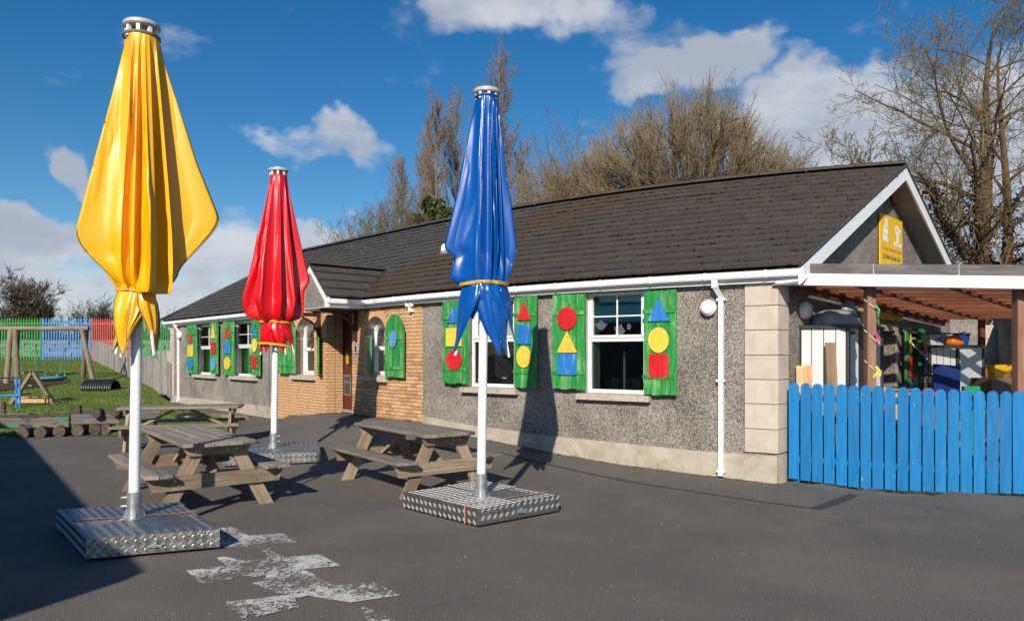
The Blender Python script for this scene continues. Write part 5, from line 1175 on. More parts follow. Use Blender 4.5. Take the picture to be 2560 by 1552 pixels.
def parasol(colour, axis, corners, cappx, basepx, sil, tails, straps, label, latch_side, orange, shadow_gap=0.025, pleat_seed=1):
    """axis: plan point of the pole; cappx/basepx: photo pixels of cap and pole foot, which give its slight lean"""
    AX = Vector(axis); Y0 = AX.y; k = Y0 / F
    zb = 0.205; ztop = zpy(cappx[1], Y0); lean = ((cappx[0] - basepx[0]) * k) / (ztop - zb)
    ph0 = math.atan2(AX.x, AX.y); RX = Vector((math.cos(ph0), -math.sin(ph0), 0)); FX = Vector((math.sin(ph0), math.cos(ph0), 0))
    def ring(c, r_, th, z): q = c + RX * (r_ * math.cos(th)) + FX * (r_ * math.sin(th)); return Vector((q.x, q.y, z))
    def ax(z): return Vector((AX.x + lean * (z - zb), Y0, z))
    root = thing('parasol', label, 'parasol', (AX.x, AX.y, 0), 'folded parasols')
    # ---- weighted base: four tread plate covers with a gap between
    Cn = [Vector((x, y, 0)) for x, y in corners]; mid = sum(Cn, Vector()) / 4
    z0, z1 = shadow_gap, 0.19
    g = 0.006
    for i in range(4):
        a, b, c = Cn[i], Cn[(i + 1) % 4], Cn[(i - 1) % 4]; mb_, mc_ = (a + b) / 2, (a + c) / 2
        q = [a, mb_, mid, mc_]; cen = sum(q, Vector()) / 4; drop = 0.004 * (i % 2)
        q = [p + (cen - p).normalized() * g for p in q]
        tilt = 0.012 if i == 1 else 0.0
        pl = MB(); pl.hexa([(p.x, p.y, z0) for p in q] + [(p.x, p.y, z1 - drop + (tilt if kk == 2 else 0)) for kk, p in enumerate(q)])
        cov = pl.build('base_cover', 'tread_plate', root)
        tb = MB()
        for (p, r_) in ((q[0], q[1]), (q[3], q[0])):
            e = (r_ - p); L = e.length; e.normalize(); n = Vector((e.y, -e.x, 0))
            if n.dot(cen - p) > 0: n = -n
            tread_face(pl, tb, Vector((p.x, p.y, z0)) + n * 0.0005, e, Vector((0, 0, 1)), n, L, z1 - z0 - drop)
        e = (q[1] - q[0]); L1 = e.length; e.normalize(); f = (q[3] - q[0]); L2 = f.length; f.normalize()
        tread_face(pl, tb, Vector((q[0].x, q[0].y, z1 - drop + 0.0005)), e, f, Vector((0, 0, 1)), L1 * 0.985, L2 * 0.985)
        o = tb.build('tread_pattern', 'tread_bar', cov, fix=False); o['kind'] = 'stuff'
    und = MB(); und.hexa([(*(p.lerp(mid, 0.14)).xy, 0.0) for p in Cn] + [(*(p.lerp(mid, 0.14)).xy, z0 + 0.04) for p in Cn]); und.build('base_weight', 'dark_plastic', root)
    # latch in the middle of the side facing the yard
    la, lb = Cn[latch_side], Cn[(latch_side + 1) % 4]; lm = (la + lb) / 2; le = (lb - la).normalized(); ln = Vector((le.y, -le.x, 0)); ln = -ln if ln.dot(mid - lm) > 0 else ln
    m = MB(); m.box(lm + ln * 0.012 + Vector((0, 0, 0.09)), (0.11, 0.014, 0.018), frame((0, 0, 0), le).to_3x3()); m.box(lm + ln * 0.014 + Vector((0, 0, 0.105)), (0.03, 0.02, 0.05), frame((0, 0, 0), le).to_3x3()); m.tube([lm + ln * .02 + le * .03 + Vector((0, 0, .085)), lm + ln * .02 + le * .07 + Vector((0, 0, .06))], .006, 6); m.build('latch', 'galvanised', root)
    # orange lashing strap over the covers
    if orange:
        a, b, over = orange; pa, pb = [Cn[i].lerp(Cn[j], t) for (i, j, t) in (a, b)]; d = (pb - pa).normalized(); nn = Vector((-d.y, d.x, 0)) * 0.011; zz = z1 + 0.010
        m = MB(); rows = []
        for tt in np.linspace(0, 1, 13):
            p = pa.lerp(pb, tt); w = nn * (1 + 0.3 * math.sin(tt * 9)); rows.append([Vector((p.x, p.y, zz + 0.004 * math.sin(tt * 14))) - w, Vector((p.x, p.y, zz + 0.004 * math.sin(tt * 14))) + w])
        m.grid(rows)
        if over:
            e = (Cn[a[0]] - Cn[a[1]]); n2 = (pa - mid).normalized() * 0.012; m.add([Vector((*pa.xy, zz)) + nn + n2, Vector((*pa.xy, zz)) - nn + n2, Vector((*pa.xy, z0 - 0.01)) - nn + n2, Vector((*pa.xy, z0 - 0.01)) + nn + n2], [(0, 1, 2, 3)])
        m.build('lashing_strap', 'strap_orange', root)
    # ---- pole and socket
    rp = 0.048 if Y0 < 10 else 0.050
    MB().tube([ax(z1 + 0.01), ax(z1 + 0.20), ax(ztop - 0.3), ax(ztop - 0.02)], rp, 24).build('pole', 'pole_white', root, 40)
    sk = MB(); sk.lathe(ax(z1), [(0.10, 0.0), (0.10, 0.012), (rp + 0.016, 0.014), (rp + 0.013, 0.235), (rp + 0.009, 0.24)], 24); sock = sk.build('pole_socket', 'galvanised', root, 35)
    for t in (0.6, 2.2, 3.8, 5.3):
        m = MB()
        d = Vector((math.cos(t), math.sin(t), 0)); n = Vector((-d.y, d.x, 0)) * 0.004; b = ax(z1)
        m.hexa([b + d * .05 - n, b + d * .10 - n, b + d * .10 + n, b + d * .05 + n, b + d * .05 - n + Vector((0, 0, .09)), b + d * .065 - n + Vector((0, 0, .09)), b + d * .065 + n + Vector((0, 0, .09)), b + d * .05 + n + Vector((0, 0, .09))]); m.build('socket_rib', 'galvanised', sock)
    sd = -1 if colour == 'blue' or colour == 'yellow' else 1
    for z in (0.11, 0.19):
        m = MB(); p = ax(z1 + z); m.tube([p + Vector((sd * 0.05, -0.02, 0)), p + Vector((sd * 0.10, -0.035, 0))], 0.009, 6); m.lathe(p + Vector((sd * 0.10, -0.035, -0.012)), [(0.014, 0), (0.014, 0.024)], 6); m.build('clamp_bolt', 'steel_bolt', sock)
    # ---- cap and arm fittings
    rc = sil['cap_r'] * k; zt = ztop
    cp = MB().lathe(ax(zt - 0.03), [(rc * 0.93, -0.012), (rc, 0.0), (rc, 0.022), (rc * 0.92, 0.036), (rc * 0.45, 0.046), (rc * 0.42, 0.062), (rc * 0.15, 0.075)], 36).build('cap', 'cap_white', root, 35)
    for i in range(8):
        t = 2 * math.pi * (i + 0.3) / 8; d = Vector((math.cos(t), math.sin(t), 0)); p = ax(zt - 0.075) + d * rc * 0.78; MB().box(p, (0.03, 0.03, 0.07), Matrix.Rotation(t, 3, 'Z')).build('arm_hinge', 'white_upvc', root)
    # ---- canopy: one skin pleated round the pole, flaps to the left and right
    NT, NA = 96, 288; rnd = random.Random(pleat_seed)
    def prof(pts): 
        out = []
        for (px, py) in pts:
            z = zpy(py, Y0); c = ax(z); p = (px - 1280) / F; r_ = (p * c.y - c.x) / (RX.x - p * RX.y); out.append((abs(r_), zpy(py, c.y + r_ * RX.y)))
        P = resample(out, NT); return np.stack([smooth1(P[:, 0], 2), smooth1(P[:, 1], 2)], 1)
    thl, thr = math.pi + R(sil.get('tl', 16)), R(-sil.get('tr', 12))
    PL, PR = prof(sil['L']), prof(sil['R']); PL[:, 0] /= math.cos(R(sil.get('tl', 16))); PR[:, 0] /= math.cos(R(sil.get('tr', 12)))
    ft2 = resample([(r_, zpy(py, Y0)) for r_, py in sil.get('F2', sil['F'])], NT); ft2[:, 0] = smooth1(ft2[:, 0], 2)
    ft = resample([(r_, zpy(py, Y0)) for r_, py in sil['F']], NT); ft[:, 0] = smooth1(ft[:, 0], 4)
    # fold lines round the pole: (angle, kind) with kind 1 ridge, 0 valley, 'L'/'R' the two big flaps
    nodes = [(sil.get('tr', 12) * -1, 'R')] + [f[:2] for f in sil['folds']] + [(-180 + sil.get('tl', 16), 'L')] + [(-198, 0), (-215, 1), (-232, 0), (-250, 1), (-270, 0), (-288, 1), (-306, 0), (-325, 1), (-343, 0)]
    NS = 14; rows = []; jit = [(rnd.uniform(-1, 1), rnd.uniform(0, 6.28), rnd.uniform(0.75, 1.15)) for _ in nodes]
    fac = [1.0] + [(f[2] if len(f) > 2 else 1.0) for f in sil['folds']] + [1.0] * 20
    CR = [(rnd.random(), rnd.uniform(0.30, 0.90), rnd.uniform(-0.10, 0.10), rnd.uniform(0.10, 0.26), rnd.uniform(0.004, 0.009), rnd.choice((-1, 1)) * rnd.uniform(0.008, 0.022)) for _ in range(30)] + sil.get('creases', [])
    for i in range(NT):
        t = i / (NT - 1); P = []
        deep = min(1, t / 0.10) * (0.35 + 0.65 * min(1, t / 0.4)); cl = max(0.0, (t - 0.84) / 0.16)
        for n_i, ((a, kd), (j0, j1, j2)) in enumerate(zip(nodes, jit)):
            a = R(a + j0 * 3.0 * math.sin(2.6 * t + j1))
            if kd == 'R': r_, z = PR[i]
            elif kd == 'L': r_, z = PL[i]
            else:
                r_, z = (ft2 if 0 < n_i <= len(sil['folds']) and len(sil['folds'][n_i - 1]) > 3 else ft)[i]; flapw = max(abs(math.cos(a)) - 0.75, 0) * 1.6
                z = z + flapw * 0.5 * ((PR[i, 1] if math.cos(a) > 0 else PL[i, 1]) - z)
                r_ = r_ * (1.0 + 0.10 * j0 * t) * (1 + (fac[n_i] - 1) * min(1, t * 2) * (1 - cl)) if kd == 1 else r_ * (1 - sil.get('depth', 0.42) * deep * j2 * (1 - 0.6 * cl))
            c = ax(z); P.append(ring(c, r_, a, z))
        row = []
        for q in range(len(P)):
            p, p2 = P[q], P[(q + 1) % len(P)]; d_ = p2 - p; nrm = Vector((d_.y, -d_.x, 0)); nrm = nrm.normalized() if nrm.length > 1e-6 else nrm
            big_ = nodes[q][1] in ('L', 'R') or nodes[(q + 1) % len(P)][1] in ('L', 'R')
            for s_ in range(NS):
                f = s_ / NS; g_ = math.sin(math.pi * f); sag = (-0.035 if big_ else -0.016) * g_ * deep * (1 - cl) + (0.006 * math.sin(6.28 * f * 1.5 + 9 * t + jit[q][1]) * deep * g_ if big_ else 0)
                row.append(p + d_ * f - nrm * sag)
        A_ = np.array([tuple(v) for v in row]); A0_ = A_.copy()
        for _ in range(3): A_ = (np.roll(A_, 1, 0) + 2 * A_ + np.roll(A_, -1, 0)) / 4
        for q in range(len(P)):
            if nodes[q][1] in ('L', 'R'):
                for dq, wq in ((0, .75), (1, .4), (-1, .4), (2, .15), (-2, .15)): A_[(q * NS + dq) % len(A_)] = A_[(q * NS + dq) % len(A_)] * (1 - wq) + A0_[(q * NS + dq) % len(A_)] * wq
        rows.append([tuple(v) for v in A_])
    NA = len(rows[0])
    B_ = np.array(rows)
    for _ in range(2): B_[1:-1] = (B_[:-2] + 2 * B_[1:-1] + B_[2:]) / 4
    # creases and dents pressed into the cloth where it is gathered
    uu = np.arange(NA) / NA; tt_ = np.arange(NT) / (NT - 1)
    nrm_ = np.cross(np.roll(B_, -1, 1) - np.roll(B_, 1, 1), np.gradient(B_, axis=0)); nrm_ /= np.maximum(np.linalg.norm(nrm_, axis=2, keepdims=True), 1e-9)
    disp = np.zeros((NT, NA))
    for (cu, ct_, sl_, ln_, wd_, am_) in CR:
        du = (uu[None, :] - cu + 0.5) % 1.0 - 0.5; dt = tt_[:, None] - ct_
        al = dt * math.cos(sl_) + du * math.sin(sl_); pe = du * math.cos(sl_) - dt * math.sin(sl_)
        disp += am_ * np.exp(-(al / ln_) ** 2) * np.maximum(0, 1 - np.abs(pe) / (wd_ * 1.8)) ** 1.5
    B_ += nrm_ * (disp * np.clip((1 - tt_) / 0.06, 0, 1)[:, None])[:, :, None]
    rows = [[tuple(v) for v in r_] for r_ in B_]
    can = MB().grid(rows, True).build('canopy', 'fabric_' + colour, root, True)
    # corded hem along the lower edge of the two flaps
    iL = [q for q in range(len(nodes)) if nodes[q][1] == 'L'][0] * NS
    for ii, PP in ((0, PR), (iL, PL)):
        kt = int(np.argmax(PP[:, 0])); m = MB(); m.tube([rows[i][ii] for i in range(kt, NT - 3, 2)], 0.0055, 6); m.build('hem_cord', 'piping_grey' if colour == 'yellow' else 'fabric_' + colour, can, True)
    # top collar hem
    MB().grid([[(ax(z).x + rr_ * math.cos(t), Y0 + rr_ * math.sin(t), z) for t in np.linspace(0, 2 * math.pi, 40)] for rr_, z in ((ft[0, 0] * 1.04, ft[0, 1] + 0.012), (ft[0, 0] * 1.05, ft[0, 1] - 0.012), (ft[0, 0] * 0.95, ft[0, 1] - 0.015))]).build('top_hem', 'piping_grey' if colour == 'yellow' else 'fabric_' + colour, can, True)
    # seams down the front
    m = MB()
    for j in sil.get('seams', ()):
        jj = int(j * NA); m.tube([Vector(rows[i][jj]) + (Vector(rows[i][jj]) - ax(rows[i][jj][2])).normalized() * 0.002 for i in range(2, int(NT * 0.86), 3)], 0.0035, 5)
    if m.v: m.build('seam', 'fabric_' + colour, can, True)
    # ---- tails under the strap: pointed ends of the cloth, each with the tip of an arm
    for n_, (px, py, ang, wid, arm) in enumerate(tails):
        zt_ = zpy(py, Y0); zs = zpy(sil['strap_y'] - 5, Y0); xt = (px - 1280) / F * Y0; c = ax(zt_); rr0 = sil['strap_r'] * k * 0.92; th = R(ang)
        d0 = RX * math.cos(th) + FX * math.sin(th); tip = Vector((xt, Y0 + math.sin(th) * 0.20, zt_)); top = ax(zs) + d0 * rr0
        side = Vector((-d0.y, d0.x, 0)); rows2 = []; top = ax(zs) + d0 * rr0 * 0.96; ph_ = n_ * 1.7
        for i in range(18):
            t = i / 17; p = top.lerp(tip, t); p = p + d0 * 0.018 * math.sin(math.pi * min(1, t * 1.3)) * (t > 0.08) + side * 0.03 * math.sin(ph_ * 2.3 + 4 * t) * t; w = wid * sil.get('tw', 0.8) * (0.85 + 0.25 * math.sin(math.pi * min(1, t * 2.2) * 0.5)) * (1 - max(0.0, (t - 0.22) / 0.78) ** 0.95) + 0.004
            r2 = []
            for a in np.linspace(-1, 1, 15):
                tri = abs(((a * 1.5 + 0.25 * math.sin(ph_) + 4) % 1.0) - 0.5) * 2 - 0.5
                r2.append(p + side * (w * a + 0.02 * math.sin(ph_ + 3 * t) * t * (1 - t) * 4) - d0 * (0.55 * w * a * a) * (1 - 0.5 * t) + d0 * 0.035 * tri * (0.35 + 0.65 * math.sin(math.pi * min(1, t * 1.2))) * (1 - t) - Vector((0, 0, 0.03 * a * math.sin(ph_) * (1 - t))))
            rows2.append(r2)
        tl = MB().grid(rows2).build('canopy_tail', 'fabric_' + colour, root, 50)
        mdf = tl.modifiers.new('thick', 'SOLIDIFY'); mdf.thickness = 0.003
        if colour != 'red':
            m = MB(); m.tube([r_[0] + d0 * 0.001 for r_ in rows2], 0.0045, 5); m.tube([r_[-1] + d0 * 0.001 for r_ in rows2], 0.0045, 5); m.build('piping', 'piping_grey' if colour == 'yellow' else 'fabric_blue', tl)
        if arm:
            e = ax(zs + 0.35) + d0 * 0.07; b = tip + Vector((0.012, 0.02, -0.015)); MB().tube([e, b], 0.013, 6).build('arm', 'white_upvc', root)
    # ---- straps
    for (yl, yr, rs, lettered) in straps:
        zc_ = zpy((yl + yr) / 2, Y0); slope = (yl - yr) * k / (2 * rs * k); rr_ = rs * k; rowsS = []
        for dz in (-0.017, 0.017): rowsS.append([(ax(zc_).x + rr_ * math.cos(t), Y0 + rr_ * math.sin(t) * 0.92, zc_ + dz + slope * rr_ * math.cos(t) + 0.006 * math.sin(3 * t)) for t in np.linspace(0, 2 * math.pi, 48)])
        st = MB().grid(rowsS).build('tie_strap', 'strap_yellow' if colour != 'yellow' else 'strap_yellow', root, True)
        if lettered:
            c_ = ax(zc_)
            for (a0, tx) in ((-1.95, 'www.may-online.de'), (-0.95, 'MAY Schirme')):
                text('strap_lettering', tx, 0.026, lambda u, v, d: (c_.x + (rr_ + 0.002 + d) * math.cos(R(-90) + (a0 + 1.57) + u / rr_), Y0 + (rr_ + 0.002 + d) * 0.92 * math.sin(R(-90) + (a0 + 1.57) + u / rr_), zc_ - 0.008 + v + slope * rr_ * math.cos(R(-90) + (a0 + 1.57) + u / rr_)), 'print_black', st, 0.001)
    return root
def Z2(pts, ox, oy, s): return [(ox + x / s, oy + y / s) for x, y in pts]
yel = dict(tw=0.85, cap_r=43, tl=8, tr=8, pl=5, pr=6, depth=0.46, folds=[(-31, 0, 1, 2), (-42, 1, 1.05, 2), (-54, 0, 1, 2), (-66, 1, 1.18, 2), (-80, 1, 1.22, 2), (-90, 0, 1, 2), (-97, 1, 0.98), (-107, 0), (-116, 1, 0.92), (-128, 0)], strap_y=727, strap_r=46, seams=(0.735, 0.62),
    L=Z2([(360, 158), (335, 250), (290, 430), (240, 610), (190, 790), (150, 940), (147, 975), (172, 1030), (250, 1105), (318, 1172), (336, 1205)], 100, 0, 1.66),
    R=Z2([(494, 165), (520, 280), (590, 490), (655, 690), (720, 850), (749, 922), (715, 975), (640, 1052), (578, 1115), (566, 1165), (520, 1195), (488, 1205)], 100, 0, 1.66),
    F=[(0.155, 95), (0.205, 200), (0.255, 330), (0.30, 470), (0.335, 590), (0.335, 650), (0.29, 695), (0.20, 720), (0.17, 727)],
    F2=[(0.155, 95), (0.205, 200), (0.255, 330), (0.30, 470), (0.335, 590), (0.345, 660), (0.34, 728), (0.325, 741), (0.25, 730), (0.165, 727)])
YC = [(-3.48, 6.04), (-2.53, 6.42), (-3.42, 7.56), (-4.44, 7.21)]
parasol('yellow', (-3.50, 6.85), YC, (356, 62), (336, 1290), yel,
        [(296, 880, 205, 0.13, True), (325, 888, 262, 0.17, True), (364, 872, 60, 0.12, True), (396, 884, 318, 0.13, True), (338, 862, 150, 0.10, False), (352, 855, 292, 0.10, False)],
        [(724, 730, 50, False)], 'tall yellow closed parasol on a tread plate base, nearest on the left', 0, ((0, 3, 0.55), (1, 2, 0.55), False), 0.03, 4)
blu = dict(tw=1.02, cap_r=33, tl=8, tr=6, pl=5, pr=7, depth=0.40, folds=[(-24, 0), (-35, 1, .95), (-45, 0), (-57, 1, 1.1), (-66, 0), (-74, 1, 1.05), (-84, 0), (-99, 1, 1.15), (-112, 1, 1.0), (-126, 0)], strap_y=711, strap_r=61, seams=(0.76,),
    L=Z2([(262, 132), (240, 240), (200, 450), (150, 690), (102, 880), (101, 900), (160, 932), (140, 1000), (128, 1040), (150, 1062), (172, 1072)], 1060, 180, 2.019),
    R=Z2([(378, 135), (386, 240), (402, 400), (440, 650), (470, 885), (470, 900), (448, 970), (428, 1030), (421, 1066)], 1060, 180, 2.019),
    F=[(0.125, 246), (0.16, 330), (0.21, 450), (0.25, 560), (0.275, 640), (0.265, 690), (0.245, 711)])
BC = [(-0.33, 7.23), (0.51, 7.94), (-0.36, 8.86), (-1.20, 8.13)]
parasol('blue', (-0.33, 7.90), BC, (1217, 227), (1203, 1236), blu,
        [(1136, 885, 200, 0.22, True), (1243, 887, 282, 0.17, False), (1270, 889, 325, 0.17, True), (1286, 850, 350, 0.15, False), (1180, 800, 240, 0.17, False), (1215, 790, 262, 0.17, False), (1262, 800, 300, 0.15, False)],
        [(712, 709, 62.5, True)], 'tall blue closed parasol with a printed yellow strap, before the near windows', 0, ((0, 3, 0.16), (1, 2, 0.16), True), 0.025, 11)
red = dict(tw=1.15, cap_r=24, tl=10, tr=8, pl=4, pr=5, depth=0.40, folds=[(-26, 0), (-42, 1, 1.1), (-62, 0), (-80, 1, 1.15), (-104, 0), (-124, 1, 1.2), (-140, 1, 1.2), (-152, 0)], strap_y=805, strap_r=38, seams=(0.60, 0.9),
    L=Z2([(334, 165), (318, 270), (285, 420), (235, 650), (185, 850), (131, 1045), (146, 1172), (215, 1202), (262, 1216), (272, 1222)], 560, 380, 2.873),
    R=Z2([(450, 165), (468, 280), (512, 480), (570, 735), (617, 935), (575, 1000), (573, 1180), (520, 1208), (494, 1218)], 560, 380, 2.873),
    F=[(0.125, 438), (0.17, 500), (0.24, 590), (0.31, 680), (0.36, 760), (0.33, 790), (0.25, 804)])
ca, ra = Vector((-3.85, 11.98)), 1.0
RC = [tuple(ca + Vector((math.cos(R(a)), math.sin(R(a)))) * ra) for a in (-119, -29, 61, 151)]
parasol('red', (-3.85, 11.96), RC, (697, 424), (685, 1117), red,
        [(652, 884, 200, 0.17, True), (670, 882, 250, 0.14, False), (720, 884, 300, 0.16, True), (736, 882, 335, 0.15, True), (690, 862, 275, 0.15, False), (700, 850, 90, 0.14, False)],
        [(803, 806, 40, False), (856, 864, 45, False)], 'red closed parasol tied with two yellow straps, standing before the brick porch', 0, None, 0.025, 21)
for o in list(SC.objects):                   # round blue sticker on the pole of the yellow one
    if o.name == 'parasol':
        q = at(322, 978, 6.80); c_ = Vector((-3.50 + 0.003, 6.85, q.z)); r_ = 0.0495
        MB().add([Vector((c_.x + r_ * math.cos(a0 + 0.75 * math.cos(t)), c_.y + r_ * math.sin(a0 + 0.75 * math.cos(t)), q.z + 0.036 * math.sin(t))) for a0 in (R(-165),) for t in np.linspace(0, 6.283, 19)[:-1]], [tuple(range(18))]).build('pole_sticker', 'shape_blue', o)
# ------------------------------------------------------------------ picnic tables
def picnic(label, loc, ang, Lt, Wt, H, seed):
    rnd = random.Random(seed); t = thing('picnic_table', label, 'picnic table', loc, 'wooden picnic tables', ang)
    n = 5; pw = Wt / n; th = 0.042
    for i in range(n):
        y = -Wt / 2 + (i + 0.5) * pw; top = piece('top_plank', t, 'bench_top', (Lt + rnd.uniform(-.012, .012), pw - 0.006, th), Matrix.Translation((rnd.uniform(-.006, .006), y, H - th / 2 + rnd.uniform(-.002, .002))) @ Matrix.Rotation(rnd.uniform(-.004, .004), 4, 'X'), 0.006, key='p%d%d' % (seed, i))
        if i in (0, n - 1):                      # rounded outer corners
            b = bmesh.new(); b.from_mesh(top.data)
            for v in b.verts:
                s = -1 if i == 0 else 1
                if v.co.y * s > pw * 0.3 and abs(v.co.x) > Lt / 2 - 0.03: v.co.x *= 1 - 0.05 / (Lt / 2)
            b.to_mesh(top.data); b.free()
    SH = H * 0.60; so_ = Wt / 2 + 0.235; bw2 = 0.13
    for s in (-1, 1):
        for i in range(2):
            y = s * (so_ + (i - 0.5) * (bw2 + 0.005) * 1.0); pl = piece('seat_plank', t, 'bench_top', (Lt + rnd.uniform(-.01, .01), bw2, 0.04), Matrix.Translation((rnd.uniform(-.008, .008), y, SH - 0.02 + rnd.uniform(-.002, .002))), 0.006, key='s%d%d%d' % (seed, s, i))
            outer = (i == 1 and s == 1) or (i == 0 and s == -1); b = bmesh.new(); b.from_mesh(pl.data)
            for v in b.verts:
                if v.co.y * s > bw2 * 0.25 and abs(v.co.x) > Lt / 2 - 0.03 and outer: v.co.x *= 1 - 0.045 / (Lt / 2)
            b.to_mesh(pl.data); b.free()
    for e in (-1, 1):
        xe = e * (Lt / 2 - 0.20); fr = 'bench_frame'
        for s in (-1, 1):                         # splayed legs
            a = Vector((xe, s * (Wt / 2 + 0.16), 0.0)); b = Vector((xe, s * (Wt * 0.23), H - th)); d = (b - a)
            m = MB(); hw, ht = 0.080, 0.024
            m.hexa([Vector((xe - ht, a.y - hw, 0)), Vector((xe + ht, a.y - hw, 0)), Vector((xe + ht, a.y + hw, 0)), Vector((xe - ht, a.y + hw, 0)), Vector((xe - ht, b.y - hw, b.z)), Vector((xe + ht, b.y - hw, b.z)), Vector((xe + ht, b.y + hw, b.z)), Vector((xe - ht, b.y + hw, b.z))])
            # own frame along the leg so that the grain runs with it
            F_ = frame(a, d, (1, 0, 0)); me = MB(); inv = F_.inverted(); me.v = [tuple(inv @ Vector(v)) for v in m.v]; me.f = m.f; o = link('leg', me.mesh('leg'), fr, t); o.matrix_local = F_
        xo = xe + e * 0.045
        zb = SH - 0.04; hb = 0.075; yl = so_ + 0.10
        poly = [(-yl + 0.05, zb - 2 * hb), (yl - 0.05, zb - 2 * hb), (yl, zb), (-yl, zb)]
        m = MB().prism([(u, v - zb + hb) for u, v in poly], lambda u, v, d: (u, d, v), -0.021, 0.021); o = link('seat_bearer', m.mesh('seat_bearer'), fr, t); o.matrix_local = frame((xo, 0, zb - hb), (0, 1, 0), (0, 0, 1))
        poly = [(-Wt * 0.40, -0.05), (Wt * 0.40, -0.05), (Wt * 0.47, 0.05), (-Wt * 0.47, 0.05)]
        m = MB().prism(poly, lambda u, v, d: (u, d, v), -0.021, 0.021); o = link('top_bearer', m.mesh('top_bearer'), fr, t); o.matrix_local = frame((xo, 0, H - th - 0.051), (0, 1, 0), (0, 0, 1))
        a = Vector((xe * 0.96, 0, zb - hb)); b = Vector((e * 0.14, 0, H - th - 0.03)); d = b - a
        piece('brace', t, fr, (d.length, 0.09, 0.045), frame((a + b) / 2, d, (0, 1, 0)) @ Matrix.Rotation(R(90), 4, 'X'), 0.004)
        m = MB()
        for (y, z) in ((-yl * .62, zb - .05), (-yl * .56, zb - .11), (yl * .62, zb - .05), (yl * .56, zb - .11), (-Wt * .25, H - th - .05), (Wt * .25, H - th - .05), (-Wt * .12, H - th - .06), (Wt * .30, H - th - .04)):
            m.lathe((xo + e * 0.021, y, z), [(0.012, 0), (0.011, 0.006), (0.004, 0.008)], 8, Matrix(((0, 0, e), (0, 1, 0), (1, 0, 0))))
        m.build('bolt', 'steel_bolt', t)
    piece('centre_batten', t, 'bench_frame', (0.10, Wt * 0.86, 0.035), Matrix.Translation((0, 0, H - th - 0.018)), 0.003)
    return t
picnic('weathered picnic table right behind the yellow parasol base', (-3.79, 8.84, 0), R(127.5), 2.20, 0.77, 0.75, 1)
picnic('weathered picnic table left of the blue parasol, before the brick wall', (-1.32, 9.70, 0.0), R(126.6), 2.05, 0.73, 0.75, 2)
picnic('weathered picnic table farthest left, before the log train', (-6.08, 13.65, 0.0), R(15.6), 2.10, 0.76, 0.75, 3)
# ------------------------------------------------------------------ blue picket fence, running on from the corner
FA, FB = Vector((3.80, 10.06, 0)), Vector((6.55, 8.62, 0)); FD = (FB - FA).normalized(); FN = Vector((FD.y, -FD.x, 0))
def fence_px(px):
    r = Vector(((px - 1280) / F, 1, 0)); det = FD.x * (-r.y) - (-r.x) * FD.y; u = ((-FA.x) * (-r.y) - (-r.x) * (-FA.y)) / det; return u
edges = [1972, 2001, 2030, 2060, 2090.5, 2120.5, 2151, 2181, 2212, 2243, 2274, 2306, 2338, 2369, 2401, 2434, 2466, 2499, 2532, 2566, 2601]
topy = np.interp(edges, [1987, 2174, 2356, 2543, 2620], [955.5, 964, 972.5, 978, 979]); boty = np.interp(edges, [1972, 2142, 2265, 2400, 2554, 2620], [1197, 1221, 1229, 1234, 1236.5, 1237])
fn = thing('picket_fence', 'bright blue picket fence with rounded tops beside the building corner', 'fence', FA)
def fpt(u, d, z): p = FA + FD * u + FN * d; return Vector((p.x, p.y, z))
rndf = random.Random(9)
for i in range(len(edges) - 1):
    u0, u1 = fence_px(edges[i]), fence_px(edges[i + 1]); w = (u1 - u0) * 0.895; Y = fpt((u0 + u1) / 2, 0, 0).y; zt, zb = zpy(topy[i], Y) + rndf.uniform(-.006, .006), zpy((boty[i] + boty[i + 1]) / 2, Y) + 0.012
    r = w / 2; prof = [(-r, 0), (r, 0)] + [(r * math.cos(t), zt - zb - r * 1.05 + r * 1.05 * math.sin(t)) for t in np.linspace(0, math.pi, 9)]
    m = MB().prism(prof, lambda u, v, d: (u, d, v), -0.010, 0.010); me = m.mesh('picket')
    b = bmesh.new(); b.from_mesh(me); bmesh.ops.bevel(b, geom=[e for e in b.edges if abs(e.verts[0].co.y - e.verts[1].co.y) < 1e-5], offset=0.003, segments=1, affect='EDGES'); b.to_mesh(me); b.free()
    o = link('picket', me, 'fence_blue', fn); o.matrix_local = frame(fpt(u0 + w / 2, 0, zb) - FA, FD) @ Matrix.Rotation(rndf.uniform(-.004, .004), 4, 'Y')
LF = fence_px(2610)
for (yl, yr) in ((995, 1012), (1148, 1190)):
    za, zb = zpy(yl, fpt(.1, 0, 0).y), zpy(yr, fpt(LF - .3, 0, 0).y); beam('rail', fn, 'fence_blue', fpt(0.0, -0.035, za), fpt(LF, -0.035, zb), 0.04, 0.085)
for u in (0.05, 1.45, 2.9): piece('post', fn, 'fence_blue', (0.075, 0.075, 1.25), Matrix.Translation(fpt(u, -0.095, 0.55) - FA), 0.004)
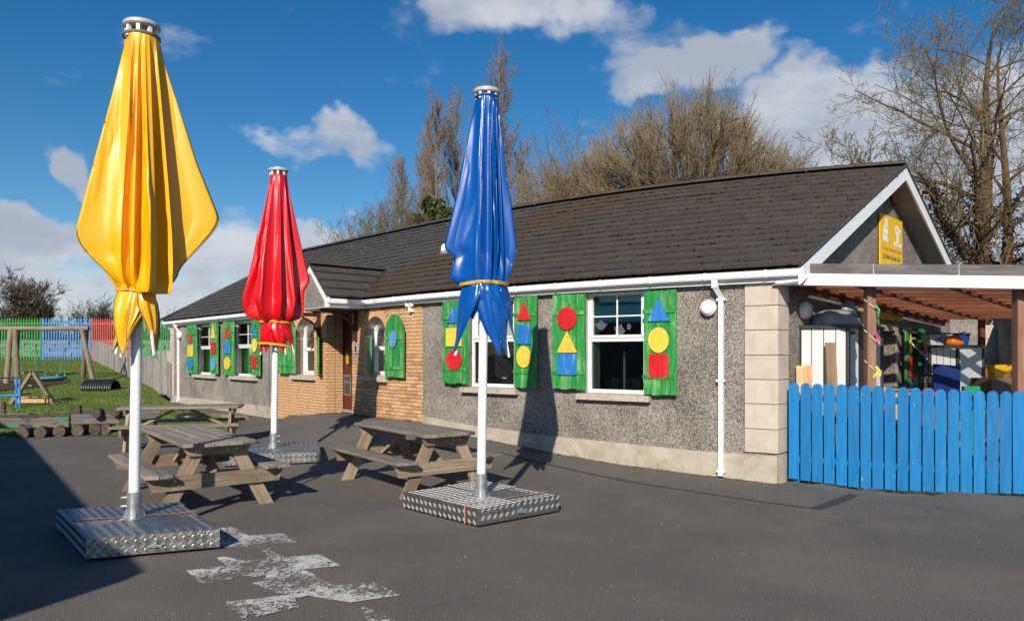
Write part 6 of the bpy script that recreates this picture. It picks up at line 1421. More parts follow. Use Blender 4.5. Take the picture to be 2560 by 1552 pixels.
# ------------------------------------------------------------------ lean-to canopy along the gable
CF0, CF1 = fpt(0.04, 0.0, 0), fpt(3.6, 0.0, 0)
zf0, zf1 = zpy(713, CF0.y), zpy(724, fpt(fence_px(2560), 0, 0).y); zf1 = zf0 + (zf1 - zf0) * 3.6 / fence_px(2560)
def zfr(u): return zf0 + (zf1 - zf0) * u / 3.6
DEEP = GD * 7.6; ZB = zpy(806, (CF0 + DEEP).y)
def cp(u, v, dz=0.0):
    """point on the underside of the canopy: u metres along the front, v 0..1 to the back"""
    p = fpt(u, 0.0, 0) + DEEP * v; return Vector((p.x, p.y, zfr(u) * (1 - v) + ZB * v + dz))
ct = thing('lean_to_canopy', 'red brown timber lean-to canopy with white fascia beside the gable', 'canopy', CF0)
ux = 3.7
m = MB(); q = [fpt(-0.10, 0.03, 0), fpt(ux, 0.03, 0)]
m.hexa([Vector((*fpt(-0.10, 0.055, 0).xy, zf0)), Vector((*fpt(ux, 0.055, 0).xy, zfr(ux))), Vector((*fpt(ux, 0.03, 0).xy, zfr(ux))), Vector((*fpt(-0.10, 0.03, 0).xy, zf0)), Vector((*fpt(0.06, 0.055, 0).xy, zf0 + .155)), Vector((*fpt(ux, 0.055, 0).xy, zfr(ux) + .155)), Vector((*fpt(ux, 0.03, 0).xy, zfr(ux) + .155)), Vector((*fpt(0.06, 0.03, 0).xy, zf0 + .155))]); m.build('fascia', 'white_upvc', ct)
beam('fascia_lip', ct, 'white_upvc', fpt(-0.08, 0.062, zf0 + 0.014), fpt(ux, 0.062, zfr(ux) + 0.014), 0.014, 0.018)
beam('weathered_beam', ct, 'grey_beam', fpt(0.02, -0.01, zf0 + .225), fpt(ux, -0.01, zfr(ux) + .225), 0.07, 0.135)
m = MB()
for u in (1.95, 2.75, 3.2, 1.0): p = fpt(u, 0.028, zfr(u) + .22); m.tube([p + Vector((0, 0, .075)), p + FN * .002, p + Vector((0.006, 0, -.10))], 0.004, 5)
m.build('lashing_cord', 'paper_white', ct)
# clear corrugated sheet
rows = []
for i in range(90):
    u = ux * i / 89; rows.append([cp(u, v, 0.185 + 0.018 * math.cos(i * 2.1)) for v in (0.0, 0.35, 0.7, 1.0)])
MB().grid(rows).build('roof_sheet', 'clear_sheet', ct, True)
# beams from front to back, and joists across them
for u in (0.10, 0.78, 1.85, 2.75, 3.6):
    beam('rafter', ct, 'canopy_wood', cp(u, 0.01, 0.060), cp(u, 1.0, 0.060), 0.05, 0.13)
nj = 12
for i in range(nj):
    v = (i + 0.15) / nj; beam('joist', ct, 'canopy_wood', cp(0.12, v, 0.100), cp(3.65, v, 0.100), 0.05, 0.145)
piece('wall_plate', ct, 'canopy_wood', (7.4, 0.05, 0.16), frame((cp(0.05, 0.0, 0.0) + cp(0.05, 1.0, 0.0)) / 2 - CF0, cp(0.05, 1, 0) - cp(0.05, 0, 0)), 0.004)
for px in (2171, 2547):
    u = fence_px(px) * 1.012; p = fpt(u, -0.20, 0); h = zfr(u) + 0.03; piece('post', ct, 'post_wood', (0.118, 0.118, h + 0.2), Matrix.Translation(Vector((p.x, p.y, (h - 0.2) / 2)) - CF0), 0.006, key='post%d' % px)
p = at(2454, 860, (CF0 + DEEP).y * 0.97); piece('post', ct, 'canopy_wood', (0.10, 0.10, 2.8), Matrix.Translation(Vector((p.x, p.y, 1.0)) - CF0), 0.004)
# cord wound round the post, with knotted ribbons
u = fence_px(2171) * 1.012; p = fpt(u, -0.20, 0); dF = FN
m = MB(); a = 0.066
for (zl, zr_) in ((2.42, 2.30), (2.02, 1.88), (1.62, 1.48), (1.14, 1.02)): m.tube([p - FD * a + dF * a + Vector((0, 0, zl)), p + FD * a + dF * a + Vector((0, 0, zr_)), p + FD * a - dF * a + Vector((0, 0, zr_ - .04))], 0.0045, 5)
m.tube([p - FD * a + dF * a + Vector((0, 0, .80)), p + FD * a + dF * a + Vector((0, 0, .79))], .0045, 5)
m.build('lashing_cord', 'paper_white', ct)
def ribbon_knot(z, mat, sx, L):
    m = MB(); c = p + FD * (a + .012) + dF * (a + .006) + Vector((0, 0, z)); rk = random.Random(int(z * 100))
    for i in range(5):
        e = c + FD * rk.uniform(-.05, .05) * sx + Vector((0, 0, -L * rk.uniform(.4, 1))); m.grid([[c, c + Vector((0.012, 0, .006))], [c.lerp(e, .5) + FD * .02, c.lerp(e, .5) + FD * .035], [e, e + FD * .012]])
    m.lathe(c, [(.012, -.02), (.022, 0), (.012, .02)], 7); m.build('tied_ribbon', mat, ct)
ribbon_knot(2.32, 'ribbon_green', .4, .14); ribbon_knot(1.95, 'toy_pink', .8, .12); ribbon_knot(1.52, 'toy_yellow_plastic', 1, .14); ribbon_knot(1.12, 'toy_pink', .9, .13)
# ------------------------------------------------------------------ plastic sheds
def shed(label, A, B, depth_dir, dep, z1, mat_front='shed_panel', handle=False, npan=4):
    """A left front, B right front in plan; body of boarded panels with dark corner posts and lid"""
    A = Vector((*A, 0)); B = Vector((*B, 0)); D = Vector((*depth_dir, 0)).normalized() * dep; t = thing('storage_shed', label, 'shed', (*((A + B) / 2).xy, 0), 'pale plastic storage sheds under the canopy')
    e = (B - A); w = e.length; e.normalize(); n = Vector((e.y, -e.x, 0)); m = MB()
    for k in range(npan):
        a, b = A + e * (w * (k + 0.04) / npan), A + e * (w * (k + 0.97) / npan); m = MB().hexa([(*a.xy, 0), (*b.xy, 0), (*(b - n * .02).xy, 0), (*(a - n * .02).xy, 0), (*a.xy, z1), (*b.xy, z1), (*(b - n * .02).xy, z1), (*(a - n * .02).xy, z1)]); m.build('front_panel', 'shed_panel', t)
    d = D.normalized(); ns = Vector((d.y, -d.x, 0)); m = MB()
    for k, (s0, s1, mt) in enumerate(((0.02, 0.30, 'shed_panel'), (0.31, 0.46, 'dark_plastic'), (0.47, 0.98, 'shed_panel'))):
        a, b = B + D * s0, B + D * s1; MB().hexa([(*a.xy, 0), (*b.xy, 0), (*(b - ns * .02).xy, 0), (*(a - ns * .02).xy, 0), (*a.xy, z1), (*b.xy, z1), (*(b - ns * .02).xy, z1), (*(a - ns * .02).xy, z1)]).build('side_panel', mt if not handle else 'shed_panel', t)
    MB().prism([tuple((A - n * .03 + D * .0).xy), tuple((B - n * .03).xy), tuple((B + D - ns * .03).xy), tuple((A + D).xy)], lambda u, v, q: (u, v, q), 0.02, z1 - .02).build('inner_wall', 'interior_dark', t)
    for c in (A, B, B + D, A + D): MB().tube([(c.x, c.y, 0), (c.x, c.y, z1)], 0.034, 8).build('corner_post', 'dark_plastic', t)
    o = n * .03
    MB().prism([tuple((A + n * .04 - e * .04).xy), tuple((B + n * .04 + e * .04).xy), tuple((B + D + e * .05).xy), tuple((A + D - e * .04).xy)], lambda u, v, q: (u, v, q), z1, z1 + 0.045).build('lid', 'dark_plastic', t)
    if handle:
        hx = B + D * .55 + ns * 0.03; MB().tube([(*hx.xy, z1 * .42), (*(hx + ns * .05).xy, z1 * .46), (*(hx + ns * .05).xy, z1 * .60), (*hx.xy, z1 * .64)], .016, 8).build('handle', 'black_plastic', t)
    else:
        hx = B + D * .06 + ns * .03; MB().box((*hx.xy, z1 - .06), (.07, .05, .05)).build('hinge', 'dark_plastic', t)
    return t
Y1 = 10.55; a = at(1998, 880, Y1 + .05); b = at(2120, 880, Y1)
ZS1 = zpy(821, Y1)
shed('large pale grey plastic shed in front of the gable wall', a.xy, b.xy, (0.80, 0.60), 0.95, ZS1)
Y2 = 13.6; a = at(2324, 880, Y2 + .1); b = at(2394, 880, Y2); ZS2 = zpy(868, Y2)
shed('smaller pale plastic shed with a black handle, deep under the canopy', a.xy, b.xy, (0.92, 0.40), 0.70, ZS2, handle=True, npan=4)
# ------------------------------------------------------------------ things stored there
# grey rubble sack lying on the shed
def lump(name, c, rx, ry, rz, mat, label, cat, seed, flat=0.15, nlat=10, nlon=22, sharp=1.0, tilt=0.0):
    rk = random.Random(seed); ph = [rk.uniform(0, 6.28) for _ in range(8)]; rows = []
    for i in range(nlat + 1):
        v = i / nlat * math.pi / 2 * 1.0; row = []
        for j in range(nlon):
            t = 2 * math.pi * j / nlon; w = 1 + 0.10 * math.sin(3 * t + ph[0]) + 0.07 * math.sin(5 * t + ph[1] + 3 * v) + 0.05 * math.sin(9 * t + ph[2] - 4 * v); zz = math.sin(v) ** sharp
            row.append((c[0] + rx * math.cos(v) * math.cos(t) * w + tilt * zz, c[1] + ry * math.cos(v) * math.sin(t) * w, c[2] + rz * zz * (1 + 0.10 * math.sin(4 * t + ph[3]) * math.cos(v))))
        rows.append(row)
    m = MB().grid(rows, True); m.f.append(tuple(range(nlon))[::-1]); return single(name, m, mat, label, cat, (c[0], c[1], c[2]), smooth=True)
pc = at(2085, 817, Y1 + 0.30); lump('rubble_sack', (pc.x, pc.y, ZS1 + 0.046), 0.36, 0.24, 0.24, 'bag_grey', 'bulging grey plastic sack lying on the large pale shed', 'sack', 3, sharp=0.8)
# green folded net behind it: a stack of slack rolls
pc = at(2110, 790, Y1 + 0.62); t = thing('folded_net', 'dark green folded netting behind the grey sack', 'net', (pc.x, pc.y, ZS1 + .046))
for i in range(5):
    m = MB(); rk = random.Random(i); z = ZS1 + .075 + i * .045; m.tube([(pc.x - .32 + .02 * i, pc.y + rk.uniform(-.03, .03), z), (pc.x, pc.y + rk.uniform(-.03, .03), z + .012), (pc.x + .30 - .03 * i, pc.y, z - .004)], [.03, .036, .03], 8); m.build('net_fold', 'net_green', t)
m = MB()
for i in range(12): x = pc.x - .28 + i * .05; m.tube([(x, pc.y - .05, ZS1 + .06), (x + .02, pc.y - .055, ZS1 + .17), (x, pc.y - .04, ZS1 + .28)], .005, 4)
m.build('net_cord', 'dark_plastic', t)
pc = at(2118, 775, Y1 + .75); lump('clear_bag', (pc.x, pc.y, ZS1 + .29), .13, .10, .16, 'bag_grey', 'small grey bag on top of the green netting', 'bag', 8, sharp=1.3)
# spray bottle
pc = at(2157, 810, Y1 + .45); t = thing('spray_bottle', 'clear spray bottle with green and orange trigger on the shed', 'bottle', (pc.x, pc.y, ZS1 + .046)); b0 = Vector((pc.x, pc.y, ZS1 + .046))
MB().lathe(b0, [(.05, 0), (.055, .02), (.05, .10), (.03, .16), (.016, .19)], 14).build('bottle_body', 'box_white', t, True); MB().lathe(b0 + Vector((0, 0, .19)), [(.02, 0), (.02, .03), (.028, .05), (.01, .06)], 10).build('collar', 'ribbon_green', t); MB().box(b0 + Vector((-.03, -.01, .245)), (.10, .03, .03)).build('trigger', 'strap_orange', t)
# decking board against the shed front, pine boards by the wall
def leaning(name, label, p0, p1, w, th_, mat, side, grooves=0, cat='board'):
    p0, p1 = Vector(p0), Vector(p1); d = p1 - p0; t = thing(name, label, cat, p0); Fm = frame(Vector((0, 0, 0)) + d / 2, side, d)
    piece('plank', t, mat, (w, th_, d.length), Fm, .004)
    for i in range(grooves):
        x = -w / 2 + w * (i + .5) / grooves; piece('ridge', t, mat, (w / grooves * .55, .008, d.length - .01), Fm @ Matrix.Translation((x, -th_ / 2 - .002, 0)), .002)
    return t
q0 = at(2077, 1060, Y1 - .28); q1 = at(2090, 857, Y1 - .07)
leaning('decking_board', 'brown ridged decking board leaning on the shed front', (q0.x, q0.y, 0.05), (q1.x, q1.y, q1.z), .145, .025, 'decking', (1, 0, 0), 8)
q0 = at(2012, 1030, Y1 - .35); q1 = at(1998, 914, Y1 - .12); leaning('pine_board', 'pale pine board tilted against the gable wall corner', (q0.x, q0.y, 0.1), q1, .14, .025, 'new_pine', (.95, -.30, 0))
q0 = at(2026, 1030, Y1 - .28); q1 = at(2007, 914, Y1 - .06); leaning('pine_board', 'second pine board just behind the tilted one', (q0.x, q0.y, 0.1), q1, .10, .02, 'new_pine', (.6, -.8, 0))
# broom handles
def stick(label, a, b, r, mat, headmat=None, cat='broom'):
    a, b = Vector(a), Vector(b); t = thing('broom', label, cat, a); MB().tube([a, b], r, 8).build('handle', mat, t)
    if headmat: MB().box(a + Vector((0, 0, .03)), (.26, .05, .06)).build('head', headmat, t)
    MB().tube([b, b + (b - a).normalized() * .22], r * 1.12, 8).build('grip', 'toy_green' if headmat else 'bin_blue', t)
a = at(2236, 1010, 12.3); b = at(2194, 895, 12.9); stick('broom with green and silver handle leaning behind the post', (a.x, a.y, .1), b, .013, 'steel_tube', 'toy_green')
a = at(2214, 1040, 11.9); b = at(2196, 905, 12.4); stick('blue tipped silver broom handle beside the shed', (a.x, a.y, .1), b, .012, 'steel_tube')
# cardboard boxes
def carton(label, c, sz, ang, mat, flaps=True, tape=False):
    c = Vector(c); t = thing('cardboard_box', label, 'box', c, 'cardboard boxes under the canopy', ang); w, d, h = sz; m = MB()
    for (x, y, a, b) in ((0, -d / 2, w, .008), (0, d / 2, w, .008), (-w / 2, 0, .008, d - .01), (w / 2, 0, .008, d - .01)): m.box((x, y, h / 2), (a, b, h))
    m.box((0, 0, .006), (w - .01, d - .01, .008)); m.build('box_body', mat, t)
    if flaps:
        for (x, y, a, b, rx, ry) in ((0, -d / 2 - .04, w * .98, .10, -35, 0), (0, d / 2 + .05, w * .98, .12, 55, 0), (w / 2 + .05, 0, .11, d * .96, 0, 30)): MB().box((x, y, h + .01), (a, b, .006), Matrix.Rotation(R(rx), 3, 'X') @ Matrix.Rotation(R(ry), 3, 'Y')).build('flap', mat, t)
    else:
        MB().box((0, 0, h + .004), (w, d, .008)).build('lid', mat, t); MB().box((-.02, 0, h + .0095), (.05, d * 1.0, .003)).build('tape', 'paper_white', t)
        for sx in (-1, 1): MB().box((sx * w * .3, -d / 2 - .006, h * .8), (.14, .004, .002)).build('crease', 'cardboard_pale', t)
    return t
p = at(2240, 960, 11.2); carton('open cardboard box standing behind the blue fence', (p.x, p.y, 0.62), (.42, .36, .52), R(-12), 'cardboard_pale')
p = at(2500, 985, 11.2); carton('large closed brown cardboard box by the right post', (p.x, p.y, 0.45), (.60, .45, .88), R(4), 'cardboard', False, True)
p = at(2462, 985, 11.5); carton('narrow brown cardboard box left of the large closed one', (p.x, p.y, 0.45), (.16, .40, .80), R(8), 'cardboard', False)
for q_, w_ in ((at(2240, 960, 11.2), .9), (at(2490, 985, 11.35), 1.0)): pass
# low table the boxes stand on
def low_table(label, c, w, d, h):
    t = thing('low_table', label, 'table', c, 'low tables under the canopy'); c = Vector(c); piece('table_top', t, 'brown_board', (w, d, .04), Matrix.Translation((0, 0, h - .02)), .004)
    for sx in (-1, 1):
        for sy in (-1, 1): piece('leg', t, 'brown_board', (.05, .05, h - .04), Matrix.Translation((sx * (w / 2 - .05), sy * (d / 2 - .05), (h - .04) / 2)), .003)
p = at(2240, 960, 11.2); low_table('low brown table under the open cardboard box', (p.x, p.y, 0), .7, .5, .615)
p = at(2488, 985, 11.35); low_table('low brown table under the closed cardboard boxes', (p.x, p.y, 0), 1.1, .65, .445)
# blue board and folding chair frame in front of the small shed
q0 = at(2364, 1040, 12.1); q1 = at(2368, 912, 12.35); t = thing('blue_board', 'dark blue rigid board standing before the small shed', 'board', (q0.x, q0.y, 0)); m = MB(); aL, aR, bL, bR = at(2333, 1060, 12.0), at(2396, 1060, 12.0), at(2335, 909, 12.3), at(2402, 915, 12.3)
m.hexa([(aL.x, aL.y, 0.02), (aR.x, aR.y, 0.02), (aR.x, aR.y + .03, 0.02), (aL.x, aL.y + .03, 0.02), bL, bR, bR + Vector((0, .03, 0)), bL + Vector((0, .03, 0))]); m.build('panel', 'board_blue', t)
a = at(2312, 940, 12.6); t = thing('folding_frame', 'grey tube frame with black grip left of the blue board', 'chair', (a.x, a.y, 0)); MB().tube([(a.x, a.y, 0.0), (a.x, a.y, a.z)], .016, 8).build('tube', 'steel_tube', t); b = at(2331, 940, 12.6); MB().tube([(b.x, b.y, 0.0), (b.x, b.y, b.z - .02)], .016, 8).build('tube', 'steel_tube', t); MB().tube([a + Vector((-.02, 0, 0)), a + Vector((.03, 0, .025)), b + Vector((.02, 0, .0))], .022, 8).build('grip', 'black_plastic', t)
# white box with blue lid, orange bag, blue bin on the small shed
p = at(2345, 865, Y2 + .35); t = thing('lidded_box', 'white plastic box with navy lid on the small shed', 'box', (p.x - .05, p.y, ZS2 + .046)); c = Vector((p.x - .05, p.y, ZS2 + .046))
MB().hexa([c + Vector(v) for v in ((-.16, -.13, 0), (.16, -.13, 0), (.16, .13, 0), (-.16, .13, 0), (-.19, -.15, .20), (.19, -.15, .20), (.19, .15, .20), (-.19, .15, .20))]).build('tub', 'box_white', t); MB().box(c + Vector((0, 0, .215)), (.42, .34, .03)).build('lid', 'board_blue', t)
MB().prism([(.05 * math.cos(q), .04 * math.sin(q)) for q in np.linspace(0, 6.283, 14)[:-1]], lambda u, v, d: c + Vector((-.03 + u, -.145 - d, .09 + v)), 0, .012).build('label_mark', 'print_blue', t); MB().prism([(-.06, 0), (.05, .03), (.06, .05), (-.04, .03)], lambda u, v, d: c + Vector((.03 + u, -.148 - d, .12 + v)), 0, .012).build('label_mark', 'alarm_red', t)
p = at(2385, 868, Y2 + .10); lump('orange_bag', (p.x, p.y, ZS2 + .046), .15, .12, .18, 'bag_orange', 'crumpled orange bag beside the lidded box', 'bag', 12, sharp=.7)
p = at(2404, 868, Y2 + .45); t = thing('blue_bin', 'blue plastic tub behind the orange bag', 'tub', (p.x, p.y, ZS2 + .046)); c = Vector((p.x, p.y, ZS2 + .046)); MB().lathe(c, [(.11, 0), (.14, .20), (.155, .20), (.155, .225), (.12, .22)], 18).build('tub', 'bin_blue', t, 35); MB().tube([c + Vector((-.05, 0, .22)), c + Vector((.06, -.05, .26))], .012, 6).build('toy_handle', 'toy_yellow_plastic', t)
# yellow scoop toy on the closed box
p = at(2505, 935, 11.25); t = thing('toy_scoop', 'yellow plastic chute toy on the closed cardboard box', 'toy', (p.x, p.y, 1.34)); c = Vector((p.x, p.y, 1.34)); rows = []
for i in range(9):
    f = i / 8; cen_ = c + Vector((-.10 + .30 * f * f, 0, .02 + .22 * f - .05 * f * f)); rr_ = .07 + .02 * math.sin(3 * f); rows.append([cen_ + Vector((0, math.cos(a_) * rr_ * 1.0, math.sin(a_) * rr_)) for a_ in np.linspace(math.pi * .9, 2.1 * math.pi, 10)])
MB().grid(rows).build('chute', 'toy_yellow', t, True); MB().hexa([c + Vector(v) for v in ((-.16, -.08, 0), (-.04, -.08, 0), (-.04, .08, 0), (-.16, .08, 0), (-.17, -.09, .20), (.02, -.09, .20), (.02, .09, .20), (-.17, .09, .20))]).build('hopper', 'toy_yellow', t)
# green child chair glimpsed above the fence
p = at(2440, 985, 10.6); t = thing('toy_chair', 'small green plastic chair just above the fence tops', 'chair', (p.x, p.y, 0)); c = Vector((p.x, p.y, 0)); zt = zpy(966, 10.6)
MB().box(c + Vector((0, .12, zt - .07)), (.26, .02, .14)).build('backrest', 'toy_green', t); MB().box(c + Vector((0, 0, zt - .35)), (.28, .26, .025)).build('seat', 'toy_green', t)
for sx in (-.12, .12):
    MB().tube([c + Vector((sx, .12, 0)), c + Vector((sx, .12, zt - .1))], .014, 6).build('leg', 'toy_green', t); MB().tube([c + Vector((sx, -.11, 0)), c + Vector((sx, -.11, zt - .36))], .014, 6).build('leg', 'toy_green', t)
# a few coloured toys behind the pickets
for (px, py, col_, lab, clab) in ((2120, 1115, 'toy_pink', 'pink ball glimpsed low between the blue pickets', 'low brown crate under the pink ball behind the pickets'), (2206, 1040, 'toy_yellow_plastic', 'yellow ball glimpsed between the blue pickets', 'brown crate under the yellow ball behind the pickets'), (2320, 985, 'toy_pink', 'pink ball showing just above the blue picket tops', 'tall brown crate under the pink ball at picket height')):
    p = at(px, py, 9.95 if px < 2300 else 10.3); m = MB(); m.lathe(p, [(.005, -.09), (.05, -.078), (.085, -.03), (.09, 0), (.085, .03), (.05, .078), (.005, .09)], 18); t = single('toy_ball', m, col_, lab, 'ball', p, None, True)
    st_ = thing('toy_crate', clab, 'crate', (p.x, p.y, 0)); h_ = p.z - .095
    for s_ in (-1, 1): piece('side', st_, 'cardboard', (.34, .02, h_), Matrix.Translation((0, s_ * .15, h_ / 2)), .003); piece('end', st_, 'cardboard', (.02, .28, h_), Matrix.Translation((s_ * .16, 0, h_ / 2)), .003)
    piece('lid', st_, 'cardboard', (.36, .33, .012), Matrix.Translation((0, 0, h_ - .001)), .002)
# ------------------------------------------------------------------ wing seen at the far end, past the canopy
YA = 21.5; a0 = at(2330, 885, YA); t = thing('annex_building', 'pebbledash annex with green shutters beyond the canopy', 'building', (a0.x, a0.y, 0))
def an(px, z, d=0.0): q = at(px, 885, YA); return Vector((q.x, q.y - d, z))
MB().hexa([an(2330, -.3), an(2449, -.3), an(2449, -.3, -.3), an(2330, -.3, -.3), an(2330, 2.85), an(2449, 2.85), an(2449, 2.85, -.3), an(2330, 2.85, -.3)]).build('wall', 'pebbledash', t)
zq = [zpy(y, YA) for y in (990, 957, 930, 904, 876, 847, 812)]
for u, v in zip(zq, zq[1:]): MB().hexa([an(2457, u + .008, .05), an(2500, u + .008, .05), an(2500, u + .008, -.3), an(2457, u + .008, -.3), an(2457, v - .008, .05), an(2500, v - .008, .05), an(2500, v - .008, -.3), an(2457, v - .008, -.3)]).build('quoin_block', 'quoin', t)
MB().hexa([an(2449, -.3, 0), an(2458, -.3, 0), an(2458, -.3, -.2), an(2449, -.3, -.2), an(2449, 2.85, 0), an(2458, 2.85, 0), an(2458, 2.85, -.2), an(2449, 2.85, -.2)]).build('wall_strip', 'canopy_wood', t)
q0, q1 = at(2500, 885, YA), at(2640, 885, YA - 5.0); MB().hexa([Vector((q0.x, q0.y, -.3)), Vector((q1.x, q1.y, -.3)), Vector((q1.x + .3, q1.y + .3, -.3)), Vector((q0.x, q0.y + .3, -.3)), Vector((q0.x, q0.y, 2.75)), Vector((q1.x, q1.y, 2.75)), Vector((q1.x + .3, q1.y + .3, 2.75)), Vector((q0.x, q0.y + .3, 2.75))]).build('side_wall', 'pebbledash', t)
e = (q1 - q0).normalized(); nn_ = Vector((-e.y, e.x, 0)) * -1; nn_ = nn_ if nn_.y < 0 else -nn_
for f0, f1, z0, z1 in ((.06, .16, 0.55, 1.95), (.30, .55, 0.55, 1.90), (.62, .75, .55, 1.9)):
    sh = MB(); sh.prism([(f0, z0), (f1, z0), (f1, z1), (f0, z1)], lambda u, v, d: q0.lerp(q1, u) * 1.0 + nn_ * d + Vector((0, 0, v - q0.z * (1 - u) - q1.z * u)), .05, .09); so_ = sh.build('shutter', 'green_paint', t)
    for f in (.16, .84): zz = z0 + (z1 - z0) * f; MB().prism([(f0, zz - .05), (f1, zz - .05), (f1, zz + .05), (f0, zz + .05)], lambda u, v, d: q0.lerp(q1, u) + nn_ * d + Vector((0, 0, v - q0.z * (1 - u) - q1.z * u)), .09, .12).build('batten', 'green_paint', so_)
MB().prism([(.17, .55), (.29, .55), (.29, 1.9), (.17, 1.9)], lambda u, v, d: q0.lerp(q1, u) + nn_ * d + Vector((0, 0, v - q0.z * (1 - u) - q1.z * u)), .02, .04).build('window', 'white_upvc', t)
m = MB(); m.prism([(-.06, 2.40), (1.0, 2.40), (1.0, 2.52), (-.06, 2.52)], lambda u, v, d: q0.lerp(q1, u) + nn_ * d + Vector((0, 0, v - q0.z * (1 - u) - q1.z * u)), .0, .35); m.build('gutter', 'white_gutter', t)
MB().box(an(2414, zpy(838, YA), .03), (.10, .05, .10)).build('junction_box', 'paper_white', t)
# roof of the annex
MB().prism([(0, 2.85), (1, 2.85), (1, 2.95), (0, 2.95)], lambda u, v, d: an(2330 + 170 * u, v, .25 - d), 0, 4.0).build('flat_roof', 'lead', t)
# low brown panel fence before the annex
t0 = at(2400, 885, 18.5); t = thing('panel_fence', 'low red brown panel fence before the annex', 'fence', (t0.x, t0.y, 0)); z1 = zpy(916, 18.5)
for i in range(8):
    x0, x1 = 2395 + i * 26, 2395 + i * 26 + 25.2; MB().hexa([(at(x0, 0, 18.5).x, 18.5, 0), (at(x1, 0, 18.5).x, 18.5, 0), (at(x1, 0, 18.5).x, 18.53, 0), (at(x0, 0, 18.5).x, 18.53, 0), (at(x0, 0, 18.5).x, 18.5, z1), (at(x1, 0, 18.5).x, 18.5, z1), (at(x1, 0, 18.5).x, 18.53, z1), (at(x0, 0, 18.5).x, 18.53, z1)]).build('panel', 'brown_board', t)
MB().box((at(2495, 0, 18.5).x, 18.48, z1 + .02), (2.2, .09, .04)).build('top_rail', 'canopy_wood', t)
# ------------------------------------------------------------------ play area on the bank
LB = lawn_z
# palisade fence, one panel run per colour
def palisade(label, px0, px1, Ya, Yb, mat, seed):
    a = at(px0, 885, Ya); b = at(px1, 885, Yb); a.z = LB(Ya); b.z = LB(Yb); t = thing('palisade_fence', label, 'fence', a, 'steel palisade fence runs at the top of the bank'); d = b - a; L = Vector((d.x, d.y, 0)).length; n = int(round(L / 0.155)); e = d.normalized(); nr = Vector((e.y, -e.x, 0))
    h = 2.36; w = 0.068
    me = None
    for i in range(n):
        p = a + d * ((i + 0.5) / n)
        if me is None:
            m = MB(); rows = []
            for z, k in ((0.0, 1.0), (h - 0.14, 1.0), (h - 0.09, 0.75), (h, 0.06)): rows.append([(-w / 2 * k, 0.0, z), (-w / 4 * k, -0.022 * k, z), (w / 4 * k, -0.022 * k, z), (w / 2 * k, 0, z)])
            m.grid(rows); m.grid([[(x, y + 0.004, z) for x, y, z in r] for r in rows]); me = m.mesh('pale'); me.materials.append(MT[mat])
        o = link('pale', me, None, t); o.matrix_local = frame(p - a, Vector((d.x, d.y, 0)))
    for z in (0.42, h - 0.30): beam('rail', t, mat, a + Vector((0, 0.035, z)), b + Vector((0, 0.035, z)), 0.05, 0.06)
    k = max(1, int(round(L / 2.75)))
    for i in range(k + 1): p = a + d * (i / k); MB().box(p + Vector((0, .06, h / 2)), (.06, .1, h + .02)).build('post', mat, t)
palisade('green steel palisade fence run at the far left of the bank', -60, 104, 42, 42, 'pal_green', 1)
palisade('blue steel palisade fence run between the green and red ones', 105, 227, 42, 42, 'pal_blue', 2)
palisade('red steel palisade fence run right of the blue one', 228, 342, 42, 41, 'pal_red', 3)
palisade('green steel palisade fence run by the end of the building', 343, 470, 41, 40, 'pal_green', 4)
# grey close-board timber fence running down to the building
ta, tb = at(231, 885, 41.6), at(428, 885, 25.6); t = thing('timber_fence', 'weathered grey close-board fence running up the bank', 'fence', (ta.x, ta.y, LB(41.6)))
nb = 108; o0 = Vector((ta.x, ta.y, LB(41.6))); rb = random.Random(4); vis = 0
for i in range(nb):
    f = (i + .5) / nb; p = ta.lerp(tb, f); px = 1280 + F * p.x / p.y; yt = np.interp(px, [228, 427], [851, 906]); yb = np.interp(px, [228, 300, 427], [899.5, 930, 994]); z1, z0 = zpy(yt, p.y) + rb.uniform(-.02, .02), LB(p.y) - .05
    L = (tb - ta).length / nb; e = (tb - ta).normalized(); Mx = frame(Vector((p.x, p.y, (z0 + z1) / 2)) - o0, e) @ Matrix.Rotation(rb.uniform(-.01, .01), 4, 'Y'); piece('board', t, 'grey_board', (round(L, 2) - .012, .02, round(z1 - z0, 2)), Mx @ Matrix.Translation((0, rb.uniform(-.008, .008), 0)), 0)
for z in (.3, .9): beam('rail', t, 'grey_board', Vector((ta.x + .05, ta.y + .05, LB(41.6) + z)), Vector((tb.x + .05, tb.y + .05, LB(25.6) + z * .8)), .05, .08)
# short end of fence beside the building corner
p = at(417, 885, 26.6); t = thing('fence_end', 'short taller timber fence end beside the left building corner', 'fence', (p.x, p.y, LB(26.6))); 
for i in range(5): piece('board', t, 'grey_board', (.15, .02, 1.55), Matrix.Translation((-.30 + i * .16, 0.1, .75)), 0)
# stone wall beyond the palings
t = thing('stone_wall', 'low grey stone wall beyond the palisade fence', 'wall', (-20, 47, 1.3)); rs = random.Random(8); org = Vector((-20, 47, 1.3)); SM = []
for i in range(6):
    b = bmesh.new(); bmesh.ops.create_cube(b, size=1.0)
    for v in b.verts: v.co += Vector((rs.uniform(-.12, .12), rs.uniform(-.12, .12), rs.uniform(-.12, .12)))
    me = bpy.data.meshes.new('stone'); b.to_mesh(me); b.free(); me.materials.append(MT['dry_stone']); SM.append(me)
cnt = 0; jm = MB()
for c in range(5):
    x = -36.0
    while x < -18:
        w = rs.uniform(.35, .8); h = .24; Mx = Matrix.Translation((x + w / 2, 47 + rs.uniform(-.05, .05), 1.38 + (c + .5) * h)) @ Matrix.Rotation(rs.uniform(-.06, .06), 4, 'Y') @ Matrix.Diagonal((w * .98, .45, h * 1.0, 1))
        if cnt < 280: o = link('stone', rs.choice(SM), None, t); o.matrix_local = Matrix.Translation(-org) @ Mx; cnt += 1
        x += w
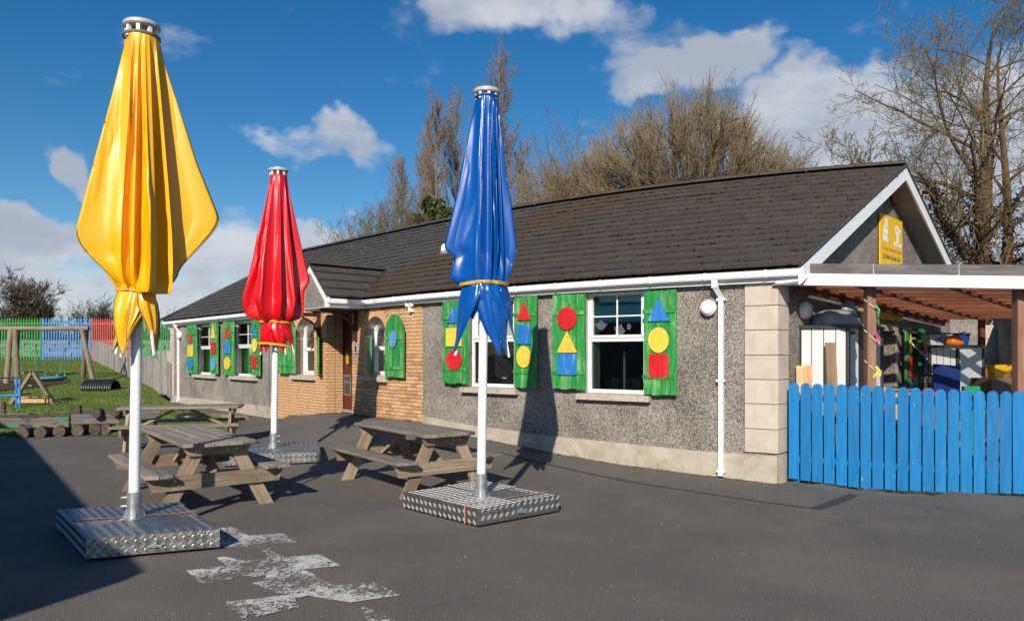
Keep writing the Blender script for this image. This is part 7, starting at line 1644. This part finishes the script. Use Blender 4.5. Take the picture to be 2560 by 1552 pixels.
# swing frame of round logs
YS = 30.5; zs = LB(YS)
def lg(px, py, dy=0.0): q = at(px, py, YS + dy); return Vector((q.x, q.y, q.z))
t = thing('swing_frame', 'round log swing frame on the grass bank', 'swing', (lg(120, 885).x, YS, zs))
def logp(name, a, b, r, mat='log_wood', parent=t, r2=None):
    a, b = Vector(a), Vector(b); d = b - a; m = MB(); r2 = r2 or r; L = d.length; m.tube([(0, 0, 0), (0, 0, L * .5), (0, 0, L)], [r, (r + r2) / 2, r2], 12); me = m.mesh(name, smooth=40); o = link(name, me, mat, parent); o.matrix_local = frame(a - ORG[parent], d.cross(Vector((.13, 1, .2))), d); return o
logp('cross_beam', lg(-40, 821), lg(222, 821), .095)
for (x0, y0, d0, x1, y1, d1) in ((27, 824, -.1, 15, 955, -1.0), (37, 826, -.15, 44, 958, -1.2), (46, 824, .1, 34, 945, 1.2), (205, 826, -.1, 236, 953, -1.0), (217, 818, .12, 207, 944, 1.1)):
    a = lg(x1, y1, d1); a.z = LB(YS + d1) - .1; logp('leg', a, lg(x0, y0, d0), .105, r2=.09)
# basket swing
cx_ = lg(128, 944); t2 = thing('basket_swing', 'round teal basket swing hanging from the log frame', 'swing', cx_); m = MB(); ring = [(cx_.x + .50 * math.cos(a), cx_.y + .50 * math.sin(a), cx_.z) for a in np.linspace(0, 6.283, 25)]
m.tube(ring, .055, 8, False); m.build('rim', 'rope_teal', t2, True); m = MB()
for i in range(9):
    o_ = -.4 + .1 * i; h = math.sqrt(.25 - o_ * o_); m.tube([(cx_.x + o_, cx_.y - h, cx_.z), (cx_.x + o_, cx_.y, cx_.z - .09), (cx_.x + o_, cx_.y + h, cx_.z)], .012, 5); m.tube([(cx_.x - h, cx_.y + o_, cx_.z), (cx_.x, cx_.y + o_, cx_.z - .085), (cx_.x + h, cx_.y + o_, cx_.z)], .012, 5)
m.build('net', 'black_plastic', t2)
for sx, pxt in ((-1, 88), (1, 163)):
    top = lg(pxt, 826); mid_ = Vector((top.x, top.y, cx_.z + 1.25)); MB().tube([top, mid_], .010, 5).build('chain', 'steel_tube', t2)
    for sy in (-1, 1): MB().tube([mid_, (cx_.x + sx * .42, cx_.y + sy * .27, cx_.z)], .014, 5).build('rope', 'rope_teal', t2); MB().box((cx_.x + sx * .40, cx_.y + sy * .27, cx_.z + .10), (.05, .05, .10)).build('shackle', 'steel_tube', t2)
# wooden A-frame climber
YF = 22.6; zf = LB(YF); q = lambda px, py, dy=0: Vector(at(px, py, YF + dy)); c0 = q(82, 1010)
t = thing('climbing_frame', 'small wooden A-frame climber on the grass', 'climbing frame', (c0.x, YF, zf))
for dy in (0, .9):
    a = q(25, 1018, dy); b = q(137, 1014, dy); a.z = b.z = LB(YF + dy) - .03; tp = q(82, 928, dy)
    for e_ in (a, b): d = tp - e_; piece('leg', t, 'log_wood', (.09, .12, d.length + .05), frame((e_ + tp) / 2 - ORG[t], d.cross(Vector((0, 1, 0))), d), .006)
for k_, (px, py) in enumerate(((82, 930), (66, 958), (100, 962), (50, 985))): piece('rung', t, 'log_wood', (.10, .98, .05), Matrix.Translation(q(px, py, .45) - ORG[t]), .004)
for py, dy in ((1002, -.02), (996, .92)): piece('cross_plank', t, 'new_pine', (1.05, .05, .12), Matrix.Translation(q(88, py, dy) - ORG[t]), .004)
for k_ in range(3): piece('deck_slat', t, 'log_wood', (.17, .80, .03), Matrix.Translation(q(68 + 20 * k_, 996, .45) - ORG[t]), .004)
# blue pipe frame
YB = 21.5; q = lambda px, py: Vector(at(px, py, YB)); t = thing('pipe_frame', 'bright blue steel pipe frame beside the climber', 'frame', (q(47, 1000).x, YB, LB(YB)))
for px in (41, 49.5): a = q(px, 1010); a.z = LB(YB); MB().tube([a, q(px, 945)], .028, 8).build('upright', 'play_blue', t)
MB().tube([q(-40, 945), q(52, 944)], .022, 8).build('top_rail', 'black_plastic', t); MB().tube([q(-40, 991), q(52, 987)], .026, 8).build('low_rail', 'play_blue', t)
# black half-pipe tunnel
YT = 27.6; a = at(216, 970, YT); b = at(290, 970, YT); zt0 = LB(YT); t = thing('crawl_tunnel', 'black corrugated half-pipe tunnel on the grass', 'tunnel', ((a.x + b.x) / 2, YT, zt0)); rows = []
for i in range(53):
    x = a.x + (b.x - a.x) * i / 52; r = .36 + .018 * math.sin(i * 2 * math.pi / 4); rows.append([(x + .25 * (math.sin(s_)) * 0 + .18 * math.cos(s_) * 0, YT + r * 1.0 * math.cos(s_), zt0 + r * math.sin(s_)) for s_ in np.linspace(0, math.pi, 17)])
m = MB().grid(rows); o = m.build('shell', 'black_plastic', t, True); md = o.modifiers.new('thick', 'SOLIDIFY'); md.thickness = .03
for f in (.25, .75): MB().tube([(a.x + (b.x - a.x) * f, YT - .34, zt0 - .05), (a.x + (b.x - a.x) * f, YT - .34, zt0 + .12)], .02, 6).build('ground_peg', 'dark_plastic', t)
# ------------------------------------------------------------------ log train along the edge of the tarmac
def tr(px, py, Y): return Vector(at(px, py, Y))
t = thing('log_train', 'old log play train with peeling green and blue paint', 'play train', (tr(150, 1060, 15.6).x, 15.6, 0))
def trY(px): return np.interp(px, [-40, 104, 265, 420], [15.1, 15.2, 15.75, 16.4])
for (x0, x1, y0, y1, mat) in ((-40, 176, 1041, 1067, 'peeled_green'), (178, 300, 1034, 1060, 'peeled_blue'), (301, 400, 1025, 1047, 'peeled_blue')):
    Y0_, Y1_ = trY(x0), trY(x1); a, b = tr(x0, (y0 + y1) / 2 + (4 if x0 < 0 else 0), Y0_), tr(x1, (y0 + y1) / 2, Y1_); d = b - a
    piece('carriage_beam', t, mat, (d.length, .16, (y1 - y0) * 15.4 / F), frame((a + b) / 2 - ORG[t], d), .012, key=str(x0)); piece('seat_plank', t, 'dark_log', (d.length, .24, .04), frame((a + b) / 2 + Vector((0, .16, .13)) - ORG[t], d), .008)
def log_at(name, px, py, r, ln, mat='dark_log', ang=-18):
    Y = trY(px); c = tr(px, py, Y - .06); d = Vector((math.sin(R(ang)), math.cos(R(ang)), 0)); m = MB(); m.tube([(0, 0, 0), (0, 0, ln * .5), (0, 0, ln)], [r * .97, r * 1.03, r], 16); me = m.mesh(name, smooth=40); o = link(name, me, mat, t); o.matrix_local = frame(c - d * 0.12 - ORG[t], d.cross(Vector((0, 0, 1))), d); return o
for (px, py) in ((60, 1082), (104, 1079), (151, 1077), (197, 1074.5), (240, 1072), (265, 1071.5), (330, 1064), (372, 1060)): log_at('wheel_log', px, py, .117, .55)
for (px, py) in ((243, 1033), (290, 1029)): log_at('seat_log', px, py, .095, .42)
c = tr(182, 1025, trY(182)); piece('funnel_block', t, 'dark_log', (.21, .21, .20), Matrix.Translation(c + Vector((0, .1, 0)) - ORG[t]) @ Matrix.Rotation(.35, 4, 'Z'), .012)
a = tr(-40, 1030, 16.6); b = tr(78, 1026, 16.7); t4 = thing('old_log', 'rotting split log lying behind the train', 'log', (a.x + 1, a.y, .1)); logp('trunk', (a.x, a.y, .20), (b.x, b.y, .22), .16, 'log_wood', t4)
a = tr(7, 1016, 17.3); t4 = thing('tree_stump', 'short dark upright stump behind the old log', 'stump', (a.x, a.y, 0)); logp('stump', (a.x, a.y, 0), (a.x, a.y, .58), .065, 'dark_log', t4)
for i, (px, Y) in enumerate(((330, 17.2), (420, 18.6))):
    pass
a = tr(478, 1040, 18.8); t4 = thing('discarded_tyre', 'old black tyre lying by the building foot', 'tyre', (a.x, a.y, .06)); m = MB(); m.tube([(a.x + .28 * math.cos(q_), a.y + .28 * math.sin(q_), .12) for q_ in np.linspace(0, 6.283, 29)], .085, 10, False); m.build('tread', 'black_plastic', t4, True); m = MB(); m.tube([(a.x + .21 * math.cos(q_), a.y + .21 * math.sin(q_), .12) for q_ in np.linspace(0, 6.283, 29)], .05, 8, False); m.build('bead', 'dark_plastic', t4, True)
# timber edging of the lawn by the building
a, b = un(520, 1043, 0), un(625, 1050, 0); t4 = thing('lawn_edging', 'low timber edging where lawn meets tarmac by the wall', 'edging', (a.x, a.y, 0)); d = b - a
for k_ in range(3): p0, p1 = a + d * (k_ / 3), a + d * ((k_ + .98) / 3); beam('edging_board', t4, 'log_wood', (p0.x, p0.y, .05), (p1.x, p1.y, .05), .05, .12)
# drain cover
p = un(675, 1092, 0); m = MB().lathe((p.x, p.y, .002), [(.33, 0), (.33, .006), (.30, .008), (.02, .008)], 28); t4 = thing('drain_cover', 'round drain cover in the tarmac left of the red base', 'drain cover', (p.x, p.y, 0)); m.build('lid', 'lead', t4); MB().lathe((p.x, p.y, .001), [(.40, 0), (.40, .005), (.335, .005)], 28).build('rim', 'tarmac_patch', t4)
# weeds along the foot of the walls
wd = MB(); rw = random.Random(12)
def tuft(p, h, n):
    for _ in range(n):
        a = rw.uniform(0, 6.28); e = Vector((math.cos(a), math.sin(a), 0)); s_ = Vector((-e.y, e.x, 0)) * rw.uniform(.004, .010); q_ = p + e * rw.uniform(0, .03); tp = q_ + e * rw.uniform(.01, .05) + Vector((0, 0, h * rw.uniform(.5, 1.2))); wd.add([q_ - s_, q_ + s_, tp], [(0, 1, 2)])
for i in range(420):
    s_ = rw.uniform(S_BR - 1.5, S_CORNER + .1); p = fp(s_, .045 + abs(rw.gauss(0, .03)), foot(s_) - .005); tuft(p, rw.uniform(.008, .035), 4)
for i in range(60):
    s_ = rw.gauss(sof(740), .25); p = fp(s_, .04, foot(s_) - .01); tuft(p, rw.uniform(.03, .10), 5)
for i in range(300):
    u = rw.uniform(0.8, LF); p = fpt(u, rw.uniform(-.04, .05), zpy(np.interp(1280 + F * fpt(u, 0, 0).x / fpt(u, 0, 0).y, edges, boty), fpt(u, 0, 0).y) - .004); tuft(p, rw.uniform(.006, .028), 4)
o = wd.build('weeds', 'weed', None, fix=False); o['kind'] = 'stuff'; o['label'] = 'tiny weeds and moss along wall and fence foot'; o['category'] = 'weeds'
# ------------------------------------------------------------------ outbuilding beside the photographer, whose shadow falls on the left of the yard
SH = 3.3; k = SH / math.tan(SUN_EL); off = Vector((math.sin(SUN_AZ), math.cos(SUN_AZ), 0)) * k
P0 = Vector((-2.87, 5.80, 0)) - off; d1 = Vector((-.605, .796, 0)); d2 = Vector((-.38, -.925, 0))
P1, P3 = P0 + d1 * 13.0, P0 + d2 * 9.0; P2 = P1 + d2 * 9.0
ob = thing('neighbouring_building', 'flat roofed rendered building just outside the left edge', 'building', P0)
MB().prism([tuple((p + (sum((P0, P1, P2, P3), Vector()) / 4 - p).normalized() * .25).xy) for p in (P0, P1, P2, P3)], lambda u, v, d: (u, v, d), -.2, SH - .14).build('wall', 'outbuilding_wall', ob)
MB().prism([tuple(p.xy) for p in (P0, P1, P2, P3)], lambda u, v, d: (u, v, d), SH - .14, SH).build('roof', 'lead', ob)
# ------------------------------------------------------------------ bare trees
def tubes(segs, name, mat, parent, sides=3):
    """segs: list of (p0, p1, r0, r1) as numpy rows"""
    S = np.array(segs, float); n = len(S)
    p0, p1, r0, r1 = S[:, 0:3], S[:, 3:6], S[:, 6], S[:, 7]; d = p1 - p0; L = np.linalg.norm(d, axis=1, keepdims=True); d = d / np.maximum(L, 1e-9)
    up = np.where(np.abs(d[:, 2:3]) > .95, np.array([[1., 0, 0]]), np.array([[0, 0, 1.]])); a = np.cross(d, up); a /= np.linalg.norm(a, axis=1, keepdims=True); b = np.cross(d, a)
    V = np.empty((n, 2 * sides, 3))
    for j in range(sides):
        t = 2 * math.pi * j / sides; o = a * math.cos(t) + b * math.sin(t); V[:, j] = p0 + o * r0[:, None]; V[:, sides + j] = p1 + o * r1[:, None]
    base = (np.arange(n) * 2 * sides)[:, None]; Fc = np.concatenate([np.stack([base[:, 0] + j, base[:, 0] + (j + 1) % sides, base[:, 0] + sides + (j + 1) % sides, base[:, 0] + sides + j], 1) for j in range(sides)])
    org = np.array(ORG.get(parent, Vector((0, 0, 0)))); V = V.reshape(-1, 3) - org; me = bpy.data.meshes.new(name); nf = len(Fc)
    me.vertices.add(len(V)); me.vertices.foreach_set('co', V.ravel()); me.loops.add(nf * 4); me.loops.foreach_set('vertex_index', Fc.ravel().astype(np.int32)); me.polygons.add(nf); me.polygons.foreach_set('loop_start', np.arange(nf) * 4); me.update(calc_edges=True); me.validate()
    me.polygons.foreach_set('use_smooth', [True] * nf)
    return link(name, me, mat, parent)
def leaves(pts, size, name, mat, parent, seed, flat=False):
    rg = np.random.default_rng(seed); P = np.array(pts); n = len(P); a = rg.normal(size=(n, 3)); a /= np.linalg.norm(a, axis=1, keepdims=True); b = np.cross(a, rg.normal(size=(n, 3))); b /= np.linalg.norm(b, axis=1, keepdims=True); s = (size * (.6 + .8 * rg.random(n)))[:, None]
    V = np.empty((n, 4, 3)); V[:, 0] = P - a * s; V[:, 1] = P + b * s * .6; V[:, 2] = P + a * s; V[:, 3] = P - b * s * .6
    V = V.reshape(-1, 3) - np.array(ORG.get(parent, Vector((0, 0, 0)))); me = bpy.data.meshes.new(name); me.vertices.add(4 * n); me.vertices.foreach_set('co', V.ravel()); me.loops.add(4 * n); me.loops.foreach_set('vertex_index', np.arange(4 * n, dtype=np.int32)); me.polygons.add(n); me.polygons.foreach_set('loop_start', np.arange(n) * 4); me.update(calc_edges=True); me.validate(); return link(name, me, mat, parent)
def orth(d, rg):
    v = rg.normal(size=3); v -= d * v.dot(d); return v / np.linalg.norm(v)
def grow(segs, limbs, p, d, L, r, lvl, rg, cfg):
    """one branch: bends as it goes, throws side branches"""
    n = cfg['n'][lvl]; step = L / n; r_end = r * cfg['taper'][lvl]; last = lvl == len(cfg['n']) - 1
    pts = [p.copy()]; dirs = [d.copy()]
    for i in range(n):
        d = d + rg.normal(size=3) * cfg['wob'][lvl] + np.array([0, 0, cfg['up'][lvl]]); d /= np.linalg.norm(d); q = p + d * step
        ra, rb = r + (r_end - r) * i / n, r + (r_end - r) * (i + 1) / n
        (limbs if lvl < cfg['limb'] else segs).append((*p, *q, ra, rb)); p = q; pts.append(p.copy()); dirs.append(d.copy())
    if last: return
    k = cfg['kids'][lvl]; k = int(k * (.8 + .4 * rg.random()) + .5)
    for i in range(k):
        f = cfg['from'][lvl] + (1 - cfg['from'][lvl]) * ((i + rg.random()) / k); x = f * n; j = min(n - 1, int(x)); q = pts[j] + (pts[j + 1] - pts[j]) * (x - j); dd = dirs[j + 1]
        ang = math.radians(cfg['ang'][lvl] * (.7 + .6 * rg.random())); o = orth(dd, rg); nd = dd * math.cos(ang) + o * math.sin(ang)
        sh = cfg['len'][lvl] * (1 - cfg['fall'][lvl] * f) * (.65 + .7 * rg.random()); rr = max(cfg['rmin'], (r + (r_end - r) * f) * cfg['rr'][lvl]); grow(segs, limbs, q, nd, L * sh, rr, lvl + 1, rg, cfg)
def tree(name, label, cat, base, trunk, cfg, seed, mats, group=None, ivy=None):
    base = Vector(base); t = thing(name, label, cat, base, group); rg = np.random.default_rng(seed); segs, limbs = [], []
    for (off, d, L, r) in trunk:
        d = np.array(d, float); d /= np.linalg.norm(d); grow(segs, limbs, np.array(base) + np.array(off), d, L, r, 0, rg, cfg)
    if limbs: tubes(limbs, 'trunk', mats[0], t, 7)
    o = tubes(segs, 'crown', mats[1], t, 3)
    if ivy:
        f, dens, size, m_, hi = ivy; rg2 = np.random.default_rng(seed + 5); pts = []
        for s in limbs:
            if s[2] > base.z + hi[0] and s[5] < base.z + hi[1]:
                L = math.dist(s[:3], s[3:6]); k = int(dens * L * (s[6] + .12)); 
                for _ in range(k):
                    u = rg2.random(); c = np.array(s[:3]) * (1 - u) + np.array(s[3:6]) * u; o_ = rg2.normal(size=3); o_ /= np.linalg.norm(o_); pts.append(c + o_ * (s[6] + f * rg2.random()))
        if pts: leaves(pts, size, 'ivy', m_, t, seed + 9)
    return t
def gz0(Y): return 1.2
# --- lombardy poplars behind the roof
POP = dict(n=[14, 7, 4, 3], taper=[.12, .25, .35, .5], wob=[.012, .05, .09, .12], up=[.01, .09, .10, .05], kids=[62, 12, 6], ang=[27, 28, 30], len=[.30, .42, .5], fall=[.62, .5, .4], rr=[.36, .5, .6], limb=1, rmin=.0135)
POP['from'] = [.10, .12, .15]
for i, (px, py, Y, w) in enumerate(((1008, 372, 56, 1.0), (1062, 290, 57, 1.0), (1098, 205, 55, 1.0), (1148, 200, 58, 1.1), (1196, 178, 57, 1.0), (1238, 103, 55, 1.1), (1304, 345, 56, 1.1))):
    top = at(px, py, Y); H = (top.z - 1.0) * .90; places = ('leftmost and shortest bare poplar behind the roof', 'second bare poplar from the left, behind the roof', 'third bare poplar from the left, behind the roof', 'fourth bare poplar from the left, left of the blue cap', 'bare poplar just left of the tallest one', 'tallest bare poplar, rising above the blue parasol', 'short bare poplar right of the blue parasol')
    c = dict(POP); c['len'] = [.235 * w, .42, .5]; tree('poplar_tree', places[i], 'tree', (top.x, Y, 1.0), [((0, 0, 0), (0, 0, 1), H, H * .017)], c, 20 + i, ('bark_grey', 'twig_poplar'), 'bare lombardy poplars behind the roof')
# evergreen shrub among the poplars
def shrub(name, label, px, py0, py1, Y, wpx, mat, seed, n=2600, size=.16, lobes=7):
    b = at(px, py1, Y); H = (py1 - py0) / F * Y; Wd = wpx / F * Y / 2; rg = np.random.default_rng(seed); t = thing(name, label, 'shrub', (b.x, Y, b.z)); pts = []
    L = [(rg.uniform(-.6, .6) * Wd, rg.uniform(-.5, .5) * Wd, rg.uniform(.2, .85) * H, rg.uniform(.28, .5) * min(Wd, H * .6)) for _ in range(lobes)]
    for _ in range(n):
        lx, ly, lz, lr = L[rg.integers(len(L))]; o = rg.normal(size=3); o /= np.linalg.norm(o); rr = lr * (.55 + .5 * rg.random()); pts.append((b.x + lx + o[0] * rr, Y + ly + o[1] * rr, b.z + lz + o[2] * rr * 1.25))
    leaves(pts, size, 'foliage', mat, t, seed); segs = [(b.x, Y, b.z - .5, b.x + lx, Y + ly, b.z + lz, .06, .02) for lx, ly, lz, lr in L]; tubes(segs, 'stem', 'bark_brown', t, 5)
shrub('evergreen_shrub', 'dark green shrub among the poplar trunks above the ridge', 1096, 486, 600, 50, 90, 'shrub_leaf', 3)
shrub('evergreen_shrub', 'smaller dark green shrub left of the poplar trunks', 1036, 530, 605, 50, 40, 'shrub_leaf', 4, 900)
# --- low bushes showing above the ridge
BUSH = dict(n=[6, 5, 4, 3], taper=[.3, .35, .4, .5], wob=[.06, .09, .12, .14], up=[.03, .05, .05, .03], kids=[9, 6, 4], ang=[32, 34, 36], len=[.6, .55, .5], fall=[.3, .3, .3], rr=[.5, .5, .6], limb=1, rmin=.009)
BUSH['from'] = [.15, .15, .15]
def bush(label, px, ptop, Y, H, spread, n, seed, mats=('bark_grey', 'twig_oak'), name='bare_bush', cfg=BUSH, group='bare bushes behind the roof'):
    b = at(px, ptop, Y); z0 = b.z - H; rg = np.random.default_rng(seed); tr_ = []
    for i in range(n):
        a = rg.random() * 6.283; s = spread * rg.random(); tr_.append(((rg.normal() * .3, rg.normal() * .3, 0), (math.cos(a) * s, math.sin(a) * s, 1), H * (.7 + .3 * rg.random()), H * .012)) 
    return tree(name, label, 'bush', (b.x, Y, z0), tr_, cfg, seed, mats, group)
bush('low bare bush at the left end of the ridge', 885, 570, 40, 3.2, .7, 6, 41); bush('bare bush left of the shortest poplar', 968, 505, 42, 4.5, .8, 8, 42); bush('thin bare sapling left of the shortest poplar', 935, 540, 43, 3.5, .5, 4, 43)
bush('bare bush between poplars and the willow', 1395, 395, 36, 6.0, .65, 9, 44); bush('low tan bush at the ridge before the willow', 1372, 470, 34, 4.0, .5, 8, 45, ('bark_grey', 'twig_willow'))
# --- big rounded willow
WIL = dict(n=[7, 6, 6, 5], taper=[.45, .35, .35, .4], wob=[.06, .09, .10, .11], up=[.03, .055, .06, .055], kids=[12, 10, 8], ang=[42, 38, 32], len=[.72, .60, .55], fall=[.30, .3, .3], rr=[.50, .45, .50], limb=1, rmin=.0075)
WIL['from'] = [.25, .12, .12]
def willow(label, px, ptop, Y, spread, n, seed, Hf=1.0, zdown=8.5, cfg=WIL):
    tp = at(px, ptop, Y); rg = np.random.default_rng(seed); tr_ = []; H = tp.z - (tp.z - zdown)
    for i in range(n):
        a = 6.283 * i / n + rg.random() * .6; s = spread * (.25 + .75 * rg.random()); tr_.append(((0, 0, 0), (math.cos(a) * s, math.sin(a) * s * .7, 1), zdown * .62 * (.8 + .25 * rg.random()), .14))
    return tree('willow_tree', label, 'tree', (tp.x, Y, tp.z - zdown), tr_, cfg, seed, ('bark_brown', 'twig_willow'), 'rounded bare willows behind the roof')
WIL.update(kids=[12, 9, 7], up=[.028, .045, .05, .045], len=[.60, .56, .55], ang=[42, 38, 34], rmin=.0085)
def dome_tree(label, px, ptop, Y, hw, zb, zfork, seed, nl=28, nb=12, ns=8, nt=4):
    """rounded crown: limbs fan out from the fork, every branch and twig reaching for the crown's outline"""
    rg = np.random.default_rng(seed); top = at(px, ptop, Y); a_, c_ = hw / F * Y, top.z - zb; C = np.array([top.x, Y, zb]); Fk = np.array([top.x, Y, zfork]); t = thing('willow_tree', label, 'tree', (top.x, Y, 1.0), 'rounded bare willows behind the roof'); limbs, mids, segs = [], [], []
    lum = rg.random((6, 3)) * 6.28
    def surf(th, ph, rho):
        k = rho * (1 + .06 * math.sin(3 * th + lum[0, 0]) + .05 * math.sin(5 * ph + 2 * th + lum[1, 0])); return C + np.array([a_ * math.sin(ph) * math.cos(th), a_ * .8 * math.sin(ph) * math.sin(th), c_ * math.cos(ph)]) * k
    def path(p, q, d, n, r0, r1, out, wob):
        L = np.linalg.norm(q - p); m = p + d * L * .55; pts = [p]
        for k in range(1, n + 1): f = k / n; x = p * (1 - f) ** 2 + m * 2 * f * (1 - f) + q * f * f; pts.append(x + rg.normal(size=3) * wob * L * (f < 1))
        for k in range(n): out.append((*pts[k], *pts[k + 1], r0 + (r1 - r0) * k / n, r0 + (r1 - r0) * (k + 1) / n))
        return pts
    up = np.array([0, 0, 1.0]); path(np.array([top.x, Y, .9]), Fk, up, 4, .34, .28, limbs, .01)
    for i in range(nl):
        th = 6.283 * (i * .618 % 1.0); ph = math.acos(1 - (i + .5) / nl * .93); P = path(Fk, surf(th, ph, .66), (up * .7 + np.array([math.cos(th), .8 * math.sin(th), 0]) * math.sin(ph) * .6), 8, .11, .05, limbs, .012)
        for b in range(nb):
            x = 3 + (len(P) - 4.01) * rg.random() ** .8; k = int(x); p = P[k] + (P[k + 1] - P[k]) * (x - k); dl = P[k + 1] - P[k]; dl /= np.linalg.norm(dl)
            B = path(p, surf(th + rg.normal() * .32 / max(.35, math.sin(ph)), min(1.5, abs(ph + rg.normal() * .22)), .70 + .18 * rg.random()), dl * .5 + up * .45, 6, .034, .016, mids, .018)
            for q in range(ns):
                x = .8 + 5.1 * rg.random(); k = min(5, int(x)); p2 = B[k] + (B[k + 1] - B[k]) * (x - k); rad = p2 - C; rad = rad / np.array([a_, a_ * .8, c_]); e = rad / (np.linalg.norm(rad) + 1e-6); d = e * .7 + up * .65 + rg.normal(size=3) * .28; d /= np.linalg.norm(d); L = .5 + .9 * rg.random(); S = path(p2, p2 + d * L + up * .12, (B[k + 1] - B[k]) / np.linalg.norm(B[k + 1] - B[k]) * .4 + d * .5, 4, .0105, .007, segs, .03)
                for w in range(nt):
                    k = 1 + int(3 * rg.random()); d2 = d + rg.normal(size=3) * .33 + up * .15; d2 /= np.linalg.norm(d2); path(S[k], S[k] + d2 * (.25 + .55 * rg.random()), d2, 2, .0072, .0045, segs, .04)
    tubes(limbs, 'trunk', 'bark_brown', t, 7); tubes(mids, 'branches', 'bark_brown', t, 4); tubes(segs, 'crown', 'twig_willow', t, 3)
dome_tree('broad rounded bare willow behind the middle of the roof', 1715, 226, 33, 325, 8.0, 4.8, 51, 34, 12, 8, 4)
willow('lower bare willow at the right foot of the rounded crown', 1935, 320, 35, 1.1, 9, 53, zdown=6.2)
willow('lower bare willow at the left foot of the rounded crown', 1480, 330, 34, 1.0, 8, 54, zdown=6.2)
# --- large ivy-clad ash at the right, and its slender neighbour
OAK = dict(n=[12, 8, 6, 5, 3], taper=[.10, .30, .30, .35, .5], wob=[.045, .10, .13, .15, .17], up=[.01, .045, .05, .05, .03], kids=[18, 9, 7, 5], ang=[54, 46, 42, 40], len=[.46, .50, .48, .45], fall=[.45, .35, .3, .3], rr=[.42, .5, .5, .55], limb=2, rmin=.008)
OAK['from'] = [.22, .18, .15, .15]
b = at(2462, 885, 24)
tree('ash_tree', 'large bare tree with ivy-clad double trunk at the right edge', 'tree', (b.x, 24, -.2), [((-.25, 0, 0), (-.01, .0, 1), 12.6, .36), ((.75, .2, 0), (.06, .03, 1), 11.6, .27)], OAK, 66, ('bark_brown', 'twig_oak'), None, (.20, 560, .055, 'ivy_brown', (0, 7.0)))
SLIM = dict(OAK); SLIM['kids'] = [12, 6, 5, 3]; SLIM['ang'] = [40, 38, 38, 36]; SLIM['len'] = [.45, .5, .48, .45]; SLIM['limb'] = 1; SLIM['rmin'] = .013; SLIM['kids'] = [15, 7, 6, 3]
b = at(2150, 185, 30); tree('young_ash', 'slender bare tree rising behind the gable peak', 'tree', (at(2200, 885, 30).x, 30, 0), [((0, 0, 0), (-.075, 0, 1), b.z * .74, .13)], SLIM, 71, ('bark_grey', 'twig_oak'), None)
b = at(2320, 885, 27); tree('ivy_thicket', 'low brown thicket behind the canopy at the right', 'bush', (b.x, 27, 0), [((i * .8 - 1.2, 0, 0), (.2 * (i - 1.5), .1, 1), 4.3, .07) for i in range(5)], dict(BUSH, kids=[11, 7, 5]), 73, ('bark_brown', 'twig_oak'), None, (.15, 900, .05, 'ivy_brown', (0, 4)))
# --- trees beyond the palisade at the far left
FAR = dict(n=[8, 6, 5, 4], taper=[.35, .3, .35, .4], wob=[.05, .10, .13, .15], up=[.0, .04, .05, .05], kids=[20, 11, 7], ang=[58, 46, 42], len=[.55, .5, .5], fall=[.3, .35, .3], rr=[.45, .5, .55], limb=1, rmin=.026)
FAR['from'] = [.2, .15, .12]
for i, (px, pt, Y, lab) in enumerate(((-8, 672, 66, 'bare dark tree at the far left behind the green palings'), (38, 702, 64, 'rounded bare tree next to the far left one'))):
    tp = at(px, pt, Y); tree('far_tree', lab, 'tree', (tp.x, Y, 1.4), [((0, 0, 0), (.02, 0, 1), (tp.z - 1.4) * .82, .22)], FAR, 80 + i, ('bark_brown', 'twig_dark'), 'bare trees beyond the palisade')
tp = at(98, 716, 62); tree('ivy_tree', 'ivy-covered tree behind the blue palings', 'tree', (tp.x, 62, 1.4), [((0, 0, 0), (.0, 0, 1), (tp.z - 1.4) * .84, .20)], FAR, 85, ('bark_brown', 'twig_dark'), 'bare trees beyond the palisade')
shrub('ivy_mass', 'dark green ivy in the tree behind the green and blue palings', 84, 752, 893, 61.5, 85, 'ivy_leaf', 14, 4200, .18, 12)
for i, (px, pt, Y, lab) in enumerate(((243, 772, 75, 'small bare tree above the red palings'), (206, 780, 80, 'thin distant bare tree above the blue palings'), (268, 780, 78, 'distant bare bush right of the small bare tree'))):
    bush(lab, px, pt, Y, 4.4, .5, 6, 90 + i, ('bark_brown', 'twig_dark'), 'far_bush', dict(BUSH, rmin=.018), 'distant bushes above the palings')
# hedge line beyond the palisade: a tangle nobody could count
rg = np.random.default_rng(99); segs = []
for i in range(5200):
    x = rg.uniform(-52, -14); y = 50 + rg.random() * 3; h = 1.4 + 1.5 * rg.random() + .4 * math.sin(x * .7); p = np.array([x, y, 1.4]); d = np.array([rg.normal() * .25, rg.normal() * .2, 1.0])
    q = p + d / np.linalg.norm(d) * h * .6; segs.append((*p, *q, .022, .016)); segs.append((*q, *(q + (d + rg.normal(size=3) * .35) * h * .35), .016, .008))
hd = tubes(segs, 'far_hedge', 'twig_dark', None, 3); hd['kind'] = 'stuff'; hd['label'] = 'bare brown hedge beyond the palisade fence'; hd['category'] = 'hedge'
